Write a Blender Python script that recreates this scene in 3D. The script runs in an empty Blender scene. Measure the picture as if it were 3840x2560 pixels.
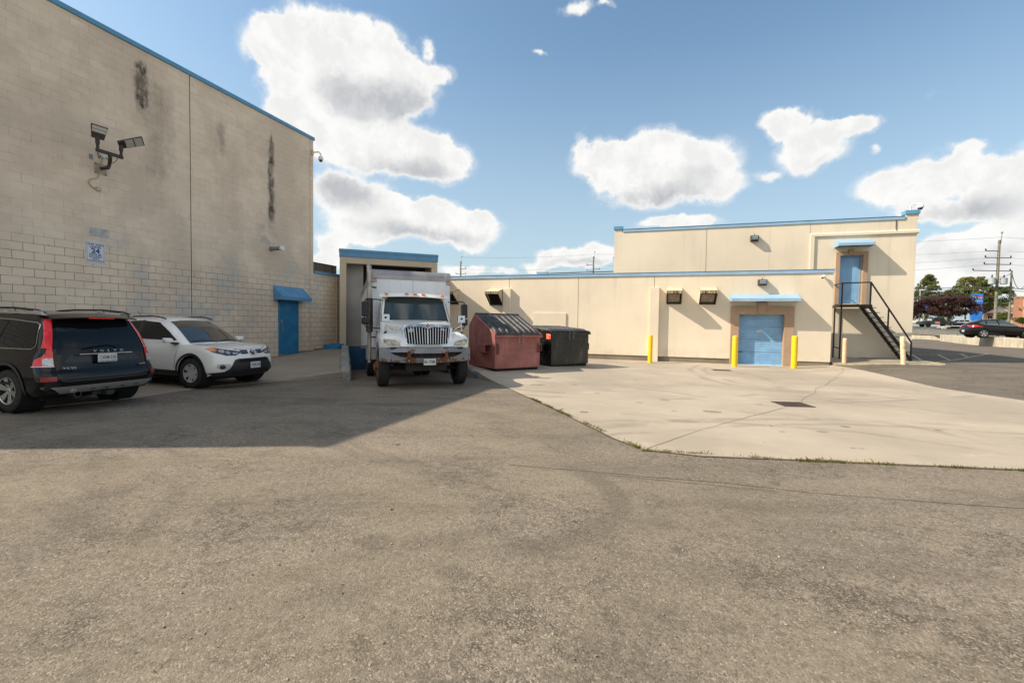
import bpy, bmesh, math, random
from mathutils import Vector, Matrix, Euler
from mathutils.bvhtree import BVHTree
from mathutils import geometry as mgeo
random.seed(7)
PI = math.pi
S = bpy.context.scene
COL = S.collection
# ------------------------------------------------------------------ camera
CAM = Vector((14.403, -6.441, 1.640))
FPX, PITCH, ROLL, YAW = 1743.93, -0.037622, 0.015653, -0.318392
Fv = Vector((math.sin(YAW)*math.cos(PITCH), math.cos(YAW)*math.cos(PITCH), math.sin(PITCH)))
Rv = Vector((math.cos(YAW), -math.sin(YAW), 0)); Uv = Rv.cross(Fv)
R2 = Rv*math.cos(ROLL) + Uv*math.sin(ROLL); U2 = Uv*math.cos(ROLL) - Rv*math.sin(ROLL)
cd = bpy.data.cameras.new("camera"); cam = bpy.data.objects.new("camera", cd); COL.objects.link(cam)
cam.matrix_world = Matrix(((R2.x, U2.x, -Fv.x, CAM.x), (R2.y, U2.y, -Fv.y, CAM.y), (R2.z, U2.z, -Fv.z, CAM.z), (0, 0, 0, 1)))
cd.sensor_width = 36; cd.lens = FPX/3840*36; cd.clip_end = 3000; cd.clip_start = 0.05
S.camera = cam
def ray_dir(u, v):                       # direction through photo pixel (3840 wide), used for clouds and far distances only
    return (Fv*FPX + R2*(u-1920) - U2*(v-1280)).normalized()
def far_pt(u, v, d):
    r = Fv*FPX + R2*(u-1920) - U2*(v-1280)
    return CAM + r*(d/FPX)
# ------------------------------------------------------------------ light
SUN_AZ, SUN_EL = math.radians(66), math.radians(40)      # azimuth the light travels towards, measured from +y to +x
sd = Vector((math.sin(SUN_AZ)*math.cos(SUN_EL), math.cos(SUN_AZ)*math.cos(SUN_EL), -math.sin(SUN_EL)))
sl = bpy.data.lights.new("sun", 'SUN'); sl.energy = 5.0; sl.angle = math.radians(0.5); sl.color = (1.0, 0.88, 0.71)
so = bpy.data.objects.new("sun", sl); COL.objects.link(so)
so.rotation_euler = sd.to_track_quat('-Z', 'Y').to_euler(); so.location = (-40, -30, 60)
S.view_settings.view_transform = 'Standard'; S.view_settings.look = 'None'
S.view_settings.exposure = 0.42; S.view_settings.gamma = 1.0
S.render.engine = 'CYCLES'

class NG:
    """small helper to write shader maths"""
    def __init__(s, tree): s.t = tree; s.n = tree.nodes; s.l = tree.links
    def new(s, typ, **kw):
        n = s.n.new(typ)
        for k, v in kw.items(): setattr(n, k, v)
        return n
    def put(s, sock, v):
        if v is None: return
        if isinstance(v, bpy.types.NodeSocket): s.l.new(v, sock)
        else:
            if hasattr(sock.default_value, '__len__') and not hasattr(v, '__len__'): v = (v,)*len(sock.default_value)
            if hasattr(v, '__len__') and len(v) == 3 and len(sock.default_value) == 4: v = (*v, 1)
            sock.default_value = v
    def m(s, op, a, b=None, c=None, clamp=False):
        n = s.new('ShaderNodeMath', operation=op, use_clamp=clamp)
        s.put(n.inputs[0], a); s.put(n.inputs[1], b); s.put(n.inputs[2], c); return n.outputs[0]
    def add(s, a, b): return s.m('ADD', a, b)
    def sub(s, a, b): return s.m('SUBTRACT', a, b)
    def mul(s, a, b): return s.m('MULTIPLY', a, b)
    def vm(s, op, a, b=None, sc=None):
        n = s.new('ShaderNodeVectorMath', operation=op); s.put(n.inputs[0], a); s.put(n.inputs[1], b)
        if sc is not None: s.put(n.inputs['Scale'], sc)
        return n.outputs['Value'] if op in ('LENGTH', 'DOT_PRODUCT', 'DISTANCE') else n.outputs[0]
    def comb(s, x, y, z=0.0):
        n = s.new('ShaderNodeCombineXYZ'); s.put(n.inputs[0], x); s.put(n.inputs[1], y); s.put(n.inputs[2], z); return n.outputs[0]
    def sep(s, v):
        n = s.new('ShaderNodeSeparateXYZ'); s.put(n.inputs[0], v); return n.outputs
    def noise(s, v, scale, det=4, rough=.55, dist=0.0, out=0, dim='3D'):
        n = s.new('ShaderNodeTexNoise', noise_dimensions=dim)
        s.put(n.inputs['Vector'], v); n.inputs['Scale'].default_value = scale; n.inputs['Detail'].default_value = det
        n.inputs['Roughness'].default_value = rough; n.inputs['Distortion'].default_value = dist; return n.outputs[out]
    def ramp(s, v, lo, hi, a=0.0, b=1.0, smooth=True):
        n = s.new('ShaderNodeMapRange'); n.interpolation_type = 'SMOOTHSTEP' if smooth else 'LINEAR'; n.clamp = True
        s.put(n.inputs['Value'], v); s.put(n.inputs['From Min'], lo); s.put(n.inputs['From Max'], hi)
        s.put(n.inputs['To Min'], a); s.put(n.inputs['To Max'], b); return n.outputs[0]
    def mix(s, f, a, b, mode='MIX'):
        n = s.new('ShaderNodeMix', data_type='RGBA', blend_type=mode); n.clamp_factor = True
        s.put(n.inputs[0], f); s.put(n.inputs[6], a); s.put(n.inputs[7], b); return n.outputs[2]
    def coord(s, w='Object'): return s.new('ShaderNodeTexCoord').outputs[w]

# ------------------------------------------------------------------ sky
world = bpy.data.worlds.new("World"); S.world = world; world.use_nodes = True
g = NG(world.node_tree); g.n.clear()
wout = g.new('ShaderNodeOutputWorld'); bg = g.new('ShaderNodeBackground')
sky = g.new('ShaderNodeTexSky', sky_type='NISHITA'); sky.sun_disc = False
sky.sun_elevation = SUN_EL; sky.sun_rotation = math.radians(66+180); sky.altitude = 0; sky.air_density = 1.0; sky.dust_density = 1.6; sky.ozone_density = 1.3
dirv = g.coord('Generated')
dx, dy, dz = g.sep(dirv)
azn = g.m('MULTIPLY', g.m('ARCTAN2', dx, dy), 180/PI); eln = g.m('MULTIPLY', g.m('ARCSINE', dz), 180/PI)
ae = g.comb(azn, eln, 0.0)
nz1 = g.noise(ae, 0.16, 8, .62); nz2 = g.noise(g.vm('ADD', ae, (37.0, 11.0, 0)), 0.42, 7, .66)
wob = g.noise(ae, .22, 5, .6, out=1)
aew = g.vm('ADD', ae, g.vm('SCALE', g.vm('SUBTRACT', wob, (.5, .5, .5)), sc=3.2))
def blob_field(lst, wobbled=True):
    tot = None
    for (px_, py_, rx_, ry_, wt) in lst:
        k = 3840/2352
        d0 = ray_dir(px_*k, py_*k); d1 = ray_dir((px_+rx_)*k, py_*k); d2 = ray_dir(px_*k, (py_-ry_)*k)
        A = lambda d: (math.degrees(math.atan2(d.x, d.y)), math.degrees(math.asin(d.z)))
        a0, a1, a2 = A(d0), A(d1), A(d2)
        rx = max(.4, abs(a1[0]-a0[0])); ry = max(.3, abs(a2[1]-a0[1]))
        q = g.vm('MULTIPLY', g.vm('SUBTRACT', aew if wobbled else ae, (a0[0], a0[1], 0)), (1/rx, 1/ry, 1))
        q = g.vm('DOT_PRODUCT', q, q)
        f = g.m('MAXIMUM', g.m('SUBTRACT', 1.0, g.m('MULTIPLY', q, .62)), 0.0); f = g.m('MULTIPLY', g.m('MULTIPLY', f, f), wt)
        tot = f if tot is None else g.m('ADD', tot, f)
    return tot
CL = [(640,115,88,72,1),(610,55,42,36,.55),(755,85,120,72,1),(850,120,100,80,1),(700,190,105,90,1),(900,185,110,90,1),(830,235,150,50,1),(1015,170,42,28,.62),(985,125,20,34,.5),(660,255,70,40,.6),
      (780,330,135,60,1),(905,345,150,66,1),(1000,370,95,52,1),(690,300,60,40,.8),
      (800,440,110,50,.9),(880,500,140,52,1),(1045,522,110,48,1.1),(970,480,100,34,1),(830,540,70,30,.8),(760,570,50,34,.8),(1095,500,50,26,.8),(1080,568,40,16,.45),(745,605,60,24,.8),
      (1390,370,88,58,1),(1335,335,26,28,.5),(1500,345,110,52,1),(1610,372,105,62,1),(1500,425,150,52,1),(1640,425,82,42,.8),(1560,508,105,22,1),
      (1830,290,72,42,1),(1862,345,98,56,1),(1955,290,72,28,.9),(1790,270,50,26,.7),(1760,400,30,18,.5),(1905,300,60,30,.9),
      (2060,430,120,48,1),(2190,400,130,62,1),(2350,425,150,88,1),(2215,338,55,18,.55),(2180,480,170,30,1),
      (2210,565,140,50,1.2),(2340,550,120,70,1.2),(2170,620,150,50,1.1),(2340,630,130,56,1.1),
      (1280,588,56,26,1),(1370,580,60,26,1),(1330,604,80,18,.9),
      (1325,22,44,24,.5),(1388,16,18,12,.42),(1241,131,18,7,.42),(2003,345,18,14,.36),(1068,618,62,15,.8),(1160,623,34,8,.5),(1230,612,44,14,.6)]
SH = [(895,240,150,62,1),(760,190,60,50,.35),(940,392,130,34,.9),(790,440,105,44,1),(1000,545,140,24,.8),(900,520,90,20,.5),(1505,458,150,36,1),(1610,410,70,30,.5),(2200,478,190,30,.8),(1880,385,60,20,.5),(2240,590,150,30,.5),(1340,604,90,12,.6)]
fld = blob_field(CL); shf = blob_field(SH)
# unseen clouds added outside the view to brighten and warm the shaded areas
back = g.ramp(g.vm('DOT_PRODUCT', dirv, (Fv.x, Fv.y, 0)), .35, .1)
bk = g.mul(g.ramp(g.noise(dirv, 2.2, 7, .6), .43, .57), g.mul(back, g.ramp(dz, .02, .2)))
dens = g.add(g.sub(g.m('MINIMUM', fld, .85), .165), g.mul(g.sub(nz1, .5), .36)); dens = g.add(dens, g.mul(g.sub(nz2, .5), .30)); nz3 = g.noise(ae, 1.5, 6, .65); dens = g.add(dens, g.mul(g.sub(nz3, .5), .12))
alpha = g.m('MULTIPLY', g.ramp(dens, -.10, .24), .97); veil = g.ramp(g.add(dens, g.mul(g.sub(nz1, .5), .9)), -.34, .12, 0, .30); veil = g.mul(veil, g.ramp(fld, .0, .16)); alpha = g.m('MAXIMUM', alpha, veil)
thin = g.ramp(nz2, .35, .75, .0, .13)
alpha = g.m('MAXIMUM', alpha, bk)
shade = g.m('MULTIPLY', g.ramp(shf, .0, 1.0, 0, 1, False), g.ramp(g.add(dens, g.mul(g.sub(nz1, .5), .5)), -.05, .50)); shade = g.m('MULTIPLY', shade, g.ramp(nz1, .30, .70, .75, 1.1))
puff = g.ramp(g.noise(aew, .30, 7, .6), .38, .62, .0, .26); puff = g.mul(puff, g.ramp(dens, .05, .42))
ccol = g.mix(g.m('ADD', shade, puff, clamp=True), (0.755, 0.745, 0.725), (0.40, 0.41, 0.425))
skyc = g.vm('SCALE', g.vm('MULTIPLY', sky.outputs[0], (1.42, 1.62, 1.55)), sc=0.091)
hz = g.ramp(eln, 0.0, 34.0, 1.0, 0.0)
skyc = g.mix(g.mul(hz, .66), skyc, (.42, .50, .56))
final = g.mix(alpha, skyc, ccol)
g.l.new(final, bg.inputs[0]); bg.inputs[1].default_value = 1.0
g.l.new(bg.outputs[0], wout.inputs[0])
world.cycles.sampling_method = 'MANUAL'; world.cycles.sample_map_resolution = 1024

# ------------------------------------------------------------------ materials
MATS = {}
def mat(name, color=(.5, .5, .5), rough=.6, metal=0.0, var=.06, vscale=6.0, bump=0.0, bscale=60.0, coat=0.0, spec=.5, dirt=0.0, dirtcol=(.12, .09, .06), dscale=3.0):
    if name in MATS: return MATS[name]
    m = bpy.data.materials.new(name); m.use_nodes = True; t = NG(m.node_tree); b = m.node_tree.nodes['Principled BSDF']
    co = t.coord('Object')
    c = color
    if var > 0:
        n = t.noise(co, vscale, 5, .6)
        lo = tuple(x*(1-var*1.6) for x in color); hi = tuple(min(1, x*(1+var*1.6)) for x in color)
        c = t.mix(t.ramp(n, .3, .7), lo, hi)
    if dirt > 0:
        n2 = t.noise(co, dscale, 6, .65)
        c = t.mix(t.mul(t.ramp(n2, .48, .68), dirt), c, dirtcol)
    t.put(b.inputs['Base Color'], c)
    b.inputs['Roughness'].default_value = rough; b.inputs['Metallic'].default_value = metal
    b.inputs['Coat Weight'].default_value = coat; b.inputs['Coat Roughness'].default_value = .04
    b.inputs['Specular IOR Level'].default_value = spec
    if rough > .15 and var > 0:
        t.put(b.inputs['Roughness'], t.ramp(t.noise(co, vscale*2.3, 3), .3, .7, rough*.88, min(1, rough*1.1)))
    if bump > 0:
        bn = t.new('ShaderNodeBump'); bn.inputs['Strength'].default_value = bump; bn.inputs['Distance'].default_value = .02
        t.l.new(t.noise(co, bscale, 5, .6), bn.inputs['Height']); t.l.new(bn.outputs[0], b.inputs['Normal'])
    MATS[name] = m; return m
def newmat(name):
    m = bpy.data.materials.new(name); m.use_nodes = True; MATS[name] = m
    return m, NG(m.node_tree), m.node_tree.nodes['Principled BSDF']
def glassy(name, color, rough=.03):
    m = mat(name, color, rough, 0, var=0); b = m.node_tree.nodes['Principled BSDF']; b.inputs['Specular IOR Level'].default_value = .8; b.inputs['Coat Weight'].default_value = .5; return m

# painted block wall
def block_wall_mat():
    m, t, b = newmat('painted_block_wall')
    co = t.coord('Object'); x, y, z = t.sep(co)
    v = t.comb(y, t.add(z, .224), 0.0)
    vd = t.vm('ADD', v, t.vm('SCALE', t.vm('SUBTRACT', t.noise(co, 3.5, 3, .6, out=1), (.5, .5, .5)), sc=.012))
    br = t.new('ShaderNodeTexBrick'); br.offset = .5; br.offset_frequency = 2; br.squash = 1.0
    t.put(br.inputs['Vector'], vd); br.inputs['Scale'].default_value = 1.0; br.inputs['Mortar Size'].default_value = .0048
    br.inputs['Brick Width'].default_value = .4; br.inputs['Row Height'].default_value = .2; br.inputs['Mortar Smooth'].default_value = .25
    br.inputs['Bias'].default_value = -.1
    t.put(br.inputs['Color1'], (0.0, 0, 0)); t.put(br.inputs['Color2'], (1, 1, 1)); t.put(br.inputs['Mortar'], (.5, .5, .5))
    fac = br.outputs['Fac']; bid = br.outputs['Color']
    base = t.mix(t.ramp(bid, 0, 1, 0, 1, False), (.74, .615, .475), (.81, .68, .535))
    base = t.mix(t.ramp(t.noise(co, .55, 6, .6), .38, .62), base, (.64, .525, .41)); base = t.mix(t.mul(t.ramp(t.noise(co, 2.6, 7, .72), .54, .68), .22), base, (.50, .42, .335))
    # blue-grey repainted blocks low on the wall
    lowm = t.mul(t.ramp(z, 4.3, 3.4), t.ramp(z, .5, 1.4))
    grey = t.mul(t.ramp(t.add(t.noise(co, .75, 5, .62), t.mul(t.sub(bid, .5), .10)), .52, .62), lowm)
    base = t.mix(t.mul(grey, .55), base, (.47, .475, .465))
    # large faint blue tint patches
    base = t.mix(t.mul(t.ramp(t.noise(co, 1.4, 5, .7), .58, .72), .28), base, (.42, .39, .35))
    # dark weeping stains below the parapet
    def streak(y0, z0, z1, w, amt, sc=5.0):
        dyv = t.m('ABSOLUTE', t.sub(y, y0)); nn = t.noise(t.vm('MULTIPLY', co, (1, 1, .5)), sc, 6, .7)
        a = t.mul(t.ramp(dyv, w, 0.0), t.mul(t.ramp(z, z0, z0+.8), t.ramp(z, z1, z1-.5)))
        core = t.ramp(t.add(t.mul(a, .5), t.mul(t.sub(nn, .5), 1.3)), .16, .62)
        return t.mul(core, t.mul(a, amt))
    st = streak(3.10, 7.0, 9.2, .42, 1.5, 4.0)
    st = t.m('MAXIMUM', st, streak(3.08, 7.0, 9.25, .22, 1.15, 7.0))
    st = t.m('MAXIMUM', st, streak(7.68, 4.8, 8.8, .40, 1.1, 4.0))
    st = t.m('MAXIMUM', st, streak(7.68, 5.2, 9.0, .15, .85, 8.0))
    st = t.m('MAXIMUM', st, streak(5.6, 6.6, 8.6, .5, .45, 3.0))
    st = t.m('MAXIMUM', st, t.mul(streak(3.5, 5.2, 8.9, 1.1, .5, 1.7), .8))
    st = t.mul(t.m('MINIMUM', st, .93), t.add(.72, t.mul(bid, .35)))
    base = t.mix(st, base, (.050, .043, .036))
    gpt = t.mul(t.mul(t.ramp(t.m('ABSOLUTE', t.sub(y, 7.55)), .55, .30), t.ramp(t.m('ABSOLUTE', t.sub(z, 4.85)), .5, .25)), t.ramp(t.noise(co, 2.2, 4), .42, .58))
    base = t.mix(t.mul(gpt, .5), base, (.36, .36, .35))
    # mortar joints: dark low down, mostly painted over higher up, some head joints open
    jn = t.ramp(t.noise(co, 1.6, 5, .75), .36, .66)
    jv = t.m('MAXIMUM', t.mul(t.ramp(t.add(z, t.mul(t.sub(t.noise(co, .5, 2), .5), 1.2)), 3.7, 3.2), t.ramp(t.noise(co, 2.0, 3), .3, .5, .35, 1.0)), t.mul(jn, .50))
    jv = t.m('MAXIMUM', jv, .10)
    col = t.mix(t.mul(fac, jv), base, (.10, .085, .07))
    spk = t.new('ShaderNodeTexVoronoi', feature='F1'); t.put(spk.inputs['Vector'], co); spk.inputs['Scale'].default_value = 3.4
    col = t.mix(t.mul(t.ramp(spk.outputs['Distance'], .05, .03), t.ramp(z, 6.0, 3.5)), col, (.09, .07, .06))
    t.put(b.inputs['Base Color'], col); b.inputs['Roughness'].default_value = .82; b.inputs['Specular IOR Level'].default_value = .25
    h = t.add(t.mul(fac, -.9), t.mul(t.noise(co, 45, 4, .6), .22)); h = t.add(h, t.mul(bid, .25))
    bn = t.new('ShaderNodeBump'); t.put(bn.inputs['Strength'], t.ramp(z, 3.8, 3.0, .26, .62)); bn.inputs['Distance'].default_value = .012
    t.l.new(h, bn.inputs['Height']); t.l.new(bn.outputs[0], b.inputs['Normal'])
    return m
def stucco_mat(name='cream_stucco', col=(.74, .65, .515)):
    m, t, b = newmat(name)
    co = t.coord('Object'); x, y, z = t.sep(co)
    c = t.mix(t.ramp(t.noise(co, .35, 5, .6), .35, .65), tuple(k*.93 for k in col), tuple(min(1, k*1.04) for k in col))
    c = t.mix(t.mul(t.ramp(t.noise(t.vm('MULTIPLY', co, (2.2, 2.2, .35)), .8, 6, .65), .50, .74), .26), c, tuple(k*.72 for k in col))
    c = t.mix(t.mul(t.ramp(t.noise(co, 1.9, 6, .7), .62, .75), .22), c, tuple(k*.66 for k in col))
    drip = t.mul(t.ramp(t.noise(t.vm('MULTIPLY', co, (5, 5, .12)), 1.0, 4, .6), .57, .72), t.ramp(z, 1.6, 4.4))
    c = t.mix(t.mul(drip, .16), c, (.30, .24, .17))
    base_d = t.mul(t.ramp(z, .95, .2), t.ramp(t.noise(co, 1.3, 5, .65), .38, .7)); c = t.mix(t.mul(base_d, .28), c, (.30, .25, .19))
    sm = t.noise(co, 130, 4, .6)
    t.put(b.inputs['Base Color'], c); b.inputs['Roughness'].default_value = .9; b.inputs['Specular IOR Level'].default_value = .2
    bn = t.new('ShaderNodeBump'); bn.inputs['Strength'].default_value = .35; bn.inputs['Distance'].default_value = .006
    t.l.new(t.add(sm, t.mul(t.noise(co, 3.0, 4), .8)), bn.inputs['Height']); t.l.new(bn.outputs[0], b.inputs['Normal'])
    return m
def asphalt_mat(name, base, lo, hi, coarse=1.0, marks=True):
    m, t, b = newmat(name)
    co = t.coord('Object'); x, y, z = t.sep(co)
    big = t.noise(co, .16, 5, .6); med = t.noise(co, 1.1, 6, .68)
    c = t.mix(t.ramp(big, .36, .66), lo, base); c = t.mix(t.mul(t.ramp(med, .42, .70), .55), c, hi)
    vor = t.new('ShaderNodeTexVoronoi', feature='F1'); t.put(vor.inputs['Vector'], t.vm('ADD', co, t.vm('SCALE', t.noise(co, 30, 2, out=1), sc=.02))); vor.inputs['Scale'].default_value = 105/coarse
    vc = t.sep(vor.outputs['Color'])[0]
    g1 = t.noise(co, 17, 5, .75); g2 = t.noise(co, 5.5, 5, .7)
    c = t.mix(t.ramp(g1, .42, .60, .0, .34), c, tuple(min(1, k*1.55) for k in base)); c = t.mix(t.ramp(g1, .47, .34, .0, .42), c, tuple(k*.45 for k in base)); c = t.mix(t.ramp(g2, .46, .34, .0, .30), c, tuple(k*.5 for k in base))
    vor2 = t.new('ShaderNodeTexVoronoi', feature='F1'); t.put(vor2.inputs['Vector'], co); vor2.inputs['Scale'].default_value = 42/coarse
    vc2 = t.sep(vor2.outputs['Color'])[1]
    c = t.mix(t.mul(t.ramp(vc, .30, .0), .70), c, tuple(k*.32 for k in base))
    c = t.mix(t.mul(t.ramp(vc, .84, 1.0), .70), c, tuple(min(1, k*2.0) for k in base))
    c = t.mix(t.mul(t.ramp(vc2, .22, .0), .45), c, tuple(k*.40 for k in base))
    c = t.mix(t.mul(t.mul(t.ramp(vc2, .90, 1.0), t.ramp(vor2.outputs['Distance'], .42, .25)), .60), c, tuple(min(1, k*2.2) for k in base))
    # ravelled dark patches where the binder has worn out
    rav = t.mul(t.ramp(t.add(t.noise(co, .7, 7, .72), t.mul(t.sub(t.noise(co, 9, 4, .7), .5), .6)), .51, .68), t.ramp(vc, .80, .40))
    c = t.mix(t.mul(rav, .75), c, tuple(k*.26 for k in base))
    hue = t.noise(co, .45, 4, .6); c = t.mix(t.mul(t.ramp(hue, .40, .62), .30), c, (base[0]*1.12, base[1]*1.14, base[2]*1.0))
    for (ang, sx_, sy_, sc_, lo_, hi_, a_) in ((.35, .28, 1.7, .9, .50, .66, .30), (-.25, .22, 1.5, 1.7, .52, .68, .26), (1.1, .25, 1.6, 1.2, .54, .70, .24)):
        u_ = t.add(t.mul(x, math.cos(ang)), t.mul(y, math.sin(ang))); v_ = t.add(t.mul(x, -math.sin(ang)), t.mul(y, math.cos(ang)))
        sn = t.noise(t.comb(t.mul(u_, sx_), t.mul(v_, sy_), 0), sc_, 7, .7, dist=.3)
        c = t.mix(t.mul(t.ramp(sn, lo_, hi_), a_), c, tuple(k*.45 for k in base)); c = t.mix(t.mul(t.ramp(sn, 1-lo_, 1-hi_), a_*.5), c, tuple(min(1, k*1.5) for k in base))
    # tyre sweeps: arcs of darker rubber
    if marks:
        wv = t.vm('ADD', co, t.vm('SCALE', t.noise(co, .35, 2, out=1), sc=1.1))
        for (ax, ay, rr, w, a) in ((12.95, -2.25, 1.10, .09, .80), (12.95, -2.25, .98, .05, .5), (9.0, -3.6, 5.4, .13, .42), (9.0, -3.6, 5.15, .10, .35), (3.5, -12.0, 10.3, .16, .5), (3.5, -12.0, 10.9, .10, .4), (18.5, -9.0, 8.1, .12, .5), (18.5, -9.0, 7.7, .12, .35), (5.0, 9.5, 9.0, .15, .4), (5.0, 9.5, 8.4, .12, .4), (15.5, 7.0, 9.7, .10, .45), (15.5, 7.0, 9.45, .07, .4), (30, 2.0, 9.0, .2, .35), (22.0, 16.0, 24.0, .2, .4)):
            dd = t.m('ABSOLUTE', t.sub(t.vm('DISTANCE', t.comb(x, y, 0), (ax, ay, 0)), t.add(rr, t.mul(t.sub(t.noise(co, .3, 2), .5), .9 if rr > 2 else .15))))
            if rr < 2: a = t.mul(t.ramp(x, 13.1, 13.7), a*.42)
            else: a = a*.62
            c = t.mix(t.mul(t.mul(t.ramp(dd, w*1.9, w*.3), t.ramp(t.noise(co, .55, 4, .7), .40 if rr > 2 else .2, .62 if rr > 2 else .4)), a), c, tuple(k*.34 for k in base))
    if marks:
        for (sx_, sy_, rr) in ((15.55, -.94, .10), (14.54, -2.85, .09), (15.74, -2.09, .05), (16.50, -1.77, .06), (15.86, -2.82, .04), (9.8, -1.97, .25), (12.37, -3.49, .2), (13.13, -3.73, .16), (9.47, -3.52, .3), (11.7, -3.43, .18)):
            dd = t.vm('DISTANCE', t.comb(x, t.mul(y, 1.0), 0), (sx_, sy_, 0)); dd = t.add(dd, t.mul(t.sub(t.noise(co, 4, 4, .7), .5), rr*1.6))
            c = t.mix(t.mul(t.ramp(dd, rr, rr*.4), .26 if rr > .12 else .42), c, tuple(k*.28 for k in base))
    t.put(b.inputs['Base Color'], c); b.inputs['Roughness'].default_value = .93; b.inputs['Specular IOR Level'].default_value = .22
    h = t.add(t.mul(vor.outputs['Distance'], -.8), t.mul(vor2.outputs['Distance'], -.5)); h = t.sub(h, t.mul(rav, .9))
    bn = t.new('ShaderNodeBump'); bn.inputs['Strength'].default_value = .5; bn.inputs['Distance'].default_value = .008*coarse
    t.l.new(h, bn.inputs['Height']); t.l.new(bn.outputs[0], b.inputs['Normal'])
    return m
def concrete_mat(name, col, stain=.35, sc=1.0, bump=.25, spots=()):
    m, t, b = newmat(name)
    co = t.coord('Object'); x, y, z = t.sep(co)
    c = t.mix(t.ramp(t.noise(co, .22*sc, 6, .62), .36, .64), tuple(k*.80 for k in col), tuple(k*1.06 for k in col))
    sw = t.vm('MULTIPLY', co, (.5, 1.3, 1)); sw = t.vm('ADD', sw, t.vm('SCALE', t.noise(co, .3, 2, out=1), sc=.8))
    c = t.mix(t.mul(t.ramp(t.noise(sw, .55*sc, 8, .7), .50, .74), stain), c, tuple(k*.50 for k in col))
    c = t.mix(t.mul(t.ramp(t.noise(co, 1.3*sc, 7, .7), .58, .70), stain*.6), c, tuple(min(1, k*1.28) for k in col))
    v = t.new('ShaderNodeTexVoronoi', feature='F1'); t.put(v.inputs['Vector'], t.vm('ADD', co, t.vm('SCALE', t.noise(co, 4, 3, out=1), sc=.10))); v.inputs['Scale'].default_value = .9*sc
    rnd = t.sep(v.outputs['Color'])[0]
    c = t.mix(t.mul(t.ramp(v.outputs['Distance'], .085, .06), t.ramp(rnd, .55, .6, 0, .75)), c, tuple(k*.30 for k in col))
    v2 = t.new('ShaderNodeTexVoronoi', feature='F1'); t.put(v2.inputs['Vector'], co); v2.inputs['Scale'].default_value = 3.1*sc
    c = t.mix(t.mul(t.ramp(v2.outputs['Distance'], .07, .04), t.ramp(t.sep(v2.outputs['Color'])[1], .7, .75, 0, .6)), c, tuple(k*.35 for k in col))
    for (ax, ay, rr) in spots:
        dd = t.vm('DISTANCE', t.comb(t.mul(x, .8), t.mul(y, 1.1), 0), (ax*.8, ay*1.1, 0)); dd = t.add(dd, t.mul(t.sub(t.noise(co, 7, 3, .6), .5), rr*.9))
        c = t.mix(t.mul(t.ramp(dd, rr*1.05, rr*.85), .62), c, tuple(k*.34 for k in col))
    if spots:
        for (ax, ay, rr, w, a) in ((13, 16, 11.5, .09, .35), (13, 16, 11.1, .05, .3), (20, -6, 9.6, .12, .35), (20, -6, 9.1, .07, .3), (12, 9.5, 5.6, .10, .3), (24, 12, 8.6, .10, .35), (24, 12, 8.1, .07, .3), (16, -3.0, 5.2, .07, .3), (10.5, -4, 10.5, .10, .28)):
            dd = t.m('ABSOLUTE', t.sub(t.vm('DISTANCE', t.comb(x, y, 0), (ax, ay, 0)), t.add(rr, t.mul(t.sub(t.noise(co, .3, 2), .5), 1.1))))
            c = t.mix(t.mul(t.mul(t.ramp(dd, w*1.9, w*.3), t.ramp(t.noise(co, .6, 4, .7), .42, .60)), a*1.35), c, tuple(k*.45 for k in col))
    c = t.mix(t.mul(t.ramp(t.noise(co, 90, 3), .3, .7), .16), c, tuple(k*.7 for k in col))
    t.put(b.inputs['Base Color'], c); b.inputs['Roughness'].default_value = .86; b.inputs['Specular IOR Level'].default_value = .25
    bn = t.new('ShaderNodeBump'); bn.inputs['Strength'].default_value = bump; bn.inputs['Distance'].default_value = .01
    t.l.new(t.add(t.noise(co, 70, 4), t.noise(co, 4, 4)), bn.inputs['Height']); t.l.new(bn.outputs[0], b.inputs['Normal'])
    return m

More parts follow.
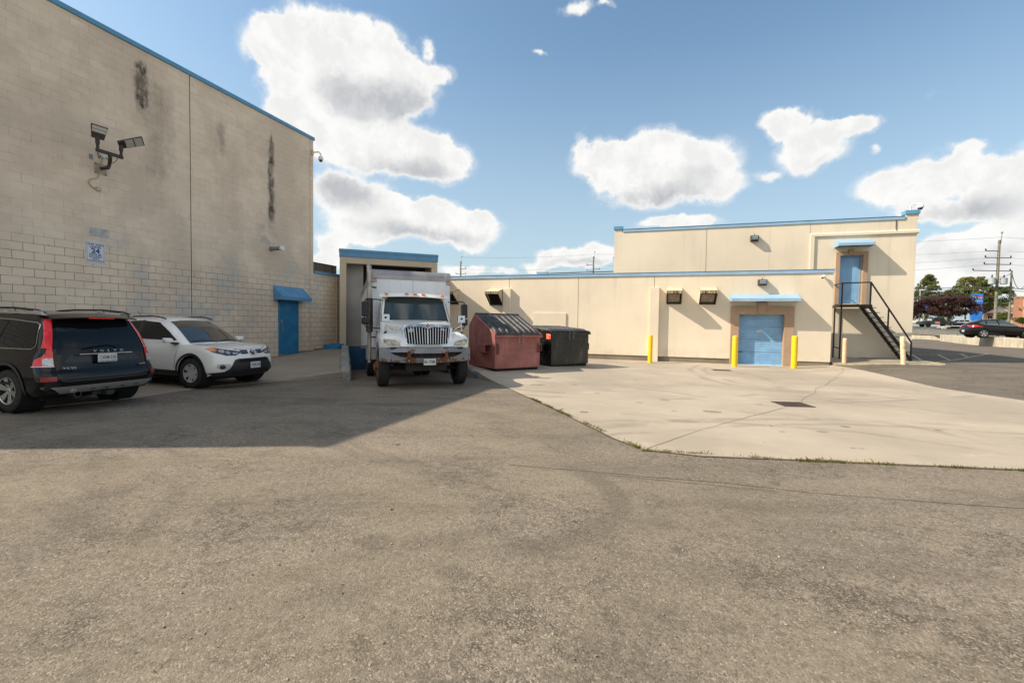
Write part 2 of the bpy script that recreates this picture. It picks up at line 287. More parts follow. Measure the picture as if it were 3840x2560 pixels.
# ------------------------------------------------------------------ mesh builder
class MB:
    def __init__(s): s.bm = bmesh.new()
    def quad(s, *ps):
        vs = [s.bm.verts.new(p) for p in ps]; s.bm.faces.new(vs); return s
    def box(s, x0, x1, y0, y1, z0, z1, M=None):
        P = [Vector((x, y, z)) for z in (z0, z1) for y in (y0, y1) for x in (x0, x1)]
        if M: P = [M @ p for p in P]
        v = [s.bm.verts.new(p) for p in P]
        for f in ((0, 2, 3, 1), (4, 5, 7, 6), (0, 1, 5, 4), (2, 6, 7, 3), (1, 3, 7, 5), (0, 4, 6, 2)): s.bm.faces.new([v[i] for i in f])
        return s
    def hull8(s, P):
        v = [s.bm.verts.new(p) for p in P]
        for f in ((0, 2, 3, 1), (4, 5, 7, 6), (0, 1, 5, 4), (2, 6, 7, 3), (1, 3, 7, 5), (0, 4, 6, 2)): s.bm.faces.new([v[i] for i in f])
        return s
    def prism(s, poly, fn, d0, d1):
        """poly 2D list; fn(a,b,d)->3D"""
        A = [s.bm.verts.new(fn(a, b, d0)) for a, b in poly]; B = [s.bm.verts.new(fn(a, b, d1)) for a, b in poly]
        n = len(poly)
        s.bm.faces.new(A[::-1]); s.bm.faces.new(B)
        for i in range(n): s.bm.faces.new((A[i], A[(i+1) % n], B[(i+1) % n], B[i]))
        return s
    def tube(s, path, r, n=8, close=False, r2=None):
        path = [Vector(p) for p in path]; rings = []
        N = len(path); up0 = None
        for i, p in enumerate(path):
            if close: t = path[(i+1) % N]-path[i-1]
            else: t = path[min(i+1, N-1)]-path[max(i-1, 0)]
            t.normalize()
            if up0 is None:
                up0 = t.orthogonal().normalized()
            else:
                up0 = (up0 - t*up0.dot(t)); up0 = up0.normalized() if up0.length > 1e-6 else t.orthogonal().normalized()
            b = t.cross(up0)
            rr = r if r2 is None else r+(r2-r)*i/(N-1)
            rings.append([s.bm.verts.new(p+(up0*math.cos(a)+b*math.sin(a))*rr) for a in [2*PI*k/n for k in range(n)]])
        for i in range(N-1 if not close else N):
            a, b2 = rings[i], rings[(i+1) % N]
            for k in range(n): s.bm.faces.new((a[k], a[(k+1) % n], b2[(k+1) % n], b2[k]))
        if not close:
            s.bm.faces.new(rings[0][::-1]); s.bm.faces.new(rings[-1])
        return s
    def bar(s, a, b, w, h=None, up=(0, 0, 1)):
        a, b = Vector(a), Vector(b); h = h or w; t = (b-a).normalized(); u = Vector(up)
        if abs(t.dot(u)) > .97: u = Vector((0, 1, 0))
        sd_ = t.cross(u).normalized(); u = sd_.cross(t)
        P = [q+sd_*sx*w/2+u*sz*h/2 for sz in (-1, 1) for q in (a, b) for sx in (-1, 1)]
        v = [s.bm.verts.new(p) for p in P]
        for f in ((0, 2, 3, 1), (4, 5, 7, 6), (0, 1, 5, 4), (2, 6, 7, 3), (1, 3, 7, 5), (0, 4, 6, 2)): s.bm.faces.new([v[i] for i in f])
        return s
    def lathe(s, prof, axis='z', n=24, c=(0, 0, 0), cap=True):
        c = Vector(c); rings = []
        for r, h in prof:
            ring = []
            for k in range(n):
                a = 2*PI*k/n; u, w = r*math.cos(a), r*math.sin(a)
                p = (u, w, h) if axis == 'z' else ((u, h, w) if axis == 'y' else (h, u, w))
                ring.append(s.bm.verts.new(c+Vector(p)))
            rings.append(ring)
        for i in range(len(rings)-1):
            for k in range(n): s.bm.faces.new((rings[i][k], rings[i][(k+1) % n], rings[i+1][(k+1) % n], rings[i+1][k]))
        if cap:
            if prof[0][0] > 1e-5: s.bm.faces.new(rings[0][::-1])
            if prof[-1][0] > 1e-5: s.bm.faces.new(rings[-1])
        return s
    def loft(s, secs, closed=True, caps=True):
        R = [[s.bm.verts.new(p) for p in sec] for sec in secs]; n = len(R[0])
        for i in range(len(R)-1):
            for k in range(n if closed else n-1): s.bm.faces.new((R[i][k], R[i][(k+1) % n], R[i+1][(k+1) % n], R[i+1][k]))
        if caps and closed: s.bm.faces.new(R[0][::-1]); s.bm.faces.new(R[-1])
        return s
    def grid(s, fn, nu, nv):
        V = [[s.bm.verts.new(fn(i/nu, j/nv)) for j in range(nv+1)] for i in range(nu+1)]
        for i in range(nu):
            for j in range(nv): s.bm.faces.new((V[i][j], V[i+1][j], V[i+1][j+1], V[i][j+1]))
        return s
    def build(s, name, m, parent=None, bevel=0.0, smooth=False, local=False, seg=2, weld=False, props=None, sub=0, solid=0.0):
        bm = s.bm
        if weld: bmesh.ops.remove_doubles(bm, verts=bm.verts, dist=1e-4)
        bmesh.ops.recalc_face_normals(bm, faces=bm.faces)
        me = bpy.data.meshes.new(name); bm.to_mesh(me); bm.free()
        o = bpy.data.objects.new(name, me); COL.objects.link(o)
        me.materials.append(m)
        if smooth:
            for p in me.polygons: p.use_smooth = True
            try: me.set_sharp_from_angle(angle=math.radians(35))
            except Exception: pass
        if parent is not None:
            o.parent = parent
            if not local: o.matrix_parent_inverse = parent_mat(parent).inverted()
        if solid:
            md = o.modifiers.new('solid', 'SOLIDIFY'); md.thickness = solid; md.offset = 0
        if bevel > 0:
            md = o.modifiers.new('bevel', 'BEVEL'); md.width = bevel; md.segments = seg; md.limit_method = 'ANGLE'; md.angle_limit = math.radians(35)
        if sub:
            md = o.modifiers.new('sub', 'SUBSURF'); md.levels = sub; md.render_levels = sub
        if props: tag(o, **props)
        return o
def parent_mat(o):
    M = Matrix.LocRotScale(o.location, o.rotation_euler, o.scale)
    return (parent_mat(o.parent) @ o.matrix_parent_inverse @ M) if o.parent else M
def tag(o, label=None, cat=None, group=None, kind=None):
    if label: o['label'] = label
    if cat: o['category'] = cat
    if group: o['group'] = group
    if kind: o['kind'] = kind
    return o
def empty(name, loc=(0, 0, 0), rz=0.0, rot=None, **kw):
    o = bpy.data.objects.new(name, None); COL.objects.link(o); o.location = loc
    o.rotation_euler = rot if rot else (0, 0, rz); o.empty_display_size = .2
    tag(o, **kw); return o
def copy_tree(o, parent=None):
    c = o.copy(); COL.objects.link(c)
    if parent: c.parent = parent; c.matrix_parent_inverse = o.matrix_parent_inverse.copy()
    for ch in list(o.children): copy_tree(ch, c)
    return c
def text_mesh(txt, size, fn, name, m, parent, local=True, depth=.002, font_x=1.0, bold=0.0, align='CENTER', spacing=1.0, maxw=None):
    """fn maps (x,y,d) of the flat lettering to 3D"""
    cu = bpy.data.curves.new('lettering', 'FONT'); cu.body = txt; cu.size = size; cu.align_x = align; cu.align_y = 'CENTER'
    cu.space_character = spacing; cu.offset = bold; cu.resolution_u = 3; cu.extrude = 0
    to = bpy.data.objects.new('lettering', cu); COL.objects.link(to)
    dg = bpy.context.evaluated_depsgraph_get(); me = bpy.data.meshes.new_from_object(to.evaluated_get(dg))
    bpy.data.objects.remove(to); bpy.data.curves.remove(cu)
    b = bmesh.new(); b.from_mesh(me); bpy.data.meshes.remove(me)
    if maxw:
        w0 = max(v.co.x for v in b.verts)-min(v.co.x for v in b.verts); font_x = min(font_x, maxw/w0)
    ret = bmesh.ops.extrude_face_region(b, geom=b.faces[:])
    nv = set(e for e in ret['geom'] if isinstance(e, bmesh.types.BMVert))
    for v in b.verts: v.co.z = depth if v in nv else 0.0
    for v in b.verts: v.co = Vector(fn(v.co.x*font_x, v.co.y, v.co.z))
    k = MB(); k.bm.free(); k.bm = b
    return k.build(name, m, parent, local=local)
def ss(t, a=0.0, b=1.0):
    t = max(0.0, min(1.0, (t-a)/(b-a))); return t*t*(3-2*t)
# ================================================================== terrain
PO, PA, PB = Vector((5.46, 5.0)), Vector((-.617, .787)), Vector((.787, .617))     # dock well: origin, axis into the dock, axis across
def pit_su(x, y):
    d = Vector((x, y))-PO; return d.dot(PA), d.dot(PB)
def pit_z(s): return -.058*max(0, s+2.2)
def h_ground(x, y): return .27*ss((x-19)/5)*ss((y-9)/6)+.13*ss((y-20)/10)*ss((x-19)/5)
def h_left(x, y):
    q = y+.38*x; return .012+max(0, q-4.8)*.067
def h_right(x, y):
    s, u = pit_su(x, y); return .012+h_ground(x, y)+.27*ss((s+2.9)/6.2)*(1-ss((u-4.2)/6.5))
def h_asph(x, y):
    s, u = pit_su(x, y)
    if -2.2 < s < 11 and -.05 < u < 4.0: return pit_z(s)
    return h_ground(x, y)
def inside(p, poly):
    x, y = p; c = False; n = len(poly)
    for i in range(n):
        x1, y1 = poly[i]; x2, y2 = poly[(i+1) % n]
        if (y1 > y) != (y2 > y) and x < (x2-x1)*(y-y1)/(y2-y1)+x1: c = not c
    return c
def tri_poly(poly, step, jitter=.0):
    """dense triangulation of a 2D polygon"""
    bd = []; n = len(poly)
    for i in range(n):
        a = Vector(poly[i]); b = Vector(poly[(i+1) % n]); k = max(1, int(math.ceil((b-a).length/step)))
        for j in range(k): bd.append(a.lerp(b, j/k))
    x0, x1 = min(p.x for p in bd), max(p.x for p in bd); y0, y1 = min(p.y for p in bd), max(p.y for p in bd)
    pts = list(bd); nb = len(bd); P2 = [(p.x, p.y) for p in bd]
    nx, ny = int((x1-x0)/step), int((y1-y0)/step)
    for i in range(1, nx+1):
        for j in range(1, ny+1):
            q = (x0+i*(x1-x0)/(nx+1), y0+j*(y1-y0)/(ny+1))
            if inside(q, P2) : pts.append(Vector(q))
    edges = [(i, (i+1) % nb) for i in range(nb)]
    V, E_, Fc = mgeo.delaunay_2d_cdt(pts, edges, [], 0, 1e-5)[:3]
    out = [f for f in Fc if inside(((V[f[0]].x+V[f[1]].x+V[f[2]].x)/3, (V[f[0]].y+V[f[1]].y+V[f[2]].y)/3), P2)]
    return V, out, bd
def sheet(name, poly, zfn, step, m, skirt=0.0, dz=0.0, parent=None, **kw):
    V, Fc, bd = tri_poly(poly, step); b = MB()
    vs = [b.bm.verts.new((v.x, v.y, zfn(v.x, v.y)+dz)) for v in V]
    for f in Fc: b.bm.faces.new([vs[i] for i in f])
    if skirt:
        T = [b.bm.verts.new((p.x, p.y, zfn(p.x, p.y)+dz)) for p in bd]; B = [b.bm.verts.new((p.x, p.y, zfn(p.x, p.y)+dz-skirt)) for p in bd]
        for i in range(len(bd)):
            j = (i+1) % len(bd); b.bm.faces.new((T[i], T[j], B[j], B[i]))
    o = b.build(name, m, parent, props=kw)
    for p in o.data.polygons:
        if abs(p.normal.z) > .5: p.use_smooth = False
    if o.data.polygons[0].normal.z < 0: o.data.flip_normals()
    return o
WALL = block_wall_mat(); CREAM = stucco_mat(); CREAM2 = stucco_mat('cream_stucco_upper', (.72, .635, .505))
ASPH = asphalt_mat('old_asphalt', (.198, .166, .131), (.146, .123, .099), (.242, .204, .159), 1.0)
ASPH2 = asphalt_mat('newer_asphalt', (.150, .128, .104), (.100, .088, .076), (.185, .158, .126), 1.0)
CONC = concrete_mat('yard_concrete', (.40, .342, .272), .72, spots=((12.08, 6.1, .085), (12.88, 4.73, .07), (14.43, 4.37, .10), (13.91, 3.77, .07), (15.30, 3.235, .15), (16.35, 4.6, .055), (16.04, 3.23, .025), (16.36, 2.46, .025), (16.58, 3.18, .028), (16.89, 1.04, .04), (16.99, 1.05, .03), (16.19, 1.81, .045), (16.8, 2.04, .07), (13.6, 7.92, .05), (14.6, 3.02, .05), (13.13, 6.73, .05)))
CONCL = concrete_mat('ramp_concrete', (.36, .305, .24), .5)
FOUND = concrete_mat('foundation_concrete', (.25, .21, .16), .9, 3.0, .5)
KERB = concrete_mat('kerb_concrete', (.30, .27, .22), .5, 3.0, .5)
BARR = concrete_mat('barrier_concrete', (.54, .48, .375), .5, 2.2, .4)
def _bst():
    t = NG(BARR.node_tree); b = BARR.node_tree.nodes['Principled BSDF']; co = t.coord('Object'); src = b.inputs['Base Color'].links[0].from_socket
    st = t.ramp(t.noise(t.vm('MULTIPLY', co, (2.6, 2.6, .22)), 1.0, 5, .65), .50, .66); t.put(b.inputs['Base Color'], t.mix(t.mul(st, .6), src, (.20, .165, .12)))
_bst()
BLUE = mat('coping_blue', (.105, .30, .49), .42, 0, .08, 3, dirt=.25, dirtcol=(.06, .13, .19)); BLUE_D = mat('door_blue', (.022, .20, .40), .45, 0, .10, 2.5, dirt=.2, dirtcol=(.02, .10, .2))
BLUE_L = mat('awning_blue', (.275, .425, .575), .5, 0, .05, 2); BLUE_G = mat('garage_blue', (.205, .395, .62), .5, 0, .08, 2.0, dirt=.35, dirtcol=(.10, .26, .42))
BLUE_A = mat('canvas_blue', (.10, .27, .46), .6, 0, .08, 3)
DARK = mat('dark_metal', (.022, .020, .019), .5, .3, .1, 5); BLACK = mat('black_plastic', (.012, .012, .013), .55, 0, .1, 8)
STEEL = mat('galvanised', (.42, .43, .43), .42, .8, .1, 6); CHROME = mat('chrome', (.50, .52, .55), .13, 1.0, 0)
WHITEP = mat('white_plastic', (.78, .77, .74), .4, 0, .03); TAN = mat('tan_trim', (.39, .265, .180), .85, 0, .05, 2, bump=.2)
CREAMM = mat('cream_metal', (.52, .45, .34), .6, 0, .08, 3, dirt=.3, dirtcol=(.3, .24, .16))
BRONZE = mat('bronze_lamp', (.050, .035, .028), .5, .3, .12, 8); LENS = mat('lamp_lens', (.46, .45, .41), .25, 0, .08, 20)
GLASSD = glassy('dark_glass', (.012, .016, .020)); INNER_K = mat('inner_black', (.006, .006, .006), .9, 0, 0)  # plain black for hollows, slots, seams and undersides
WOODP = mat('pole_wood', (.20, .175, .135), .9, 0, .2, 4, bump=.3); CREAMB = mat('cream_bollard', (.72, .50, .32), .6, 0, .06, 6, dirt=.25, dirtcol=(.3, .2, .12))
YELL = mat('bollard_yellow', (.87, .55, .012), .42, 0, .04, 6, dirt=.12, dirtcol=(.45, .28, .03))

# open ground far away: rises gently to the street
def far_ground():
    b = MB(); R = [0, 12, 25, 45, 60, 80, 110, 150, 300, 700, 1600]; Z = [-1.2, -1.2, -1.2, -1.0, -.6, -.4, .6, 2.0, 2.6, 2.8, 3.0]; n = 72
    rings = [[b.bm.verts.new((14.4+r*math.sin(2*PI*k/n), -6.4+r*math.cos(2*PI*k/n), z)) for k in range(n)] for r, z in zip(R[1:], Z[1:])]
    c = b.bm.verts.new((14.4, -6.4, Z[0]))
    for k in range(n): b.bm.faces.new((c, rings[0][k], rings[0][(k+1) % n]))
    for i in range(len(rings)-1):
        for k in range(n): b.bm.faces.new((rings[i][k], rings[i+1][k], rings[i+1][(k+1) % n], rings[i][(k+1) % n]))
    return b
GRASS = mat('grass_green', (.085, .095, .030), .95, 0, .35, 1.2, bump=.8, bscale=18, dirt=.5, dirtcol=(.17, .14, .07), dscale=.6)
far_ground().build('ground', mat('distant_ground', (.13, .125, .085), .95, 0, .2, .05), props=dict(kind='structure'))
SIDE = [(21.10, 16.6), (21.26, 15.3), (21.66, 11.23), (21.80, 9.93), (22.6, 7.7), (24.3, 4.6), (25.0, 2.3), (61, 9), (61, 73), (24, 73), (24, 16.7)]
# asphalt yard, a fine grid so the dock well can sink into it
def yard():
    b = MB(); xs = []; x = -3.0
    while x < 62: xs.append(x); x += .22 if x < 13 else (.6 if x < 26 else 2.0)
    ys = []; y = -34.0
    while y < 74: ys.append(y); y += 2.0 if y < -10 else (.6 if y < -1 else (.22 if y < 14 else (.6 if y < 24 else 2.0)))
    for i in range(len(xs)):
        pass
    V = [[b.bm.verts.new((x, y, h_asph(x, y)-(.10 if x > 21.5 and y > 8 and inside((x, y), SIDE) else 0))) for y in ys] for x in xs]
    for i in range(len(xs)-1):
        for j in range(len(ys)-1): b.bm.faces.new((V[i][j], V[i+1][j], V[i+1][j+1], V[i][j+1]))
    return b
yard().build('asphalt_yard', ASPH, props=dict(kind='structure'))
SLAB = [(14.19, -.10), (14.9, -.12), (16.04, .14), (18.5, .67), (25.0, 2.3), (24.3, 4.6), (22.6, 7.7), (21.80, 9.93), (21.66, 11.23), (21.26, 15.3), (21.10, 16.6), (3.0, 16.6), (3.0, 14.2), (4.15, 12.6), (8.62, 7.35), (9.9, 5.72), (10.54, 4.896), (12.55, 2.141), (13.718, .455)]
sheet('concrete_slab', SLAB, h_right, .5, CONC, skirt=.5, kind='structure')
LSLAB = [(0, -9), (3.72, -9), (3.746, -1.726), (3.72, -1.2), (4.08, .12), (3.95, 1.88), (4.394, 3.19), (4.968, 4.0), (5.40, 4.92), (.78, 10.82), (.66, 11.2), (0, 11.5)]
sheet('ramp_slab', LSLAB, h_left, .5, CONCL, skirt=.5, kind='structure')
sheet('side_asphalt', SIDE, h_ground, 1.0, ASPH2, dz=.008, kind='structure')
def strip(name, pts, w, zfn, m, dz=.018, jit=.022, **kw):
    b = MB(); pts = [Vector(p) for p in pts]; L = []
    dense = []
    for a, c in zip(pts[:-1], pts[1:]):
        k = max(1, int((c-a).length/.4))
        for j in range(k): dense.append(a.lerp(c, j/k))
    dense.append(pts[-1])
    for i, p in enumerate(dense):
        t = (dense[min(i+1, len(dense)-1)]-dense[max(i-1, 0)]).normalized(); n = Vector((-t.y, t.x))*w/2*(1+random.uniform(-.35, .35)); p = p+Vector((-t.y, t.x))*random.uniform(-.5, .5)*jit
        L.append([b.bm.verts.new((q.x, q.y, zfn(q.x, q.y)+dz)) for q in (p+n, p-n)])
    for a, c in zip(L[:-1], L[1:]): b.bm.faces.new((a[0], a[1], c[1], c[0]))
    o = b.build(name, m, props=kw)
    if len(o.data.polygons) and o.data.polygons[0].normal.z < 0: o.data.flip_normals()
    return o
CRACK = mat('crack_dark', (.125, .10, .075), .95, 0, .2)
strip('slab_joint', [(14.19, -.07), (15.03, 1.544), (16.80, 4.40)], .009, h_right, CRACK, .004, kind='structure')
strip('slab_crack', [(17.30, 5.30), (17.55, 6.1), (18.0, 7.0), (18.35, 8.2), (18.75, 8.9), (18.965, 9.43), (19.35, 10.5), (19.7, 11.2), (20.07, 12.3), (20.6, 13.5), (21.1, 15.0)], .008, h_right, CRACK, .004, kind='structure')
strip('slab_joint', [(9.6, 8.9), (12.0, 10.4), (15.756, 12.0), (19, 13.3), (21.0, 14.6)], .02, h_right, CRACK, .004, kind='structure')
strip('ramp_joint', [(0.1, 5.5), (2.4, 6.1), (4.6, 6.0)], .02, h_left, CRACK, .004, kind='structure')
strip('ramp_joint', [(0.4, 8.7), (2.6, 8.4)], .02, h_left, CRACK, .004, kind='structure')
CRK2 = mat('asphalt_crack', (.115, .098, .078), .97, 0, .2)
strip('asphalt_crack', [(12.72, -1.36), (13.62, -1.26), (14.23, -1.23), (15.0, -1.13), (15.8, -1.13), (16.7, -1.03), (17.6, -.90), (20, -.6)], .012, h_asph, CRK2, .004, kind='structure')
strip('asphalt_crack', [(13.7, -1.33), (14.6, -1.27), (15.5, -1.24)], .008, h_asph, CRK2, .004, kind='structure')
LINEP = mat('old_line_paint', (.46, .38, .25), .8, 0, .12, 8, dirt=.4, dirtcol=(.14, .12, .10), dscale=6)
for a, b_ in (((24.7, 17.1), (27.0, 23.9)), ((26.9, 20.2), (28.5, 24.8)), ((29.1, 23.4), (30.1, 26.1)), ((25.0, 17.5), (31.6, 26.7)), ((27.0, 24.1), (31.7, 26.8)), ((24.3, 16.3), (25.0, 17.5))):
    strip('parking_line', [a, b_], .10, h_ground, LINEP, .016, jit=0, kind='structure')
strip('parking_line', [(5.86, -3.1), (5.83, -2.65), (5.80, -1.93), (5.75, -1.3), (5.72, -.9)], .035, h_asph, mat('worn_white_line', (.27, .26, .24), .9, 0, .2, 9, dirt=.95, dirtcol=(.1, .1, .1), dscale=9), .005, kind='structure')

# ================================================================== tall block building
tb = empty('block_building', (0, 2, 0), label='tall shaded building of painted concrete blocks with blue roof edge and black stains', cat='building')
MB().box(-26, 0, -6.0, 9.9, -.6, 9.27).build('wall', WALL, tb)
w = MB().box(-26.05, .05, -6.05, 9.95, 9.272, 9.40)
w.build('roof_coping', BLUE, tb, bevel=.01)
MB().box(-.02, .003, 4.485, 4.505, -.2, 9.27).build('expansion_joint', mat('joint_dark', (.03, .026, .022), .9, 0, 0), tb)
MB().box(-.02, .0028, 9.700, 9.712, -.2, 9.27).build('expansion_joint', MATS['joint_dark'], tb)
# repainted grey rectangle above the sign
MB().box(-.02, .0032, 1.74, 2.175, 3.785, 3.998).build('grey_paint_patch', mat('grey_patch', (.43, .44, .425), .85, 0, .15, 5, bump=.2), tb)
MB().box(-.02, .012, -6, 7.98, -.2, .24).build('foundation', FOUND, tb); MB().box(-.02, .012, 9.03, 9.9, -.2, .38).build('foundation', FOUND, tb)
d = MB().box(-.03, .035, 8.06, 8.93, .30, 2.36); door = d.build('door', BLUE_D, tb, bevel=.005)
MB().box(.004, .050, 7.985, 8.055, .28, 2.42).box(.004, .050, 8.935, 9.005, .28, 2.42).box(.004, .050, 7.985, 9.005, 2.365, 2.425).build('door_frame', BLUE_D, tb, bevel=.004)
MB().box(.036, .10, 8.10, 8.125, 1.22, 1.62).box(.036, .06, 8.08, 8.15, 1.60, 1.66).box(.036, .06, 8.08, 8.15, 1.18, 1.23).build('handle', STEEL, door)
for hz_ in (.55, 1.35, 2.1): MB().box(.036, .052, 8.885, 8.925, hz_-.07, hz_+.07).build('hinge', BLUE_D, door)
MB().box(.004, .10, 7.98, 9.02, .235, .285).build('door_sill', KERB, tb)
aw = MB(); A0, A1 = 7.75, 9.29
aw.prism([(.003, 2.44), (.003, 2.975), (.47, 2.565), (.47, 2.43)], lambda a, b, d: (a, d, b), A0, A1)
aw.build('awning', BLUE_A, tb, bevel=.008)
MB().box(.47, .482, A0-.005, A1+.005, 2.425, 2.445).build('awning_trim', BLUE_D, tb)
vp = empty('vent_pipe', (0, 7.64, 4.36), label='grey vent pipe with a white cap sticking out above the blue door awning', cat='vent pipe')
MB().lathe([(.075, .0), (.075, .47), (.088, .47), (.088, .56)], 'x', 20, (0, 7.64, 4.36)).build('pipe', mat('pipe_grey', (.20, .19, .18), .6, 0, .1), vp, smooth=True)
MB().lathe([(.10, .005), (.10, .02), (.076, .03)], 'x', 20, (0, 7.64, 4.36)).build('flange', mat('flange_blue', (.24, .32, .36), .6, 0, .1), vp)
MB().lathe([(.092, .50), (.098, .51), (.098, .585), (.086, .60), (.05, .602), (.03, .597)], 'x', 20, (0, 7.64, 4.36)).build('cap', WHITEP, vp, smooth=True)
# sign
SW = mat('sign_white', (.66, .67, .70), .5, 0, .02); SB = mat('sign_blue', (.012, .07, .26), .5, 0, 0)
sg = empty('warning_sign', (0.01, 1.87, 3.35), label='white surveillance warning sign with blue lettering on the block wall above the black car', cat='sign')
MB().box(.004, .012, 1.645, 2.085, 3.058, 3.645).build('sign_plate', SW, sg)
b_ = MB()
for (y0, y1, z0, z1) in ((1.68, 2.05, 3.602, 3.608), (1.68, 2.05, 3.095, 3.101), (1.668, 1.674, 3.11, 3.59), (2.056, 2.062, 3.11, 3.59)): b_.box(.012, .0145, y0, y1, z0, z1)
b_.build('border', SB, sg)
for (t_, sz, zz, bo, fx) in (('THIS AREA', .068, 3.555, .0016, 1.15), ('UNDER', .066, 3.490, .0016, 1.2), ('24', .168, 3.390, .006, 1.15), ('HOUR', .080, 3.292, .002, 1.25), ('RECORDED', .052, 3.235, .001, 1.1), ('VIDEO', .052, 3.188, .001, 1.1), ('SURVEILLANCE', .050, 3.138, .001, 1.12)):
    text_mesh(t_, sz, lambda x, y, dd, zz=zz: (.0125+dd, 1.865+x, zz+y), 'lettering', SB, sg, local=False, font_x=fx, bold=bo)
for yy in (1.665, 2.065):
    for zz in (3.08, 3.625): MB().lathe([(.007, 0), (.007, .004)], 'x', 8, (.0125, yy, zz)).build('screw', DARK, sg)
# twin floodlight
fl = empty('floodlight', (0, 2.0, 5.58), label='dark twin-head floodlight on a curved bracket high on the block wall', cat='floodlight')
PLT = mat('cream_plate', (.40, .33, .24), .7, 0, .1, 6, dirt=.3, dirtcol=(.2, .12, .06))
mp = MB().box(0.002, .02, 1.872, 2.158, 5.445, 5.725).build('mounting_plate', PLT, fl, bevel=.004)
for yy in (1.90, 2.13):
    for zz in (5.475, 5.695): MB().lathe([(.013, 0), (.013, .014), (.006, .02)], 'x', 8, (.02, yy, zz)).build('bolt', DARK, mp)
X1 = .80
arc = [(.02, 2.0, 5.60), (.30, 2.0, 5.575), (.55, 1.955, 5.585)]
arc = [Vector((.02, 2.02, 5.60)).lerp(Vector((.02, 2.02, 5.60)), 0)]
for k in range(9):
    a = k/8*PI/2; arc.append(Vector((.30+.50*math.sin(a), 2.02-.25*math.sin(a)*1.0, 5.585+.12*(1-math.cos(a))*1.0)))
arc.append(Vector((X1, 1.765, 5.83)))
MB().tube(arc, .040, 12).build('curved_arm', BRONZE, fl, smooth=True)
MB().box(X1-.035, X1+.035, 1.46, 2.06, 5.78, 5.86).build('crossbar', BRONZE, fl, bevel=.006)
for yy in (1.495, 2.025): MB().lathe([(.032, 5.84), (.032, 5.98), (.045, 5.98), (.045, 6.13), (.03, 6.15)], 'z', 12, (X1, yy, 0)).build('knuckle', BRONZE, fl, smooth=True)
def head(cy, yaw, tilt, wid, ln, stack=False, roll=0.0):
    M = Matrix.Translation((X1, cy, 6.16)) @ Matrix.Rotation(yaw, 4, 'Z') @ Matrix.Rotation(tilt, 4, 'Y') @ Matrix.Rotation(roll, 4, 'X')
    h = MB()
    for (x0, x1, y, z0, z1) in ((-.04, .34, wid/2, -.03, .03),): 
        h.hull8([M @ Vector(p) for p in ((-.06, -wid*.36, -.045), (ln, -wid/2, -.02), (-.06, wid*.36, -.045), (ln, wid/2, -.02), (-.06, -wid*.30, .035), (ln-.01, -wid*.47, .012), (-.06, wid*.30, .035), (ln-.01, wid*.47, .012))])
    o = h.build('lamp_head', BRONZE, fl, bevel=.008)
    l = MB()
    for k in (0, 1):
        y0 = -wid*.42+k*wid*.43; xa, xb, ya, yb = (.13, ln-.03, y0, y0+wid*.40) if not stack else ((.09, .09+(ln-.12)*.47, -wid*.41, wid*.41) if k == 0 else (.09+(ln-.12)*.53, ln-.03, -wid*.43, wid*.43))
        l.box(xa, xb, ya, yb, -.052, -.0445, M=M @ Matrix.Rotation(math.radians(-2), 4, 'Y'))
    l.build('lens', LENS, o)
head(1.495, math.radians(-6), math.radians(-68), .36, .27, True)
head(2.025, math.radians(58), math.radians(-24), .30, .50, True, math.radians(-34))
MB().lathe([(.075, .03), (.08, .05), (.075, .07), (.02, .085)], 'x', 16, (.02, 2.045, 5.955)).build('round_box', mat('round_box_grey', (.55, .55, .54), .4, .3, .05), fl, smooth=True)
MB().tube([(.04, 2.045, 5.89), (.035, 2.03, 5.75), (.03, 1.985, 5.62), (.03, 1.985, 5.46), (.03, 1.93, 5.32), (.03, 1.76, 5.24), (.03, 1.72, 5.15), (.03, 1.80, 5.06), (.03, 1.90, 5.02)], .012, 8).build('conduit', PLT, fl, smooth=True)
MB().box(.01, .06, 1.90, 2.01, 4.99, 5.10).build('junction_box', mat('jbox', (.50, .44, .36), .6, 0, .05), fl, bevel=.01)
for (p0, p1) in (((.06, 1.99, 5.93), (X1, 1.47, 6.02)), ((.06, 2.11, 5.93), (X1, 2.02, 5.95))):
    a, c = Vector(p0), Vector(p1); MB().tube([a.lerp(c, t)+Vector((0, 0, -.22*math.sin(PI*t))) for t in [k/10 for k in range(11)]], .008, 6).build('cable', BLACK, fl, smooth=True)
MB().box(.002, .02, 1.765, 1.84, 5.78, 5.90).build('blank_cover', mat('grey_cover', (.22, .24, .27), .7, 0, .08), fl)
def dome_camera(name, base, arm_dir, label, drop=.30, size=1.0, pole=0.0):
    r = empty(name, base, label=label, cat='security camera'); b3 = Vector(base); a = Vector(arm_dir)
    if pole:
        path = [b3, b3+Vector((0, 0, pole*.8)), b3+Vector((0, 0, pole))+a*.20, b3+Vector((0, 0, pole))+a]
    else:
        path = [b3, b3+a*.25+Vector((0, 0, .03)), b3+a*.75+Vector((0, 0, .02)), b3+a+Vector((0, 0, -.07)), b3+a+Vector((0, 0, -.16))]
    MB().tube(path, .028*size, 10).build('bracket', WHITEP, r, smooth=True)
    e = path[-1]
    MB().lathe([(.03*size, .02), (.07*size, -.02), (.095*size, -.06), (.105*size, -.14), (.09*size, -.17)], 'z', 18, e).build('housing', WHITEP, r, smooth=True)
    MB().lathe([(.082*size, -.165), (.075*size, -.20), (.05*size, -.235), (.02*size, -.25)], 'z', 16, e).build('dome_lens', GLASSD, r, smooth=True)
    return r
dc = dome_camera('dome_camera', (.02, 9.84, 8.72), (.42, .0, .0), 'white dome camera hanging from a bracket at the top corner of the block building')
MB().box(.003, .03, 9.77, 9.895, 8.63, 8.84).build('backplate', mat('yellow_plate', (.55, .42, .22), .7, 0, .1), dc)

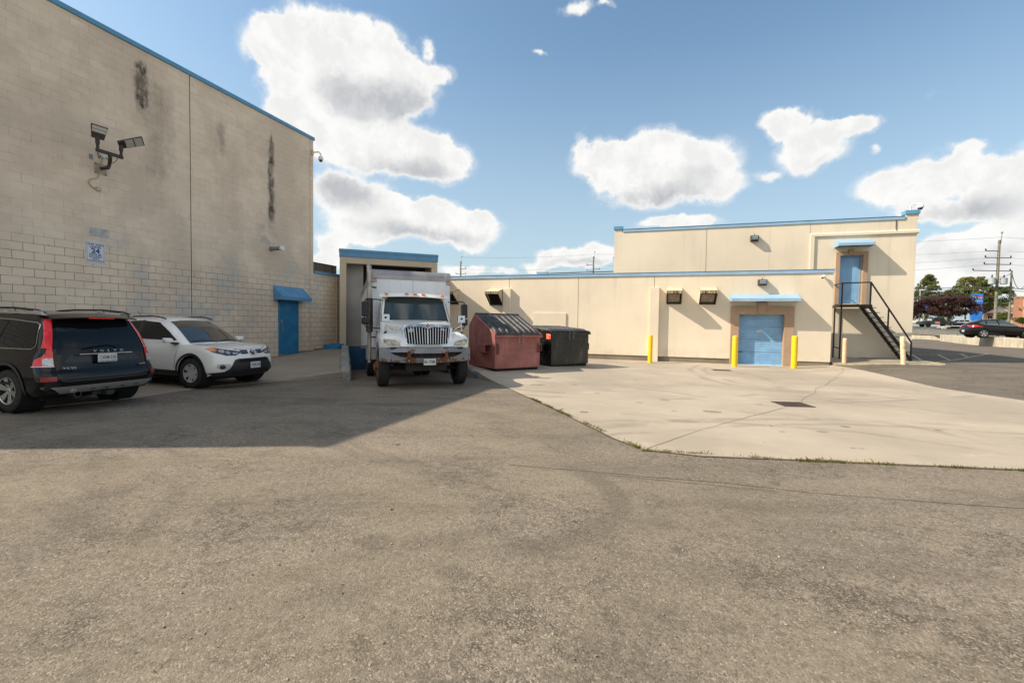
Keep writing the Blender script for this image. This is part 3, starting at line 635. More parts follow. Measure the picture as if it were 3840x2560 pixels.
# lower block wall between the tall building and the loading dock
lw = empty('low_block_wall', (0, 10.7, 0), label='low painted block wall with a blue coping between the tall building and the loading dock', cat='wall')
MB().box(-22, -.025, 9.905, 11.7, -.6, 3.68).build('wall', WALL, lw)
MB().box(-.35, .02, 9.955, 11.72, 3.682, 3.80).build('coping', BLUE, lw, bevel=.008)
gp = MB().box(-.62, -.42, 9.915, 11.9, 3.5, 4.20)
gp.build('metal_parapet', mat('brown_siding', (.20, .165, .13), .6, .2, .08, 3), lw)
b_ = MB()
for yy in (10.5, 11.1, 11.6): b_.box(-.42, -.405, yy, yy+.02, 3.5, 4.2)
b_.box(-.64, -.40, 9.96, 11.9, 4.20, 4.235).build('parapet_seam', mat('brown_siding_dark', (.10, .085, .07), .6, .2, .05), lw)
MB().box(-.025, -.012, 9.95, 11.6, -.2, .44).build('foundation', FOUND, lw)
MB().lathe([(.030, .50), (.030, 3.68)], 'z', 12, (.02, 11.35, 0)).build('downspout', CREAMM, lw, smooth=True)
st_ = MB().box(.03, .80, 10.50, 11.1, .3, .60); st_.box(.25, .80, 10.7, 11.1, .60, .645)
tag(st_.build('corner_plinth', BLUE_D, bevel=.015), 'low blue painted plinth in the corner beside the dock pillar', 'plinth')

# ================================================================== loading dock
MD = Matrix(((PB.x, PA.x, 0, .66), (PB.y, PA.y, 0, 10.77), (0, 0, 1, 0), (0, 0, 0, 1)))     # local x across, y into the dock
dk = empty('loading_dock', (.66+PB.x*2.1, 10.77+PB.y*2.1, 0), label='cream angled loading dock portal with a blue fascia around the white box truck', cat='loading dock')
CRD = stucco_mat('dock_stucco', (.60, .50, .365))
W_ = 4.34
MB().box(0, .28, 0, .34, .1, 4.22, M=MD).build('pillar', CRD, dk, bevel=.01); MB().box(W_-.28, W_, 0, .34, -.3, 4.22, M=MD).build('pillar', CRD, dk, bevel=.01)
MB().box(0, W_, .0, .34, 4.222, 4.50, M=MD).build('header', CRD, dk, bevel=.01)
MB().box(-.02, W_+.02, -.035, .36, 4.502, 4.722, M=MD).build('fascia', BLUE, dk, bevel=.006)
MB().box(-.035, W_+.035, -.05, .37, 4.724, 4.84, M=MD).build('coping', BLUE, dk, bevel=.006)
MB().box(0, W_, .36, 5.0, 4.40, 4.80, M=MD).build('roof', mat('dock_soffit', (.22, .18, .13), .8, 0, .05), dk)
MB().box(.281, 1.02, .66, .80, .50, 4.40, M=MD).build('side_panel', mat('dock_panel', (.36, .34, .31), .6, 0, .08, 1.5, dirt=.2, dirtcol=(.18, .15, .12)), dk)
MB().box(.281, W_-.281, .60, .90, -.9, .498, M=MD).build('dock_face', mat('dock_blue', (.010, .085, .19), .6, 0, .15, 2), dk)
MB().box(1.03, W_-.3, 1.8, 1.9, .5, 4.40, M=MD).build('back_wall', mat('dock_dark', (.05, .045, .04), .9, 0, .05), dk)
MB().box(.0, .28, .342, 5, -.8, 4.39, M=MD).build('side_wall', CRD, dk); MB().box(W_-.28, W_, .342, 5, -.8, 4.39, M=MD).build('side_wall', CRD, dk)
MB().box(1.15, 1.4, .45, .598, -.25, .40, M=MD).build('bumper_block', BLACK, dk, bevel=.02)
# rough kerb walls that hold the slabs beside the well
def kerb_wall(name, u0, u1, s0, s1, ztop, label, seed, mm):
    r = random.Random(seed); b = MB(); secs = []; n = int((s1-s0)/.16)
    for i in range(n+1):
        s_ = s0+(s1-s0)*i/n; z = ztop(s_)+r.uniform(-.035, .03); j0, j1 = r.uniform(-.02, .02), r.uniform(-.03, .02); zb = pit_z(s_)-.3
        P = lambda u, zz: (PO.x+PA.x*s_+PB.x*u, PO.y+PA.y*s_+PB.y*u, zz)
        secs.append([P(u0+j0, zb), P(u1+j1, zb), P(u1+j1*1.5, z-.06), P(u1-.04, z+r.uniform(-.02, .01)), P(u0+.04, z), P(u0+j0, z-.05)])
    b.loft(secs); return tag(b.build(name, mm), label, 'kerb wall')
def painted_kerb():
    m, t, b = newmat('chipped_blue_kerb'); co = t.coord('Object')
    n = t.noise(co, 4.5, 6, .7)
    c = t.mix(t.ramp(n, .40, .46), (.05, .20, .33), (.33, .30, .25)); c = t.mix(t.ramp(t.noise(co, 14, 5, .7), .5, .7), c, (.20, .18, .15))
    t.put(b.inputs['Base Color'], c); b.inputs['Roughness'].default_value = .9
    bn = t.new('ShaderNodeBump'); bn.inputs['Strength'].default_value = 1; bn.inputs['Distance'].default_value = .03; t.l.new(t.noise(co, 12, 6, .7), bn.inputs['Height']); t.l.new(bn.outputs[0], b.inputs['Normal']); return m
PK = painted_kerb()
kerb_wall('kerb_wall', -.13, .16, 0, 7.4, lambda s: .27+.045*s-.10*(s < .5), 'rough chipped kerb wall with blue paint left of the box truck', 3, PK)
kerb_wall('kerb_wall', 3.88, 4.00, -.6, 7.4, lambda s: .012+.27*ss((s+2.9)/6.2)+.012, 'kerb wall with blue paint between the truck well and the red dumpster', 5, PK)

# ================================================================== low stucco building
YF = 16.26
lb = empty('stucco_building', (12, YF, 0), label='long low cream stucco building with a blue coping and a blue garage door', cat='building')
def wall_with_hole(x0, x1, z0, z1, hx0, hx1, hz1, y0, y1):
    b = MB(); b.box(x0, hx0, y0, y1, z0, z1); b.box(hx1, x1, y0, y1, z0, z1); b.box(hx0, hx1, y0, y1, hz1, z1); return b
wb = MB()
GX0, GX1, GZ = 17.47, 19.245, 2.23
poly = [(3.3, .245), (GX0, .245), (GX0, GZ), (GX1, GZ), (GX1, .245), (21.0, .245), (21.0, 3.99), (3.3, 3.99)]
wb.prism(poly, lambda a, b, d: (a, d, b), YF, YF+.235)
wb.build('wall', CREAM, lb)
MB().box(20.70, 21.0, YF+.301, YF+.34, .245, 3.99).build('wall_return', CREAM, lb)
MB().box(3.0, 20.99, YF+.31, 16.59, 3.4, 3.95).box(-12, 11.93, 16.6, 34, -.5, 3.95).build('roof_slab', mat('roof_gravel', (.30, .29, .27), .9, 0, .1), lb)
MB().box(-14, 3.299, 15.2, 16.5, -.5, 3.98).build('side_block', CRD, lb)
MB().box(3.3, GX0-.02, YF+.035, YF+.28, -.4, .243).box(GX1+.02, 20.98, YF+.035, YF+.28, -.4, .243).build('foundation', FOUND, lb)
cp = MB().box(3.2, 21.03, YF-.035, YF+.33, 3.992, 4.118); cp.build('coping', BLUE_L, lb, bevel=.006)
MB().box(3.2, 21.035, YF-.05, YF+.34, 4.12, 4.135).build('coping_cap', BLUE_D, lb); MB().box(3.2, 21.03, YF-.042, YF-.036, 3.978, 4.0).build('drip_edge', BLUE_L, lb)
JG = mat('joint_grey', (.20, .17, .125), .9, 0, 0)
for (xj, z0) in ((6.73, 3.45), (10.30, .25), (13.85, 3.45)): MB().box(xj-.011, xj+.011, YF-.0025, YF+.01, z0, 3.978).build('control_joint', JG, lb)
MB().box(6.45, 6.86, YF-.20, YF-.001, -.1, 3.435).build('pilaster', CREAM, lb, bevel=.008)
MB().box(13.68, 14.09, YF-.20, YF-.001, -.1, 3.43).build('pilaster', CREAM, lb, bevel=.008)
MB().box(8.03, 9.72, YF-.055, YF-.001, .9, 2.22).build('raised_panel', CREAM, lb, bevel=.006)
SHED = stucco_mat('hood_stucco', (.60, .50, .36))
def fringe_mat():
    m, t, b = newmat('weathered_fascia'); co = t.coord('Object')
    c = t.mix(t.ramp(t.noise(t.vm('MULTIPLY', co, (26, 26, 1.5)), 1.0, 4, .6), .42, .58), (.42, .34, .22), (.085, .055, .03))
    t.put(b.inputs['Base Color'], c); b.inputs['Roughness'].default_value = .85; return m
FR = fringe_mat()
def vent(x0, x1, zt, zb, louvre, label=None):
    fl_ = MB(); y1 = YF-.75
    zf, zf2 = zt-.19, zt-.30
    # side cheeks, top plate
    for (a, c) in ((x0, x0+.035), (x1-.035, x1)):
        fl_.prism([(YF-.001, zb), (YF-.001, zt), (y1, zf), (y1, zf2)], lambda p, q, d: (d, p, q), a, c)
    fl_.hull8([(x0, y1, zf-.03), (x1, y1, zf-.03), (x0, YF-.001, zt-.03), (x1, YF-.001, zt-.03), (x0, y1, zf+.003), (x1, y1, zf+.003), (x0, YF-.001, zt+.004), (x1, YF-.001, zt+.004)])
    o = fl_.build('vent_hood', SHED, lb)
    MB().box(x0-.004, x1+.004, y1-.012, y1+.004, zf2-.012, zf+.006).build('fascia', FR, o)
    # dark slanted opening with frame
    def sl(s, t): # s across, t from top (0) to bottom (1)
        return Vector((x0+.035+(x1-x0-.07)*s, y1+.02+(YF-.03-y1)*t, zf2-.01+(zb+.01-zf2)*t))
    f = MB(); 
    for (a, c) in ((sl(0, 0), sl(0, 1)), (sl(1, 0), sl(1, 1)), (sl(0, 1), sl(1, 1)), (sl(0, .03), sl(1, .03))): f.bar(a, c, .045, .03)
    f.build('vent_frame', DARK, o)
    l = MB(); o1 = Vector((0, .34, 0)); l.quad(sl(0, 0)+o1, sl(1, 0)+o1, sl(1, .50)+o1+Vector((0, -.05, 0)), sl(0, .50)+o1+Vector((0, -.05, 0))); l.quad(sl(0, .50)+o1+Vector((0, -.05, 0)), sl(1, .50)+o1+Vector((0, -.05, 0)), sl(1, .97)+Vector((0, .02, .01)), sl(0, .97)+Vector((0, .02, .01))); l.build('vent_screen', INNER_K, o)
    if louvre:
        l = MB(); n = 6
        for k in range(n):
            t = .12+k*.14; a, c = sl(.06, t)+Vector((0, .10, 0)), sl(.90, t)+Vector((0, .10, 0)); l.hull8([a, c, a+Vector((0, .06, -.02)), c+Vector((0, .06, -.02)), a+Vector((0, .005, .035)), c+Vector((0, .005, .035)), a+Vector((0, .06, .02)), c+Vector((0, .06, .02))])
        l.build('louvre', mat('louvre_grey', (.42, .35, .26), .6, .2, .2, 10), o)
    return o
vent(3.20, 3.92, 3.45, 2.65, False); vent(5.67, 6.41, 3.45, 2.60, False); vent(14.40, 15.07, 3.415, 2.68, True); vent(15.80, 16.515, 3.415, 2.665, True)
# garage door with tan surround
fr = MB(); fo = [(17.14, -.05), (17.14, 2.57), (19.61, 2.57), (19.61, -.05), (GX1-.006, -.05), (GX1-.006, GZ-.006), (GX0+.006, GZ-.006), (GX0+.006, -.05)]
fr.prism(fo, lambda a, b, d: (a, d, b), YF-.07, YF+.24)
sur = fr.build('door_surround', TAN, lb, bevel=.006)
MB().prism([(18.245, 2.25), (18.485, 2.25), (18.56, 2.74), (18.15, 2.74)], lambda a, b, d: (a, d, b), YF-.12, YF-.002).build('keystone', TAN, sur, bevel=.006)
def ribbed(name, x0, x1, z0, z1, y, n, m, parent):
    b = MB(); prof = []
    npan = 4
    for p in range(npan):
        za, zb_ = z0+(z1-z0)*p/npan, z0+(z1-z0)*(p+1)/npan
        prof += [(za+.004, y+.012), (za+.010, y)]
        for k in range(1, n):
            zc = za+(zb_-za)*k/n; prof += [(zc-.008, y), (zc, y+.007), (zc+.008, y)]
        prof += [(zb_-.010, y), (zb_-.004, y+.012), (zb_, y+.022)]
    V = [[b.bm.verts.new((x, yy, zz)) for x in (x0, x1)] for zz, yy in prof]
    for a, c in zip(V[:-1], V[1:]): b.bm.faces.new((a[0], a[1], c[1], c[0]))
    return b.build(name, m, parent)
gd = ribbed('garage_door', GX0-.03, GX1+.03, .01, GZ+.02, YF+.245, 5, BLUE_G, lb)
MB().box(18.22, 18.40, YF+.23, YF+.243, 1.44, 1.54).build('notice_plate', mat('notice_grey', (.50, .50, .46), .6, 0, .1), gd)
MB().box(GX0+.02, GX0+.20, YF+.21, YF+.243, .545, .57).build('latch', DARK, gd)
MB().box(GX0, GX1, YF-.10, YF+.3, -.1, .022).build('threshold', mat('blue_floor_paint', (.40, .55, .62), .7, 0, .1, 5, dirt=.5, dirtcol=(.30, .25, .2)), lb)
def awning(x0, x1, yw, p, zt, zf, zb_, parent, m, dx=0.0):
    y1 = yw-p; b = MB()
    T = .02
    b.hull8([(x0, y1, zf-T), (x1, y1, zf-T), (x0, yw-.001, zt-T), (x1, yw-.001, zt-T), (x0, y1, zf), (x1, y1, zf), (x0, yw-.001, zt), (x1, yw-.001, zt)])
    b.box(x0, x1, y1-.001, y1+.02, zb_, zf-.0005)
    for (a, c) in ((x0+.0015, x0+.02), (x1-.02, x1-.0015)): b.prism([(yw-.001, zb_), (yw-.001, zt-.004), (y1+.001, zf-.004), (y1+.001, zb_)], lambda q, r, d: (d, q, r), a, c)
    o = b.build('awning', m, parent)
    MB().box(x0+.03, x1-.03, y1+.03, yw-.002, zb_+.03, zb_+.04).build('soffit', mat('soffit_blue', (.05, .17, .25), .6, 0, .05), o)
    return o
awning(17.09, 19.72, YF, .60, 3.10, 2.895, 2.77, lb, BLUE_L)
# ================================================================== upper stucco building
YU = 16.61
ub = empty('two_storey_building', (18, YU, 0), label='taller cream stucco block with a blue coping behind and above the garage wall', cat='building')
DX0, DX1, DZ0, DZ1 = 21.30, 22.125, 2.71, 4.73
ubw = MB(); 
ubw.prism([(11.94, 3.0), (20.9, 3.0), (20.9, .45), (22.7, .47), (23.93, .80), (23.93, 6.12), (11.94, 6.12)], lambda a, b, d: (a, d, b), YU, YU+.001)
ubw.bm.free(); ubw = MB()
for (x0, x1, z0, z1) in ((11.94, DX0, .2, 6.12), (DX1, 23.92, .47, 6.12), (DX0, DX1, .2, DZ0-.001), (DX0, DX1, DZ1, 6.12)): ubw.box(x0, x1, YU, YU+.34, z0, z1)
ubw.box(11.95, 23.90, YU+.341, 38, .55, 6.10)
ubw.build('wall', CREAM2, ub)
MB().box(21.1, 23.80, YU+.04, YU+.33, -.1, .468).box(23.6, 23.84, YU+.34, 37.9, -.1, .548).build('foundation', FOUND, ub)
c2 = MB(); c2.box(12.33, 23.50, YU-.035, YU+.34, 6.121, 6.245); c2.build('coping', BLUE_L, ub, bevel=.005)
MB().box(12.335, 23.495, YU-.05, YU+.35, 6.247, 6.262).build('coping_cap', BLUE_D, ub)
for (x0, x1, z1) in ((11.90, 12.328, 6.41), (23.502, 23.99, 6.48)):
    MB().box(x0+.03, x1-.03, YU, YU+.33, 6.121, z1-.16).build('parapet_end', CREAM2, ub)
    MB().box(x0, x1, YU-.05, YU+.36, z1-.158, z1).build('parapet_coping', BLUE, ub, bevel=.006)
MB().box(23.60, 23.97, YU+.342, 38, 6.101, 6.47).build('side_parapet', CREAM2, ub); MB().box(11.93, 12.2, YU+.342, 38, 6.101, 6.4).build('side_parapet', CREAM2, ub)
cr = MB(); cr.prism([(YU-.001, 5.545), (YU-.065, 5.56), (YU-.065, 5.655), (YU-.03, 5.70), (YU-.001, 5.70)], lambda p, q, d: (d, p, q), 20.19, 23.99); cr.build('cornice_band', CREAM2, ub)
MB().prism([(YU-.03, 5.545), (YU-.03, 5.70), (YU+20, 5.70), (YU+20, 5.545)], lambda p, q, d: (d, p, q), 23.921, 23.985).build('side_band', CREAM2, ub)
MB().box(20.19, 20.335, YU-.065, YU-.001, 4.0, 5.558).build('vertical_band', CREAM2, ub)
MB().box(16.06, 16.078, YU-.0025, YU+.01, 4.1, 6.12).build('control_joint', JG, ub)
MB().box(20.170, 20.183, YU-.0025, YU+.01, 5.7, 6.12).build('control_joint', JG, ub)
fo = [(21.15, DZ0-.03), (21.15, 4.875), (22.295, 4.875), (22.295, DZ0-.03), (DX1-.005, DZ0-.03), (DX1-.005, DZ1-.005), (DX0+.005, DZ1-.005), (DX0+.005, DZ0-.03)]
su2 = MB().prism(fo, lambda a, b, d: (a, d, b), YU-.06, YU+.10).build('door_surround', TAN, ub, bevel=.005)
MB().prism([(21.62, 4.745), (21.76, 4.745), (21.79, 4.955), (21.585, 4.955)], lambda a, b, d: (a, d, b), YU-.10, YU-.002).build('keystone', TAN, su2, bevel=.004)
ud = MB().box(DX0+.05, DX1-.06, YU+.17, YU+.22, DZ0+.02, DZ1-.05).build('door', BLUE_G, ub)
MB().box(DX0, DX0+.048, YU+.08, YU+.24, DZ0, DZ1).box(DX0, DX1, YU+.08, YU+.24, DZ1-.048, DZ1-.002).build('door_frame', BLUE_G, ub)
MB().box(DX1-.058, DX1, YU+.08, YU+.24, DZ0, DZ1-.05).build('door_jamb', mat('grey_jamb', (.30, .30, .32), .5, .2, .05), ub)
for hz_ in (2.95, 3.7, 4.45): MB().box(DX0+.045, DX0+.075, YU+.155, YU+.169, hz_-.06, hz_+.06).build('hinge', DARK, ud)
awning(21.07, 22.345, YU, .58, 5.375, 5.17, 5.06, ub, BLUE_L)
MB().tube([(23.21, YU-.012, 6.12), (23.21, YU-.02, 6.0), (23.21, YU-.02, 5.78), (23.23, YU-.02, 5.70), (23.235, YU-.07, 5.66)], .012, 6).build('cable_conduit', DARK, ub)
MB().box(11.5, 11.93, 20.4, 21.2, 5.40, 5.52).prism([(11.93, 5.12), (11.93, 5.399), (11.62, 5.399)], lambda a, b, d: (a, d, b), 20.45, 21.15).build('side_awning', BLUE, ub)
# security cameras and wall lights
dome_camera('dome_camera', (23.73, YU+.15, 6.40), (.30, -.06, .0), 'white dome camera on a pole at the roof corner above the metal stairs', pole=.34, size=1.15)
bc = empty('bullet_camera', (20.64, YF, 3.82), label='white bullet camera under the blue coping at the end of the garage wall', cat='security camera')
Mc = Matrix.Translation((20.62, YF-.12, 3.83)) @ Matrix.Rotation(math.radians(-28), 4, 'Z') @ Matrix.Rotation(math.radians(18), 4, 'X')
MB().box(-.05, .05, -.24, .06, -.045, .05, M=Mc).build('housing', WHITEP, bc, bevel=.012); MB().box(-.036, .036, -.252, -.238, -.038, .030, M=Mc).build('lens', INNER_K, bc)
MB().tube([(20.66, YF-.002, 3.80), (20.65, YF-.12, 3.81)], .03, 10).build('bracket', WHITEP, bc, smooth=True)
def wallpack(x0, x1, z0, z1, y, label):
    r = empty('wall_light', ((x0+x1)/2, y, z0), label=label, cat='wall light')
    b = MB(); b.hull8([(x0+.03, y-.26, z0+.02), (x1-.03, y-.26, z0+.02), (x0, y-.001, z0-.03), (x1, y-.001, z0-.03), (x0+.01, y-.20, z1), (x1-.01, y-.20, z1), (x0, y-.001, z1+.02), (x1, y-.001, z1+.02)])
    b.build('housing', BRONZE, r, bevel=.012)
    a = MB(); a.hull8([(x0+.055, y-.268, z0+.045), (x1-.055, y-.268, z0+.045), (x0+.055, y-.25, z0+.045), (x1-.055, y-.25, z0+.045), (x0+.05, y-.222, z1-.035), (x1-.05, y-.222, z1-.035), (x0+.05, y-.20, z1-.035), (x1-.05, y-.20, z1-.035)])
    a.build('lens', mat('wall_light_lens', (.20, .26, .30), .15, 0, .05, 20), r)
    MB().box(x0+.05, x1-.05, y-.262, y-.235, (z0+z1)/2-.008, (z0+z1)/2+.006).build('guard_bar', BRONZE, r)
    MB().tube([((x0+x1)/2, y-.05, z1+.01), ((x0+x1)/2, y-.06, z1+.07), ((x0+x1)/2+.015, y-.09, z1+.09)], .012, 6).build('photocell', BRONZE, r)
wallpack(18.16, 18.52, 3.50, 3.72, YF, 'dark wall light with a pale lens above the garage door awning')
wallpack(17.86, 18.19, 5.47, 5.69, YU, 'dark wall light high on the upper stucco block left of the blue door')
# roof railing and funnel above the low roof
rr = empty('roof_rail', (9, 19.6, 4.0), label='thin dark pipe rail with a blue funnel on the low roof', cat='rail')
MB().tube([(8.05, 19.6, 4.56), (11.6, 19.8, 4.62)], .025, 8).build('rail', DARK, rr)
MB().tube([(9.9, 19.7, 3.9), (9.9, 19.7, 4.66)], .02, 6).tube([(10.0, 19.7, 3.9), (10.0, 19.7, 4.64)], .02, 6).build('post', BLUE_L, rr)
MB().hull8([(7.55, 19.4, 4.1), (7.85, 19.4, 4.1), (7.55, 19.9, 4.1), (7.85, 19.9, 4.1), (7.30, 19.3, 4.62), (7.95, 19.3, 4.62), (7.3, 20.0, 4.62), (7.95, 20.0, 4.62)]).build('funnel', BLUE_L, rr)

# ================================================================== bollards
def bollard(x, y, z, h, r, m, label, group, lean=0.0, bands=False):
    b = MB(); prof = [(r*.99, -.05)]+[(r, h*k/6) for k in range(1, 6)]+[(r, h-.05), (r*.94, h-.02), (r*.72, h), (0.001, h+.008)]
    b.lathe(prof, 'z', 24)
    root = empty('bollard', (x, y, z), label=label, cat='bollard', group=group, rot=(0, -lean, 0))
    b.build('post', m, root, local=True, smooth=True)
    if bands:
        k = MB(); 
        for zz in (h*.78, h*.915): k.lathe([(r+.0015, zz), (r+.0015, zz+.012)], 'z', 24, cap=False)
        k.build('reflective_band', mat('band_pale', (.75, .62, .35), .5, 0, 0), root, local=True)
    return root
bollard(13.785, 15.02, .01, 1.235, .097, YELL, 'yellow bollard standing in front of the stucco pilaster, farthest left', 'yellow bollards along the stucco wall')
bollard(17.163, 14.82, .01, 1.285, .105, YELL, 'yellow bollard with two thin pale rings at the left side of the garage door', 'yellow bollards along the stucco wall', bands=True)
bollard(19.413, 15.14, .01, 1.325, .112, YELL, 'yellow bollard at the right side of the garage door', 'yellow bollards along the stucco wall')
bollard(21.17, 15.2, .33, .95, .076, CREAMB, 'short upright cream bollard in front of the stair landing posts', 'cream bollards by the metal stairs')
CB2 = mat('chipped_cream', (.78, .60, .40), .6, 0, .08, 6, dirt=.5, dirtcol=(.08, .06, .05), dscale=7)
bollard(23.02, 14.95, .27, 1.13, .082, CB2, 'leaning chipped cream bollard at the foot of the metal stairs', 'cream bollards by the metal stairs', lean=math.radians(4.0))

# ================================================================== stair platform and stairs
pf = MB(); r0 = [(20.75, 14.95, .262), (23.6, 14.95, .385), (24.3, 15.02, .41)]; r1 = [(20.75, 15.9, .44), (23.6, 15.9, .455), (24.3, 15.9, .43)]; r2 = [(20.75, 16.7, .45), (23.6, 16.7, .46), (24.3, 16.7, .43)]
lo = [(x, y+.02, z-.4) for x, y, z in r0]
for A_, B_ in ((lo, r0), (r0, r1), (r1, r2)):
    for i in range(2): pf.quad(A_[i], A_[i+1], B_[i+1], B_[i])
pf.quad(lo[0], r0[0], r1[0], (20.75, 15.9, 0)); pf.quad((20.75, 15.9, 0), r1[0], r2[0], (20.75, 16.7, 0))
pf.build('stair_pavement', KERB, props=dict(kind='structure'))
kp = MB()
for (x0, z0), (x1, z1) in (((20.75, .262), (23.6, .385)), ((23.6, .385), (24.3, .41))): kp.hull8([(x0, 14.935, z0-.05), (x1, 14.935, z1-.05), (x0, 15.05, z0+.01), (x1, 15.05, z1+.01), (x0, 14.94, z0+.008), (x1, 14.94, z1+.008), (x0, 15.05, z0+.014), (x1, 15.05, z1+.014)])
kp.build('kerb_paint', LINEP, props=dict(kind='structure'))
sc = empty('metal_staircase', (22, 16, .45), label='steep black steel staircase with open treads and a landing at the upper blue door', cat='staircase')
SM = mat('stair_black', (.016, .014, .013), .42, .3, .2, 6, dirt=.25, dirtcol=(.06, .035, .02))
fy, by = 15.62, 16.42
MB().box(21.08, 22.16, fy-.03, YU-.062, 2.585, 2.635).build('platform', SM, sc)
MB().bar((21.08, fy, 2.56), (22.16, fy, 2.575), .05, .08).bar((22.16, fy, 2.56), (22.16, YU-.07, 2.56), .045, .075).bar((21.08, fy, 2.56), (21.08, YU-.07, 2.56), .045, .075).build('platform_frame', SM, sc)
for yy in (fy, by): MB().bar((22.04, yy, 2.60), (23.52, yy, .44), .035, .115).build('stringer', SM, sc)
for k in range(11):
    t = (k+.6)/11.3; x = 22.04+1.48*t; z = 2.60-2.16*t+.02
    MB().box(x-.11, x+.16, fy-.10, by+.06, z-.010, z+.012).build('tread', SM, sc)
MB().bar((21.13, fy, .44), (21.13, fy, 3.48), .050).build('post', SM, sc); MB().bar((21.16, YU-.12, .45), (21.16, YU-.12, 2.60), .048).build('post', SM, sc)
MB().bar((22.10, fy, 2.6), (22.10, fy, 3.52), .05).build('post', SM, sc)
MB().bar((22.72, fy, 1.62), (22.72, fy, 2.50), .045).build('post', SM, sc)
MB().bar((23.50, fy, .45), (23.50, fy, 1.17), .045).build('post', SM, sc)
MB().bar((21.13, fy, .85), (21.16, YU-.12, .9), .035).build('cross_bar', SM, sc)
hr = MB(); hr.bar((21.10, fy, 3.49), (22.12, fy, 3.515), .05, .045); hr.bar((21.12, fy, 3.49), (21.15, YU-.02, 3.50), .045)
hr.bar((22.10, fy, 3.51), (23.50, fy, 1.17), .048); hr.build('handrail', SM, sc)

# the upper block, its cameras, lights, stairs and pavement stand about 1.3 m further back than the garage wall
KH = 1.056
for o in list(S.objects):
    if o.parent is None and (o in (ub, sc) or o.name.startswith('stair_pavement') or o.name.startswith('kerb_paint') or o.get('label', '').startswith(('white dome camera on a pole', 'dark wall light high', 'short upright cream', 'leaning chipped cream'))):
        o.location = CAM*(1-KH)+o.location*KH; o.scale = (KH,)*3
# ================================================================== drains, spots
def grate(cx, cy, w, d, rz, label, nb, m2):
    r = empty('drain_grate', (cx, cy, h_right(cx, cy)), rz, label=label, cat='drain grate')
    MB().box(-w/2, w/2, -d/2, d/2, -.02, .0035).build('drain_pit', INNER_K, r, local=True)
    f = MB(); 
    for (a, b, c, e) in ((-w/2, w/2, -d/2, -d/2+.04), (-w/2, w/2, d/2-.04, d/2), (-w/2, -w/2+.04, -d/2+.04, d/2-.04), (w/2-.04, w/2, -d/2+.04, d/2-.04)): f.box(a, b, c, e, .0, .010)
    f.build('frame', m2, r, local=True)
    for k in range(nb):
        x = -w/2+.04+(w-.08)*(k+.5)/nb; MB().box(x-.011, x+.011, -d/2+.04, d/2-.04, .0036, .009).build('bar', m2, r, local=True)
RUST = mat('rusty_iron', (.075, .050, .040), .8, .3, .2, 10)
grate(17.03, 4.86, .62, .62, math.radians(14), 'large square rusty drain grate in the middle of the sunlit concrete', 10, RUST)
grate(16.46, 12.75, .64, .42, math.radians(10), 'small drain grate near the wall left of the garage door', 11, RUST)
# ================================================================== vehicles
def interp(tab, x, smooth=True):
    if x <= tab[0][0]: return tab[0][1]
    for (a, va), (b, vb) in zip(tab[:-1], tab[1:]):
        if x <= b:
            t = (x-a)/(b-a)
            return va+(vb-va)*t
    return tab[-1][1]
def sell(a, n):
    c, s_ = math.cos(a), math.sin(a)
    return math.copysign(abs(c)**(2/n), c), math.copysign(abs(s_)**(2/n), s_)
def rr_pt(a, L, W, Rc, cf, cr, cs):
    c, s_ = math.cos(a), math.sin(a); sx, sy = (1 if c >= 0 else -1), (1 if s_ >= 0 else -1)
    u = abs(math.atan2(abs(s_), abs(c)))/(PI/2); Rc = min(Rc, W*.8, L*.5)
    if u < .28: x, y = L, (W-Rc)*u/.28
    elif u < .66:
        b = (u-.28)/.38*PI/2; e = 2/2.4; x, y = L-Rc+Rc*math.cos(b)**e, W-Rc+Rc*math.sin(b)**e
    else: x, y = (L-Rc)*(1-(u-.66)/.34), W
    x -= (cf if sx > 0 else cr)*(y/W)**2; y *= 1-cs*(min(1, x/L))**4
    return sx*x, sy*y
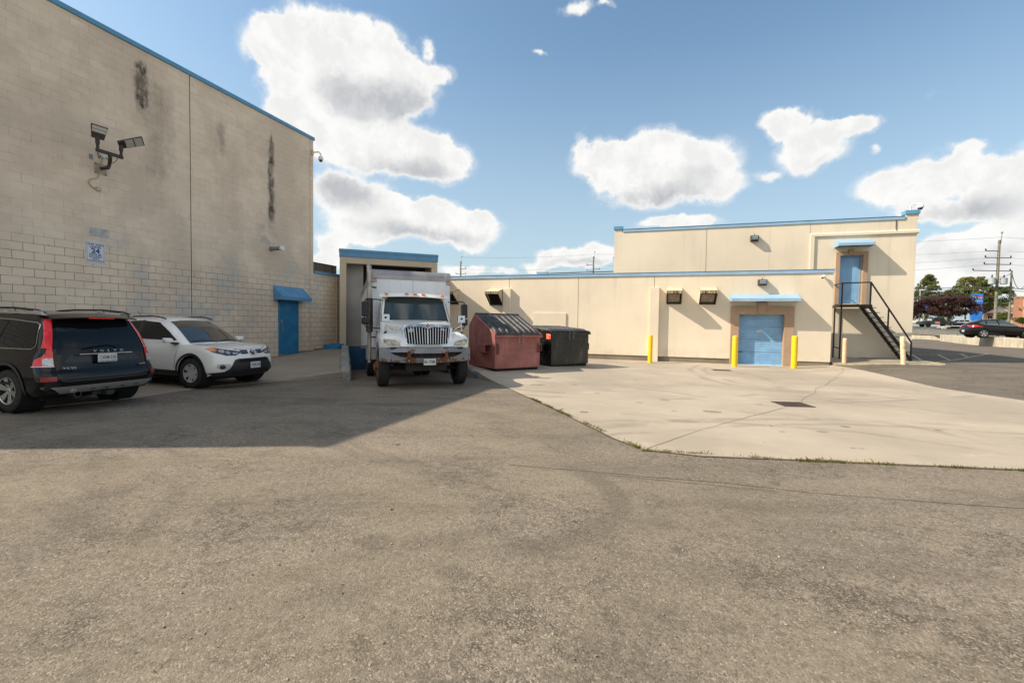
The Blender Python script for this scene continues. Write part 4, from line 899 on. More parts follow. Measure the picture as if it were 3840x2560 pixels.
def ring_loft(levels, K, xr, xf, w, zf, n, crown=0.0, cap_rows=8, arc=None, Rc=.28, cf=.10, cr=.05, cs=.04):
    """closed shell from plan rings; xr/xf/w: tables over t, zf(x,t)->z"""
    b = MB(); R = []
    angs = [-PI/2+2*PI*(k+.5)/K for k in range(K)]
    for t in levels:
        a0, a1, ww = interp(xr, t), interp(xf, t), interp(w, t); xc, L = (a0+a1)/2, (a1-a0)/2; ring = []
        for a in angs:
            x, y = rr_pt(a, L, ww, Rc, cf, cr, cs); x += xc
            if arc: y *= arc(x)
            ring.append((x, y, zf(x, t)))
        R.append(ring)
    b.loft(R, caps=False); bm = b.bm; bm.verts.ensure_lookup_table()
    nL = len(levels)
    def cap(ri, cr):
        idx = [bm.verts[ri*K+k] for k in range(K)]; ring = R[ri]
        # pair k with K-1-k (mirror in y)
        prev = None
        H = K//2
        cols = []
        for k in range(H):           # from rear?? angle -90..90 is +x half then; mirrored index across y=0
            i = k; j = (H-1-k) % K
        # right side (y<0): angles -180..0 ; left side: 0..180
        right = sorted([k for k in range(K) if ring[k][1] < 0], key=lambda k: ring[k][0]); left = sorted([k for k in range(K) if ring[k][1] >= 0], key=lambda k: ring[k][0])
        ym = max(abs(p[1]) for p in ring)
        for r_, l_ in zip(right, left):
            A, B = Vector(ring[r_]), Vector(ring[l_]); col = [bm.verts[ri*K+r_]]
            for q in range(1, cap_rows):
                p = A.lerp(B, q/cap_rows); hw = abs(A.y); p.z += cr*(hw/ym)*(1-(2*q/cap_rows-1)**2); col.append(bm.verts.new(p)); 
            bm.verts.ensure_lookup_table()
            col.append(bm.verts[ri*K+l_]); cols.append(col)
        for c1, c2 in zip(cols[:-1], cols[1:]):
            for q in range(cap_rows): bm.faces.new((c1[q], c1[q+1], c2[q+1], c2[q]))
        for col in (cols[0], cols[-1]):
            pass
        # close the small end slivers
        for col in (cols[0], cols[-1]):
            try: bm.faces.new(col)
            except Exception: pass
    cap(nL-1, crown); cap(0, 0)
    bmesh.ops.recalc_face_normals(bm, faces=bm.faces)
    return b
def cut(o, cutters):
    for c in cutters:
        md = o.modifiers.new('cut', 'BOOLEAN'); md.operation = 'DIFFERENCE'; md.solver = 'EXACT'; md.object = c
    bpy.context.view_layer.update(); dg = bpy.context.evaluated_depsgraph_get()
    me = bpy.data.meshes.new_from_object(o.evaluated_get(dg)); o.modifiers.clear(); old = o.data; o.data = me; me.name = old.name
    for c in cutters: bpy.data.objects.remove(c)
    try: me.set_sharp_from_angle(angle=math.radians(35))
    except Exception: pass
def bvh_of(objs):
    V, Fc = [], []
    for o in objs:
        k = len(V); V += [v.co.copy() for v in o.data.vertices]; Fc += [tuple(i+k for i in p.vertices) for p in o.data.polygons]
    return BVHTree.FromPolygons(V, Fc)
VIEW = {'rear': (lambda a, b: Vector((-9, a, b)), Vector((1, 0, 0))), 'front': (lambda a, b: Vector((9, a, b)), Vector((-1, 0, 0))),
        'left': (lambda a, b: Vector((a, 5, b)), Vector((0, -1, 0))), 'right': (lambda a, b: Vector((a, -5, b)), Vector((0, 1, 0))), 'top': (lambda a, b: Vector((a, b, 6)), Vector((0, 0, -1)))}
def patch(name, poly, view, bvh, off, m, parent, step=.08, smooth=True):
    V, Fc, bd = tri_poly(poly, step); fn, d = VIEW[view]; b = MB(); vs = []
    for v in V:
        o0 = fn(v.x, v.y); hit = bvh.ray_cast(o0, d)
        if hit[0] is None:
            near = bvh.find_nearest(o0+d*(-(o0.dot(d)))*.8 if False else Vector((o0.x*.25 if view in ('rear', 'front') else o0.x, o0.y*.19 if view in ('left', 'right') else o0.y, o0.z)))
            p, nrm = near[0], near[1]
        else: p, nrm = hit[0], hit[1]
        if nrm.dot(d) > 0: nrm = -nrm
        vs.append(b.bm.verts.new(p+nrm*off))
    for f in Fc:
        try: b.bm.faces.new([vs[i] for i in f])
        except Exception: pass
    bm = b.bm
    for f in bm.faces: f.normal_update()
    tot = sum((f.normal.dot(d) for f in bm.faces)) 
    me = bpy.data.meshes.new(name)
    if tot > 0: bmesh.ops.reverse_faces(bm, faces=bm.faces)
    bm.to_mesh(me); bm.free(); o = bpy.data.objects.new(name, me); COL.objects.link(o); me.materials.append(m); o.parent = parent
    for p in me.polygons: p.use_smooth = smooth
    return o
def stroke_poly(pts, w):
    pts = [Vector(p) for p in pts]; A, B = [], []
    for i, p in enumerate(pts):
        t = (pts[min(i+1, len(pts)-1)]-pts[max(i-1, 0)]).normalized(); n = Vector((-t.y, t.x))*w/2
        A.append(tuple(p+n)); B.append(tuple(p-n))
    return A+B[::-1]
TYRE = mat('tyre_rubber', (.020, .019, .018), .85, 0, .15, 9); ALLOY = mat('alloy', (.56, .55, .53), .28, .85, .04); HUBC = mat('hubcap_silver', (.60, .59, .57), .35, .35, .06)
def wheel(root, x, y, r, wd, rr, spokes, twin, m, side, name='wheel', dish=.03):
    """side +1: outer face towards +y"""
    wroot = empty(name, (x, y, r)); wroot.parent = root
    h = wd/2; b = MB()
    prof = [(rr*.98, -h*.9), (rr*1.05, -h), (r*.90, -h), (r*.97, -h*.86), (r, -h*.6), (r, h*.6), (r*.97, h*.86), (r*.90, h), (rr*1.05, h), (rr*.98, h*.9)]
    b.lathe([(q, s_*side) for q, s_ in prof], 'y', 40, cap=False)
    for k in (-.38, 0, .38):
        b.lathe([(r+.0005, (k*wd-.006)), (r+.0006, (k*wd+.006))], 'y', 40, cap=False)
    b.build('tyre', TYRE, wroot, local=True, smooth=True)
    b = MB(); b.lathe([(rr*1.0, side*h*.92), (rr*1.02, side*h*1.0), (rr*.93, side*h*.95), (rr*.90, side*h*.4), (rr*.88, 0)], 'y', 40, cap=False)
    b.lathe([(rr*.90, side*(h*.1)), (0.001, side*(h*.1))], 'y', 30, cap=False)
    br_ = b.build('rim_well', mat('rim_shadow', (.03, .03, .03), .6, .5, 0), wroot, local=True, smooth=True)
    b = MB(); yo = side*(h*.92-dish); b.lathe([(rr*.22, yo-side*.03), (rr*.22, yo+side*.005), (rr*.12, yo+side*.012), (0.001, yo+side*.012)], 'y', 24, cap=False)
    b.lathe([(rr*.93, side*h*.95), (rr*1.01, side*h*1.02), (rr*1.02, side*h*.92)], 'y', 40, cap=False)
    for k in range(spokes):
        a0 = 2*PI*k/spokes+.3
        offs = ((-.055, .10), (.055, -.10)) if twin else ((0, 0),)
        for o1, o2 in offs:
            wI, wO = (.022, .028) if twin else (.05, .075)
            ai, ao = a0+(o1*1.1 if twin else 0), a0+(o1*2.6 if twin else 0)
            pin = Vector((math.cos(ai), 0, math.sin(ai)))*rr*.18; pout = Vector((math.cos(ao), 0, math.sin(ao)))*rr*.95
            t = (pout-pin).normalized(); nn = Vector((-t.z, 0, t.x)); kx = rr/.25
            P = []
            for yy in (yo-side*.03, yo+side*.008):
                for (q, wI_) in ((pin, wI*kx), (pout, wO*kx)):
                    for sg_ in (-1, 1): P.append(q+nn*sg_*wI_/(1 if twin else 1)+Vector((0, yy+(side*dish*.7 if q is pout else 0), 0)))
            b.hull8(P)
    b.build('rim', m, wroot, local=True, bevel=.003)
    return wroot
def plate_tex(root, txt, fn, w, h, m_txt, small=None, smallsz=.03, m_small=None):
    b = MB(); rr_ = .012; pts = []
    for cx, cy, a0 in ((w/2-rr_, h/2-rr_, 0), (-w/2+rr_, h/2-rr_, 90), (-w/2+rr_, -h/2+rr_, 180), (w/2-rr_, -h/2+rr_, 270)):
        for k in range(4): a = math.radians(a0+30*k); pts.append((cx+rr_*math.cos(a), cy+rr_*math.sin(a)))
    b.prism(pts, lambda p, q, d: fn(p, q, d), 0, .004); pl = b.build('licence_plate', mat('plate_white', (.60, .60, .58), .45, 0, .04), root, local=True)
    text_mesh(txt, h*.62, lambda x, y, d: fn(x, y+(.008 if small else .0), .0045+d), 'lettering', m_txt, pl, font_x=.92, bold=.0012, maxw=w*.86)
    if small: text_mesh(small, smallsz, lambda x, y, d: fn(x, y-h*.40, .0045+d), 'lettering', m_small or m_txt, pl, font_x=1.05, bold=.0006, maxw=w*.9)
    return pl
PAINT_K = mat('black_paint', (.0065, .006, .0058), .10, .0, 0, coat=.12, spec=.32); PAINT_W = mat('white_paint', (.84, .83, .80), .25, 0, .02, 1.5, coat=.8)
TRIM_K = mat('dark_trim', (.020, .021, .023), .5, 0, .08, 6); REDL = mat('red_lens', (.80, .012, .014), .15, 0, .12, 14, coat=.6); REDD = mat('red_reflector', (.30, .006, .010), .3, 0, .12, 30, coat=.5)
CLEARL = mat('clear_lens', (.45, .45, .46), .12, .35, .25, 30, coat=1); AMBER = mat('amber_lens', (.75, .20, .01), .15, 0, .05, coat=1); SILV = mat('silver_trim', (.42, .42, .42), .35, .7, .04)
GLASSC = mat('car_glass', (.006, .008, .010), .04, 0, 0, spec=.36); LAMPB = mat('lamp_body', (.06, .065, .08), .15, .5, .3, 20, coat=1)

def suv(root, p):
    lv = [0, .06, .14, .24, .34, .45, .56, .67, .78, .88, .95, 1.0]
    zb = p['zb']; zt = lambda x: interp(p['top'], x)
    lo_ = ring_loft(lv, 96, p['xr'], p['xf'], p['w'], lambda x, t: zb+(zt(x)-zb)*t, p.get('n', 5), crown=.02, arc=p.get('arc'), **p.get('cor', {}))
    body = lo_.build('body', p['paint'], root, local=True, smooth=True)
    cyl = []
    for sx in (p['wb']/2, -p['wb']/2):
        for sy in (1, -1):
            c = MB().lathe([(p['arch'], 0), (p['arch'], .40)], 'y', 48, (sx, (p['hw']-.33) if sy > 0 else -(p['hw']-.33)-.40, p['r']+.015)).build('cutter', p['paint'], root, local=True); cyl.append(c)
    cut(body, cyl)
    for pl in body.data.polygons: pl.use_smooth = True
    gh = ring_loft([0, .12, .25, .4, .55, .7, .82, .91, .97, 1.0], 80, p['gxr'], p['gxf'], p['gw'], lambda x, t: (zt(x)-.03)*(1-t)+interp(p['roof'], x)*t, p.get('gn', 5.5), crown=p.get('crown', .045), **p.get('grr', dict(Rc=.20, cf=.22, cr=.10, cs=.06)))
    cabin = gh.build('cabin', p['paint'], root, local=True, smooth=True)
    for sx in (p['wb']/2, -p['wb']/2):
        for sy in (1, -1):
            l = MB(); l.lathe([(p['arch']+.004, sy*(p['hw']-.36)), (p['arch']-.01, sy*(p['hw']-.012))], 'y', 40, (sx, 0, p['r']+.015), cap=False); l.lathe([(0.01, sy*(p['hw']-.322)), (p['arch']+.004, sy*(p['hw']-.322))], 'y', 40, (sx, 0, p['r']+.015), cap=False)
            l.build('wheel_arch', INNER_K, root, local=True)
            wheel(root, sx, sy*(p['hw']-p['tw']/2-.012), p['r'], p['tw'], p['rr'], p['spokes'], p['twin'], p['rim'], sy)
    MB().box(p['xr'][0][1]+.3, p['xf'][0][1]-.3, -.72, .72, .20, zb+.08).build('underbody', INNER_K, root, local=True)
    return body, cabin, bvh_of([body]), bvh_of([cabin]), bvh_of([body, cabin])
# ---------------- black wagon seen from behind
vo = empty('parked_car', (2.46, -.82, .022), math.radians(181), label='black estate car with red tail lights parked nose to the wall at far left', cat='car', group='cars parked by the block wall')
pv = dict(cor=dict(Rc=.24, cf=.16, cr=.05, cs=.03), grr=dict(Rc=.16, cf=.18, cr=.05, cs=.05), paint=PAINT_K, zb=.30, top=[(-2.42, 1.02), (-2.2, 1.06), (-1.0, 1.05), (1.0, 1.02), (1.3, 1.03), (2.0, .97), (2.38, .86)],
  xr=[(0, -2.28), (.14, -2.38), (.40, -2.43), (.52, -2.40), (.6, -2.35), (1, -2.30)], xf=[(0, 2.25), (.3, 2.38), (.6, 2.36), (1, 2.22)],
  w=[(0, .88), (.14, .925), (.40, .935), (.6, .93), (.85, .91), (1, .865)], n=6.5, hw=.93, wb=2.86, arch=.43, r=.37, tw=.24, rr=.235, spokes=6, twin=True, rim=ALLOY,
  gxr=[(0, -2.31), (.5, -2.20), (1, -2.03)], gxf=[(0, 1.28), (.6, .85), (1, .42)], gw=[(0, .875), (.5, .80), (.85, .72), (1, .66)], roof=[(-2.1, 1.665), (-1.6, 1.71), (-.4, 1.725), (.45, 1.67)], gn=6.5, crown=.05)
body, cabin, bb, bc_, ba = suv(vo, pv); vo.scale = (1, 1, .972)
patch('rear_window', [(-.70, 1.115), (-.55, 1.565), (.55, 1.565), (.70, 1.115)], 'rear', bc_, .006, GLASSC, cabin)
for vw, sg_ in (('left', 1), ('right', -1)):
    patch('side_window', [(-1.98, 1.12), (-2.00, 1.20), (-1.93, 1.50), (-1.86, 1.535), (-1.26, 1.585), (-1.10, 1.12)], vw, bc_, .005, GLASSC, cabin)
    patch('side_window', [(-1.03, 1.12), (-1.18, 1.59), (-.20, 1.615), (-.12, 1.10)], vw, bc_, .005, GLASSC, cabin)
    patch('side_window', [(-.05, 1.10), (-.12, 1.615), (.34, 1.58), (.86, 1.20), (.90, 1.10)], vw, bc_, .005, GLASSC, cabin)
    patch('window_trim', stroke_poly([(-1.06, 1.105), (-1.96, 1.105), (-2.03, 1.15), (-2.035, 1.21), (-1.96, 1.52), (-1.89, 1.557), (-1.3, 1.605), (-.3, 1.64), (.34, 1.60)], .016), vw, ba, .008, CHROME, cabin, step=.05)
    patch('side_cladding', [(-1.93, .36), (-1.88, .46), (-.1, .44), (.95, .44), (.98, .34), (-1.86, .33)], vw, bb, .010, TRIM_K, body)
    patch('arch_trim', [(-1.43+.485*math.cos(a), .385+.485*math.sin(a)) for a in [PI*k/16 for k in range(-1, 18)]]+[(-1.43+.435*math.cos(a), .385+.435*math.sin(a)) for a in [PI*k/16 for k in range(17, -2, -1)]], vw, bb, .014, TRIM_K, body, step=.06)
    MB().tube([(-1.98, sg_*.66, 1.725), (-1.80, sg_*.67, 1.775), (-1.2, sg_*.675, 1.815), (-.4, sg_*.67, 1.815), (.1, sg_*.66, 1.79), (.32, sg_*.65, 1.735)], .020, 8).build('roof_rail', DARK, cabin, local=True, smooth=True)
    MB().hull8([(-2.03, sg_*.68-.03, 1.69), (-1.72, sg_*.68-.03, 1.72), (-2.03, sg_*.68+.03, 1.685), (-1.72, sg_*.68+.03, 1.715), (-1.95, sg_*.67-.02, 1.755), (-1.74, sg_*.67-.02, 1.79), (-1.95, sg_*.67+.02, 1.75), (-1.74, sg_*.67+.02, 1.785)]).build('rail_foot', SILV, cabin, local=True, bevel=.01)
    MB().hull8([(-1.25, sg_*.67-.03, 1.74), (-1.05, sg_*.67-.03, 1.75), (-1.25, sg_*.67+.03, 1.74), (-1.05, sg_*.67+.03, 1.75), (-1.2, sg_*.67-.015, 1.805), (-1.08, sg_*.67-.015, 1.81), (-1.2, sg_*.67+.015, 1.805), (-1.08, sg_*.67+.015, 1.81)]).build('rail_foot', SILV, cabin, local=True, bevel=.006)
    # tail lamp: tall upper stem, wide shoulder, clear reversing lamp
    s = sg_
    up = [(.715*s, 1.12), (.655*s, 1.38), (.595*s, 1.60), (.645*s, 1.625), (.685*s, 1.56), (.75*s, 1.32), (.79*s, 1.18), (.81*s, 1.12)]
    tl = patch('tail_light', up, 'rear', ba, .014, REDL, body, step=.05)
    patch('tail_light_shoulder', [(.725*s, .82), (.715*s, 1.13), (.765*s, 1.13), (.79*s, 1.05), (.82*s, .99), (.86*s, .93), (.875*s, .82)], 'rear', ba, .013, REDL, tl, step=.05)
    patch('tail_light_side', [(-2.235, .82), (-2.235, .985), (-2.17, .965), (-2.12, .93), (-2.10, .82)], vw, bb, .012, REDL, tl, step=.05)
    patch('reversing_light', [(.73*s, .825), (.73*s, .955), (.815*s, .955), (.83*s, .94), (.84*s, .825)], 'rear', ba, .019, CLEARL, tl, step=.05)
    patch('reflector', [(.735*s, .565), (.735*s, .635), (.885*s, .635), (.885*s, .565)], 'rear', bb, .016, REDD, body, step=.06)
    patch('lamp_edge', stroke_poly([(.725*s, .812), (.905*s, .812)], .012), 'rear', bb, .018, CHROME, tl, step=.05)
    mr = MB(); mr.hull8([(.75, s*.90, 1.06), (.98, s*.90, 1.08), (.78, s*1.10, 1.07), (.95, s*1.10, 1.09), (.76, s*.92, 1.20), (.95, s*.92, 1.18), (.80, s*1.10, 1.21), (.93, s*1.10, 1.18)]); mr.build('side_mirror', PAINT_K, body, local=True, bevel=.03, seg=3)
spl = MB(); pts = []
for k in range(13):
    y = -.66+1.32*k/12; c = 1-(abs(y)/.66)**2*.5; pts.append(y)
spl.loft([[(-2.02, y, 1.655+.035*(1-(y/.7)**2)), (-2.02, y, 1.69+.045*(1-(y/.7)**2)), (-2.27+.10*(abs(y)/.66)**2, y, 1.635+.035*(1-(y/.7)**2)), (-2.27+.10*(abs(y)/.66)**2, y, 1.615+.035*(1-(y/.7)**2))] for y in pts])
spl.build('spoiler', PAINT_K, cabin, local=True, smooth=True)
MB().box(-2.285, -2.262, -.20, .20, 1.638, 1.658).build('brake_light', REDL, cabin, local=True)
MB().box(-2.40, -2.375, -.42, .42, 1.000, 1.018).build('chrome_strip', CHROME, body, local=True, bevel=.004)
patch('number_recess', [(-.60, .865), (-.50, .99), (.50, .99), (.60, .865)], 'rear', bb, .004, mat('recess_black', (.010, .010, .012), .25, 0, 0), body)
fnr = lambda x, y, z: (-2.405-z, -x, .925+y)      # rear facing: screen right is -y
plate_tex(body, 'CXRM-538', fnr, .305, .150, mat('plate_grey', (.16, .18, .24), .6, 0, 0), 'VOLVO CARS LONDON', .026, mat('plate_blue', (.01, .03, .22), .6, 0, 0))
for i_, ch_ in enumerate('VOLVO'): text_mesh(ch_, .058, lambda x, y, d, i_=i_: (-2.352-d, -x-.05-(i_-2)*.106, 1.052+y), 'lettering', CHROME, body, depth=.006, font_x=1.25, bold=.002)
text_mesh('XC90', .062, lambda x, y, d: (-2.405-d, .57-x, .775+y), 'lettering', CHROME, body, depth=.006, font_x=1.3, bold=.001)
text_mesh('AWD', .035, lambda x, y, d: (-2.385-d, -.60-x, .775+y), 'lettering', CHROME, body, depth=.006, font_x=1.3)
patch('bumper_top', stroke_poly([(-.68, .575), (-.60, .555), (.60, .555), (.68, .575)], .03), 'rear', bb, .010, TRIM_K, body)
patch('bumper_step', [(-.92, .50), (-.92, .56), (-.735, .56), (-.66, .47), (.66, .47), (.735, .56), (.92, .56), (.92, .50), (.8, .36), (-.8, .36)], 'rear', bb, .008, mat('bumper_black', (.010, .011, .014), .38, 0, .03, coat=.3), body)
patch('skid_plate', [(-.66, .455), (-.76, .475), (-.70, .36), (-.62, .33), (.62, .33), (.70, .36), (.76, .475), (.66, .455)] if False else [(-.80, .465), (.80, .465), (.66, .345), (-.66, .345)], 'rear', bb, .016, SILV, body)
for yy in (-.5, -.25, 0, .22): patch('skid_slot', [(yy-.035, .385), (yy+.035, .385), (yy+.028, .40), (yy-.028, .40)], 'rear', bb, .021, INNER_K, body, step=.05)
patch('hatch_seam', stroke_poly([(-.715, 1.10), (-.72, .60), (-.66, .575), (.66, .575), (.72, .60), (.715, 1.10)], .010), 'rear', bb, .005, INNER_K, body)
for yy in (.47,): MB().lathe([(.045, -2.42), (.05, -2.42), (.05, -2.2), (.042, -2.2), (.042, -2.41)], 'x', 20, (0, yy, .315), cap=False).build('tail_pipe', CHROME, body, local=True, smooth=True)
MB().box(-2.46, -2.25, -.06, .05, .24, .31).box(-2.30, -2.2, -.18, .18, .25, .31).build('tow_hitch', TRIM_K, body, local=True, bevel=.01)
patch('door_seam', stroke_poly([(-1.06, 1.08), (-1.02, .80), (-1.0, .62)], .009), 'left', bb, .003, INNER_K, body); patch('door_seam', stroke_poly([(-.08, 1.08), (-.08, .45)], .009), 'left', bb, .003, INNER_K, body)
MB().tube([(-2.335, .30, 1.125), (-2.335, .1, 1.16), (-2.325, -.12, 1.185), (-2.335, -.27, 1.14)], .011, 6).build('wiper', BLACK, cabin, local=True, smooth=True)
# ---------------- white crossover seen from the front
rv = empty('parked_car', (2.52, 2.36, .022), math.radians(1.8), label='white crossover car facing outwards beside the black car', cat='car', group='cars parked by the block wall')
pr_ = dict(cor=dict(Rc=.34, cf=.20, cr=.08, cs=.05), grr=dict(Rc=.20, cf=.24, cr=.10, cs=.08), paint=PAINT_W, zb=.28, top=[(-2.29, 1.02), (-1.9, 1.12), (-.5, 1.07), (1.0, 1.00), (1.25, 1.02), (1.6, .995), (1.95, .955), (2.12, .92), (2.22, .885), (2.28, .86)],
  xr=[(0, -2.15), (.3, -2.28), (1, -2.18)], xf=[(0, 2.18), (.14, 2.25), (.35, 2.285), (.6, 2.27), (.8, 2.25), (1, 2.17)],
  w=[(0, .85), (.14, .905), (.35, .922), (.6, .915), (.85, .89), (1, .84)], n=4.6, hw=.92, wb=2.66, arch=.40, r=.35, tw=.225, rr=.215, spokes=6, twin=False, rim=HUBC,
  gxr=[(0, -2.16), (.5, -2.02), (1, -1.78)], gxf=[(0, 1.38), (.5, .88), (.8, .58), (1, .30)], gw=[(0, .855), (.5, .78), (.85, .69), (1, .62)], roof=[(-1.9, 1.55), (-1.2, 1.605), (-.2, 1.63), (.3, 1.585)], gn=4.8, crown=.045)
body, cabin, bb, bc_, ba = suv(rv, pr_)
ws = patch('windscreen', [(-.70, 1.035), (-.53, 1.54), (-.30, 1.57), (0, 1.578), (.30, 1.57), (.53, 1.54), (.70, 1.035), (.35, 1.055), (0, 1.06), (-.35, 1.055)], 'front', bc_, .006, glassy('windscreen_glass', (.025, .032, .030)), cabin)
for vw, s in (('left', 1), ('right', -1)):
    patch('side_window', [(-.38, 1.12), (-.42, 1.56), (.10, 1.52), (.50, 1.30), (.80, 1.10)], vw, bc_, .006, GLASSC, cabin)
    patch('side_window', [(-1.36, 1.16), (-1.30, 1.53), (-.47, 1.56), (-.46, 1.12)], vw, bc_, .006, GLASSC, cabin)
    patch('side_window', [(-1.85, 1.22), (-1.72, 1.45), (-1.38, 1.52), (-1.42, 1.18)], vw, bc_, .006, GLASSC, cabin)
    patch('window_pillar', [(-.50, 1.10), (-.47, 1.57), (-.37, 1.57), (-.33, 1.10)], vw, bc_, .007, TRIM_K, cabin)
    patch('sill_trim', [(-.93, .29), (-.93, .43), (.93, .40), (.93, .29)], vw, bb, .010, TRIM_K, body)
    for wx in (1.33, -1.33): patch('arch_trim', [(wx+.455*math.cos(a), .365+.455*math.sin(a)) for a in [PI*k/16 for k in range(-1, 18)]]+[(wx+.405*math.cos(a), .365+.405*math.sin(a)) for a in [PI*k/16 for k in range(17, -2, -1)]], vw, bb, .012, TRIM_K, body, step=.06)
    patch('door_seam', stroke_poly([(.93, .98), (.88, .75), (.84, .45)], .009), vw, bb, .003, INNER_K, body); patch('door_seam', stroke_poly([(-.42, 1.05), (-.42, .42)], .009), vw, bb, .003, INNER_K, body)
    MB().box(-.32, -.12, s*.925-.02, s*.925+.02, .935, .965).build('door_handle', BLACK, body, local=True, bevel=.012)
    mr = MB(); mr.hull8([(.66, s*.90, 1.05), (.86, s*.90, 1.05), (.70, s*1.10, 1.06), (.84, s*1.10, 1.06), (.68, s*.92, 1.17), (.84, s*.92, 1.155), (.71, s*1.10, 1.175), (.82, s*1.10, 1.155)]); mo = mr.build('side_mirror', PAINT_W, body, local=True, bevel=.035, seg=3)
    MB().box(.74, .88, s*.84-.08, s*.84+.10, 1.015, 1.055).build('mirror_base', BLACK, mo, local=True, bevel=.01)
    MB().tube([(-1.55, s*.62, 1.60), (-1.4, s*.635, 1.645), (-.2, s*.64, 1.675), (.0, s*.635, 1.66), (.22, s*.62, 1.61)], .017, 8).build('roof_rail', DARK, cabin, local=True, smooth=True)
    hl = patch('headlight', [(.30*s, .835), (.42*s, .87), (.62*s, .905), (.80*s, .955), (.845*s, .93), (.82*s, .845), (.66*s, .775), (.45*s, .765)], 'front', bb, .010, LAMPB, body, step=.05)
    patch('headlight_rim', stroke_poly([(.30*s, .838), (.42*s, .873), (.62*s, .908), (.80*s, .958)], .012), 'front', bb, .014, SILV, hl, step=.05)
    patch('indicator', [(.74*s, .90), (.80*s, .953), (.845*s, .93), (.835*s, .885), (.79*s, .86)], 'front', bb, .015, AMBER, hl, step=.04)
    for (cy, cz, r_) in ((.70, .865, .045), (.60, .835, .045)): patch('lamp_projector', [(cy*s+r_*math.cos(a), cz+r_*.8*math.sin(a)) for a in [2*PI*k/14 for k in range(14)]], 'front', bb, .018, CLEARL, hl, step=.03)
    patch('lamp_reflector', [(.38*s, .80), (.40*s, .835), (.53*s, .84), (.50*s, .785)], 'front', bb, .016, CLEARL, hl, step=.04)
    for (z0, z1) in ((.845, .885), (.795, .832)): patch('grille_bar', [(.13*s, z0-.0), (.12*s, z1), (.33*s, z1+.004), (.30*s, z0-.004)], 'front', bb, .009, BLACK, body, step=.05)
    patch('grille_chrome', stroke_poly([(.125*s, .838), (.33*s, .842)], .010), 'front', bb, .013, CHROME, body, step=.05)
    patch('fog_recess', [(.54*s, .46), (.60*s, .575), (.80*s, .58), (.82*s, .50), (.74*s, .44)], 'front', bb, .005, mat('white_recess', (.50, .49, .47), .4, 0, .02), body, step=.05)
    patch('fog_lamp', [(.73*s+.048*math.cos(a), .515+.05*math.sin(a)) for a in [2*PI*k/18 for k in range(18)]], 'front', bb, .012, GLASSD, body, step=.04)
patch('lower_bumper', [(-.88, .28), (-.88, .37), (-.70, .40), (-.60, .47), (-.49, .665), (-.40, .69), (.40, .69), (.49, .665), (.60, .47), (.70, .40), (.88, .37), (.88, .28)], 'front', bb, .012, TRIM_K, body, step=.06)
patch('lower_grille', [(-.42, .60), (-.38, .675), (.38, .675), (.42, .60)], 'front', bb, .020, INNER_K, body)
patch('lower_grille', [(-.55, .33), (-.5, .42), (.5, .42), (.55, .33)], 'front', bb, .020, INNER_K, body)
patch('bonnet_seam', stroke_poly([(1.15, -.66), (1.6, -.64), (2.0, -.58), (2.12, -.42), (2.17, 0), (2.12, .42), (2.0, .58), (1.6, .64), (1.15, .66)], .009), 'top', bb, .003, INNER_K, body)
fnf = lambda x, y, z: (2.318+z, x, .525+y)
plate_tex(body, 'CKSA-138', fnf, .30, .150, mat('plate_blue2', (.02, .07, .30), .6, 0, 0))
em = MB()
def oval(b, a_, c_, tx, ty, tz, r_=.007): b.tube([(tx, ty+a_*math.cos(k*2*PI/20), tz+c_*math.sin(k*2*PI/20)) for k in range(20)], r_, 6, close=True)
oval(em, .075, .055, 2.274, 0, .825, .008); oval(em, .024, .048, 2.278, 0, .825, .006); oval(em, .055, .022, 2.278, 0, .848, .006)
em.build('badge', CHROME, body, local=True, smooth=True)
patch('badge_panel', [(.07*math.cos(a), .825+.05*math.sin(a)) for a in [2*PI*k/18 for k in range(18)]], 'front', bb, .006, BLACK, body, step=.04)
MB().tube([(-1.45, .0, 1.63), (-1.62, .0, 1.80)], .006, 6).build('aerial', BLACK, cabin, local=True)
for s in (.50, -.12): patch('wiper', stroke_poly([(s, 1.055), (s-.28, 1.10), (s-.52, 1.075)], .018), 'front', bc_, .012, BLACK, cabin, step=.05)
MB().box(2.22, 2.24, -.22, .22, 0.3, .31).build('splitter', BLACK, body, local=True)

# ---------------- box truck
tk = empty('box_truck', (8.32, 4.45, 0.0), rot=(0, math.radians(-3.2), math.radians(-51.1)), label='white box truck with a chrome grille and rusty bumper backed into the dock', cat='truck')
TW = mat('truck_white', (.80, .79, .76), .32, 0, .03, 1.2, coat=.5, dirt=.12, dirtcol=(.35, .31, .25)); BOXW = mat('box_white', (.74, .76, .78), .45, .0, .03, .8, dirt=.15, dirtcol=(.40, .38, .35), dscale=1.2)
BOXG = mat('box_aluminium', (.33, .32, .315), .42, .55, .08, 2, dirt=.25, dirtcol=(.2, .17, .15))
def rust_mat():
    m, t, b = newmat('rusty_bumper'); co = t.coord('Object'); x, y, z = t.sep(co)
    n = t.noise(co, 7, 7, .72); spots = t.noise(co, 22, 5, .6)
    area = t.add(t.ramp(z, .95, .62, 0, .20), t.mul(t.ramp(t.m('ABSOLUTE', t.sub(t.m('ABSOLUTE', y), .42)), .16, .03), .22))
    r = t.ramp(t.add(n, area), .66, .76); r = t.m('MAXIMUM', r, t.mul(t.ramp(spots, .70, .74), .8))
    c = t.mix(t.ramp(t.noise(co, 2, 4), .3, .7), (.17, .17, .195), (.26, .26, .28)); c = t.mix(r, c, t.mix(t.ramp(spots, .3, .7), (.10, .035, .014), (.24, .11, .05)))
    t.put(b.inputs['Base Color'], c); t.put(b.inputs['Roughness'], t.ramp(r, 0, 1, .42, .9)); b.inputs['Metallic'].default_value = .1; return m
RB = rust_mat()
cabL = [0, .1, .25, .4, .52, .56, .60, .7, .8, .88, .93, .97, 1.0]
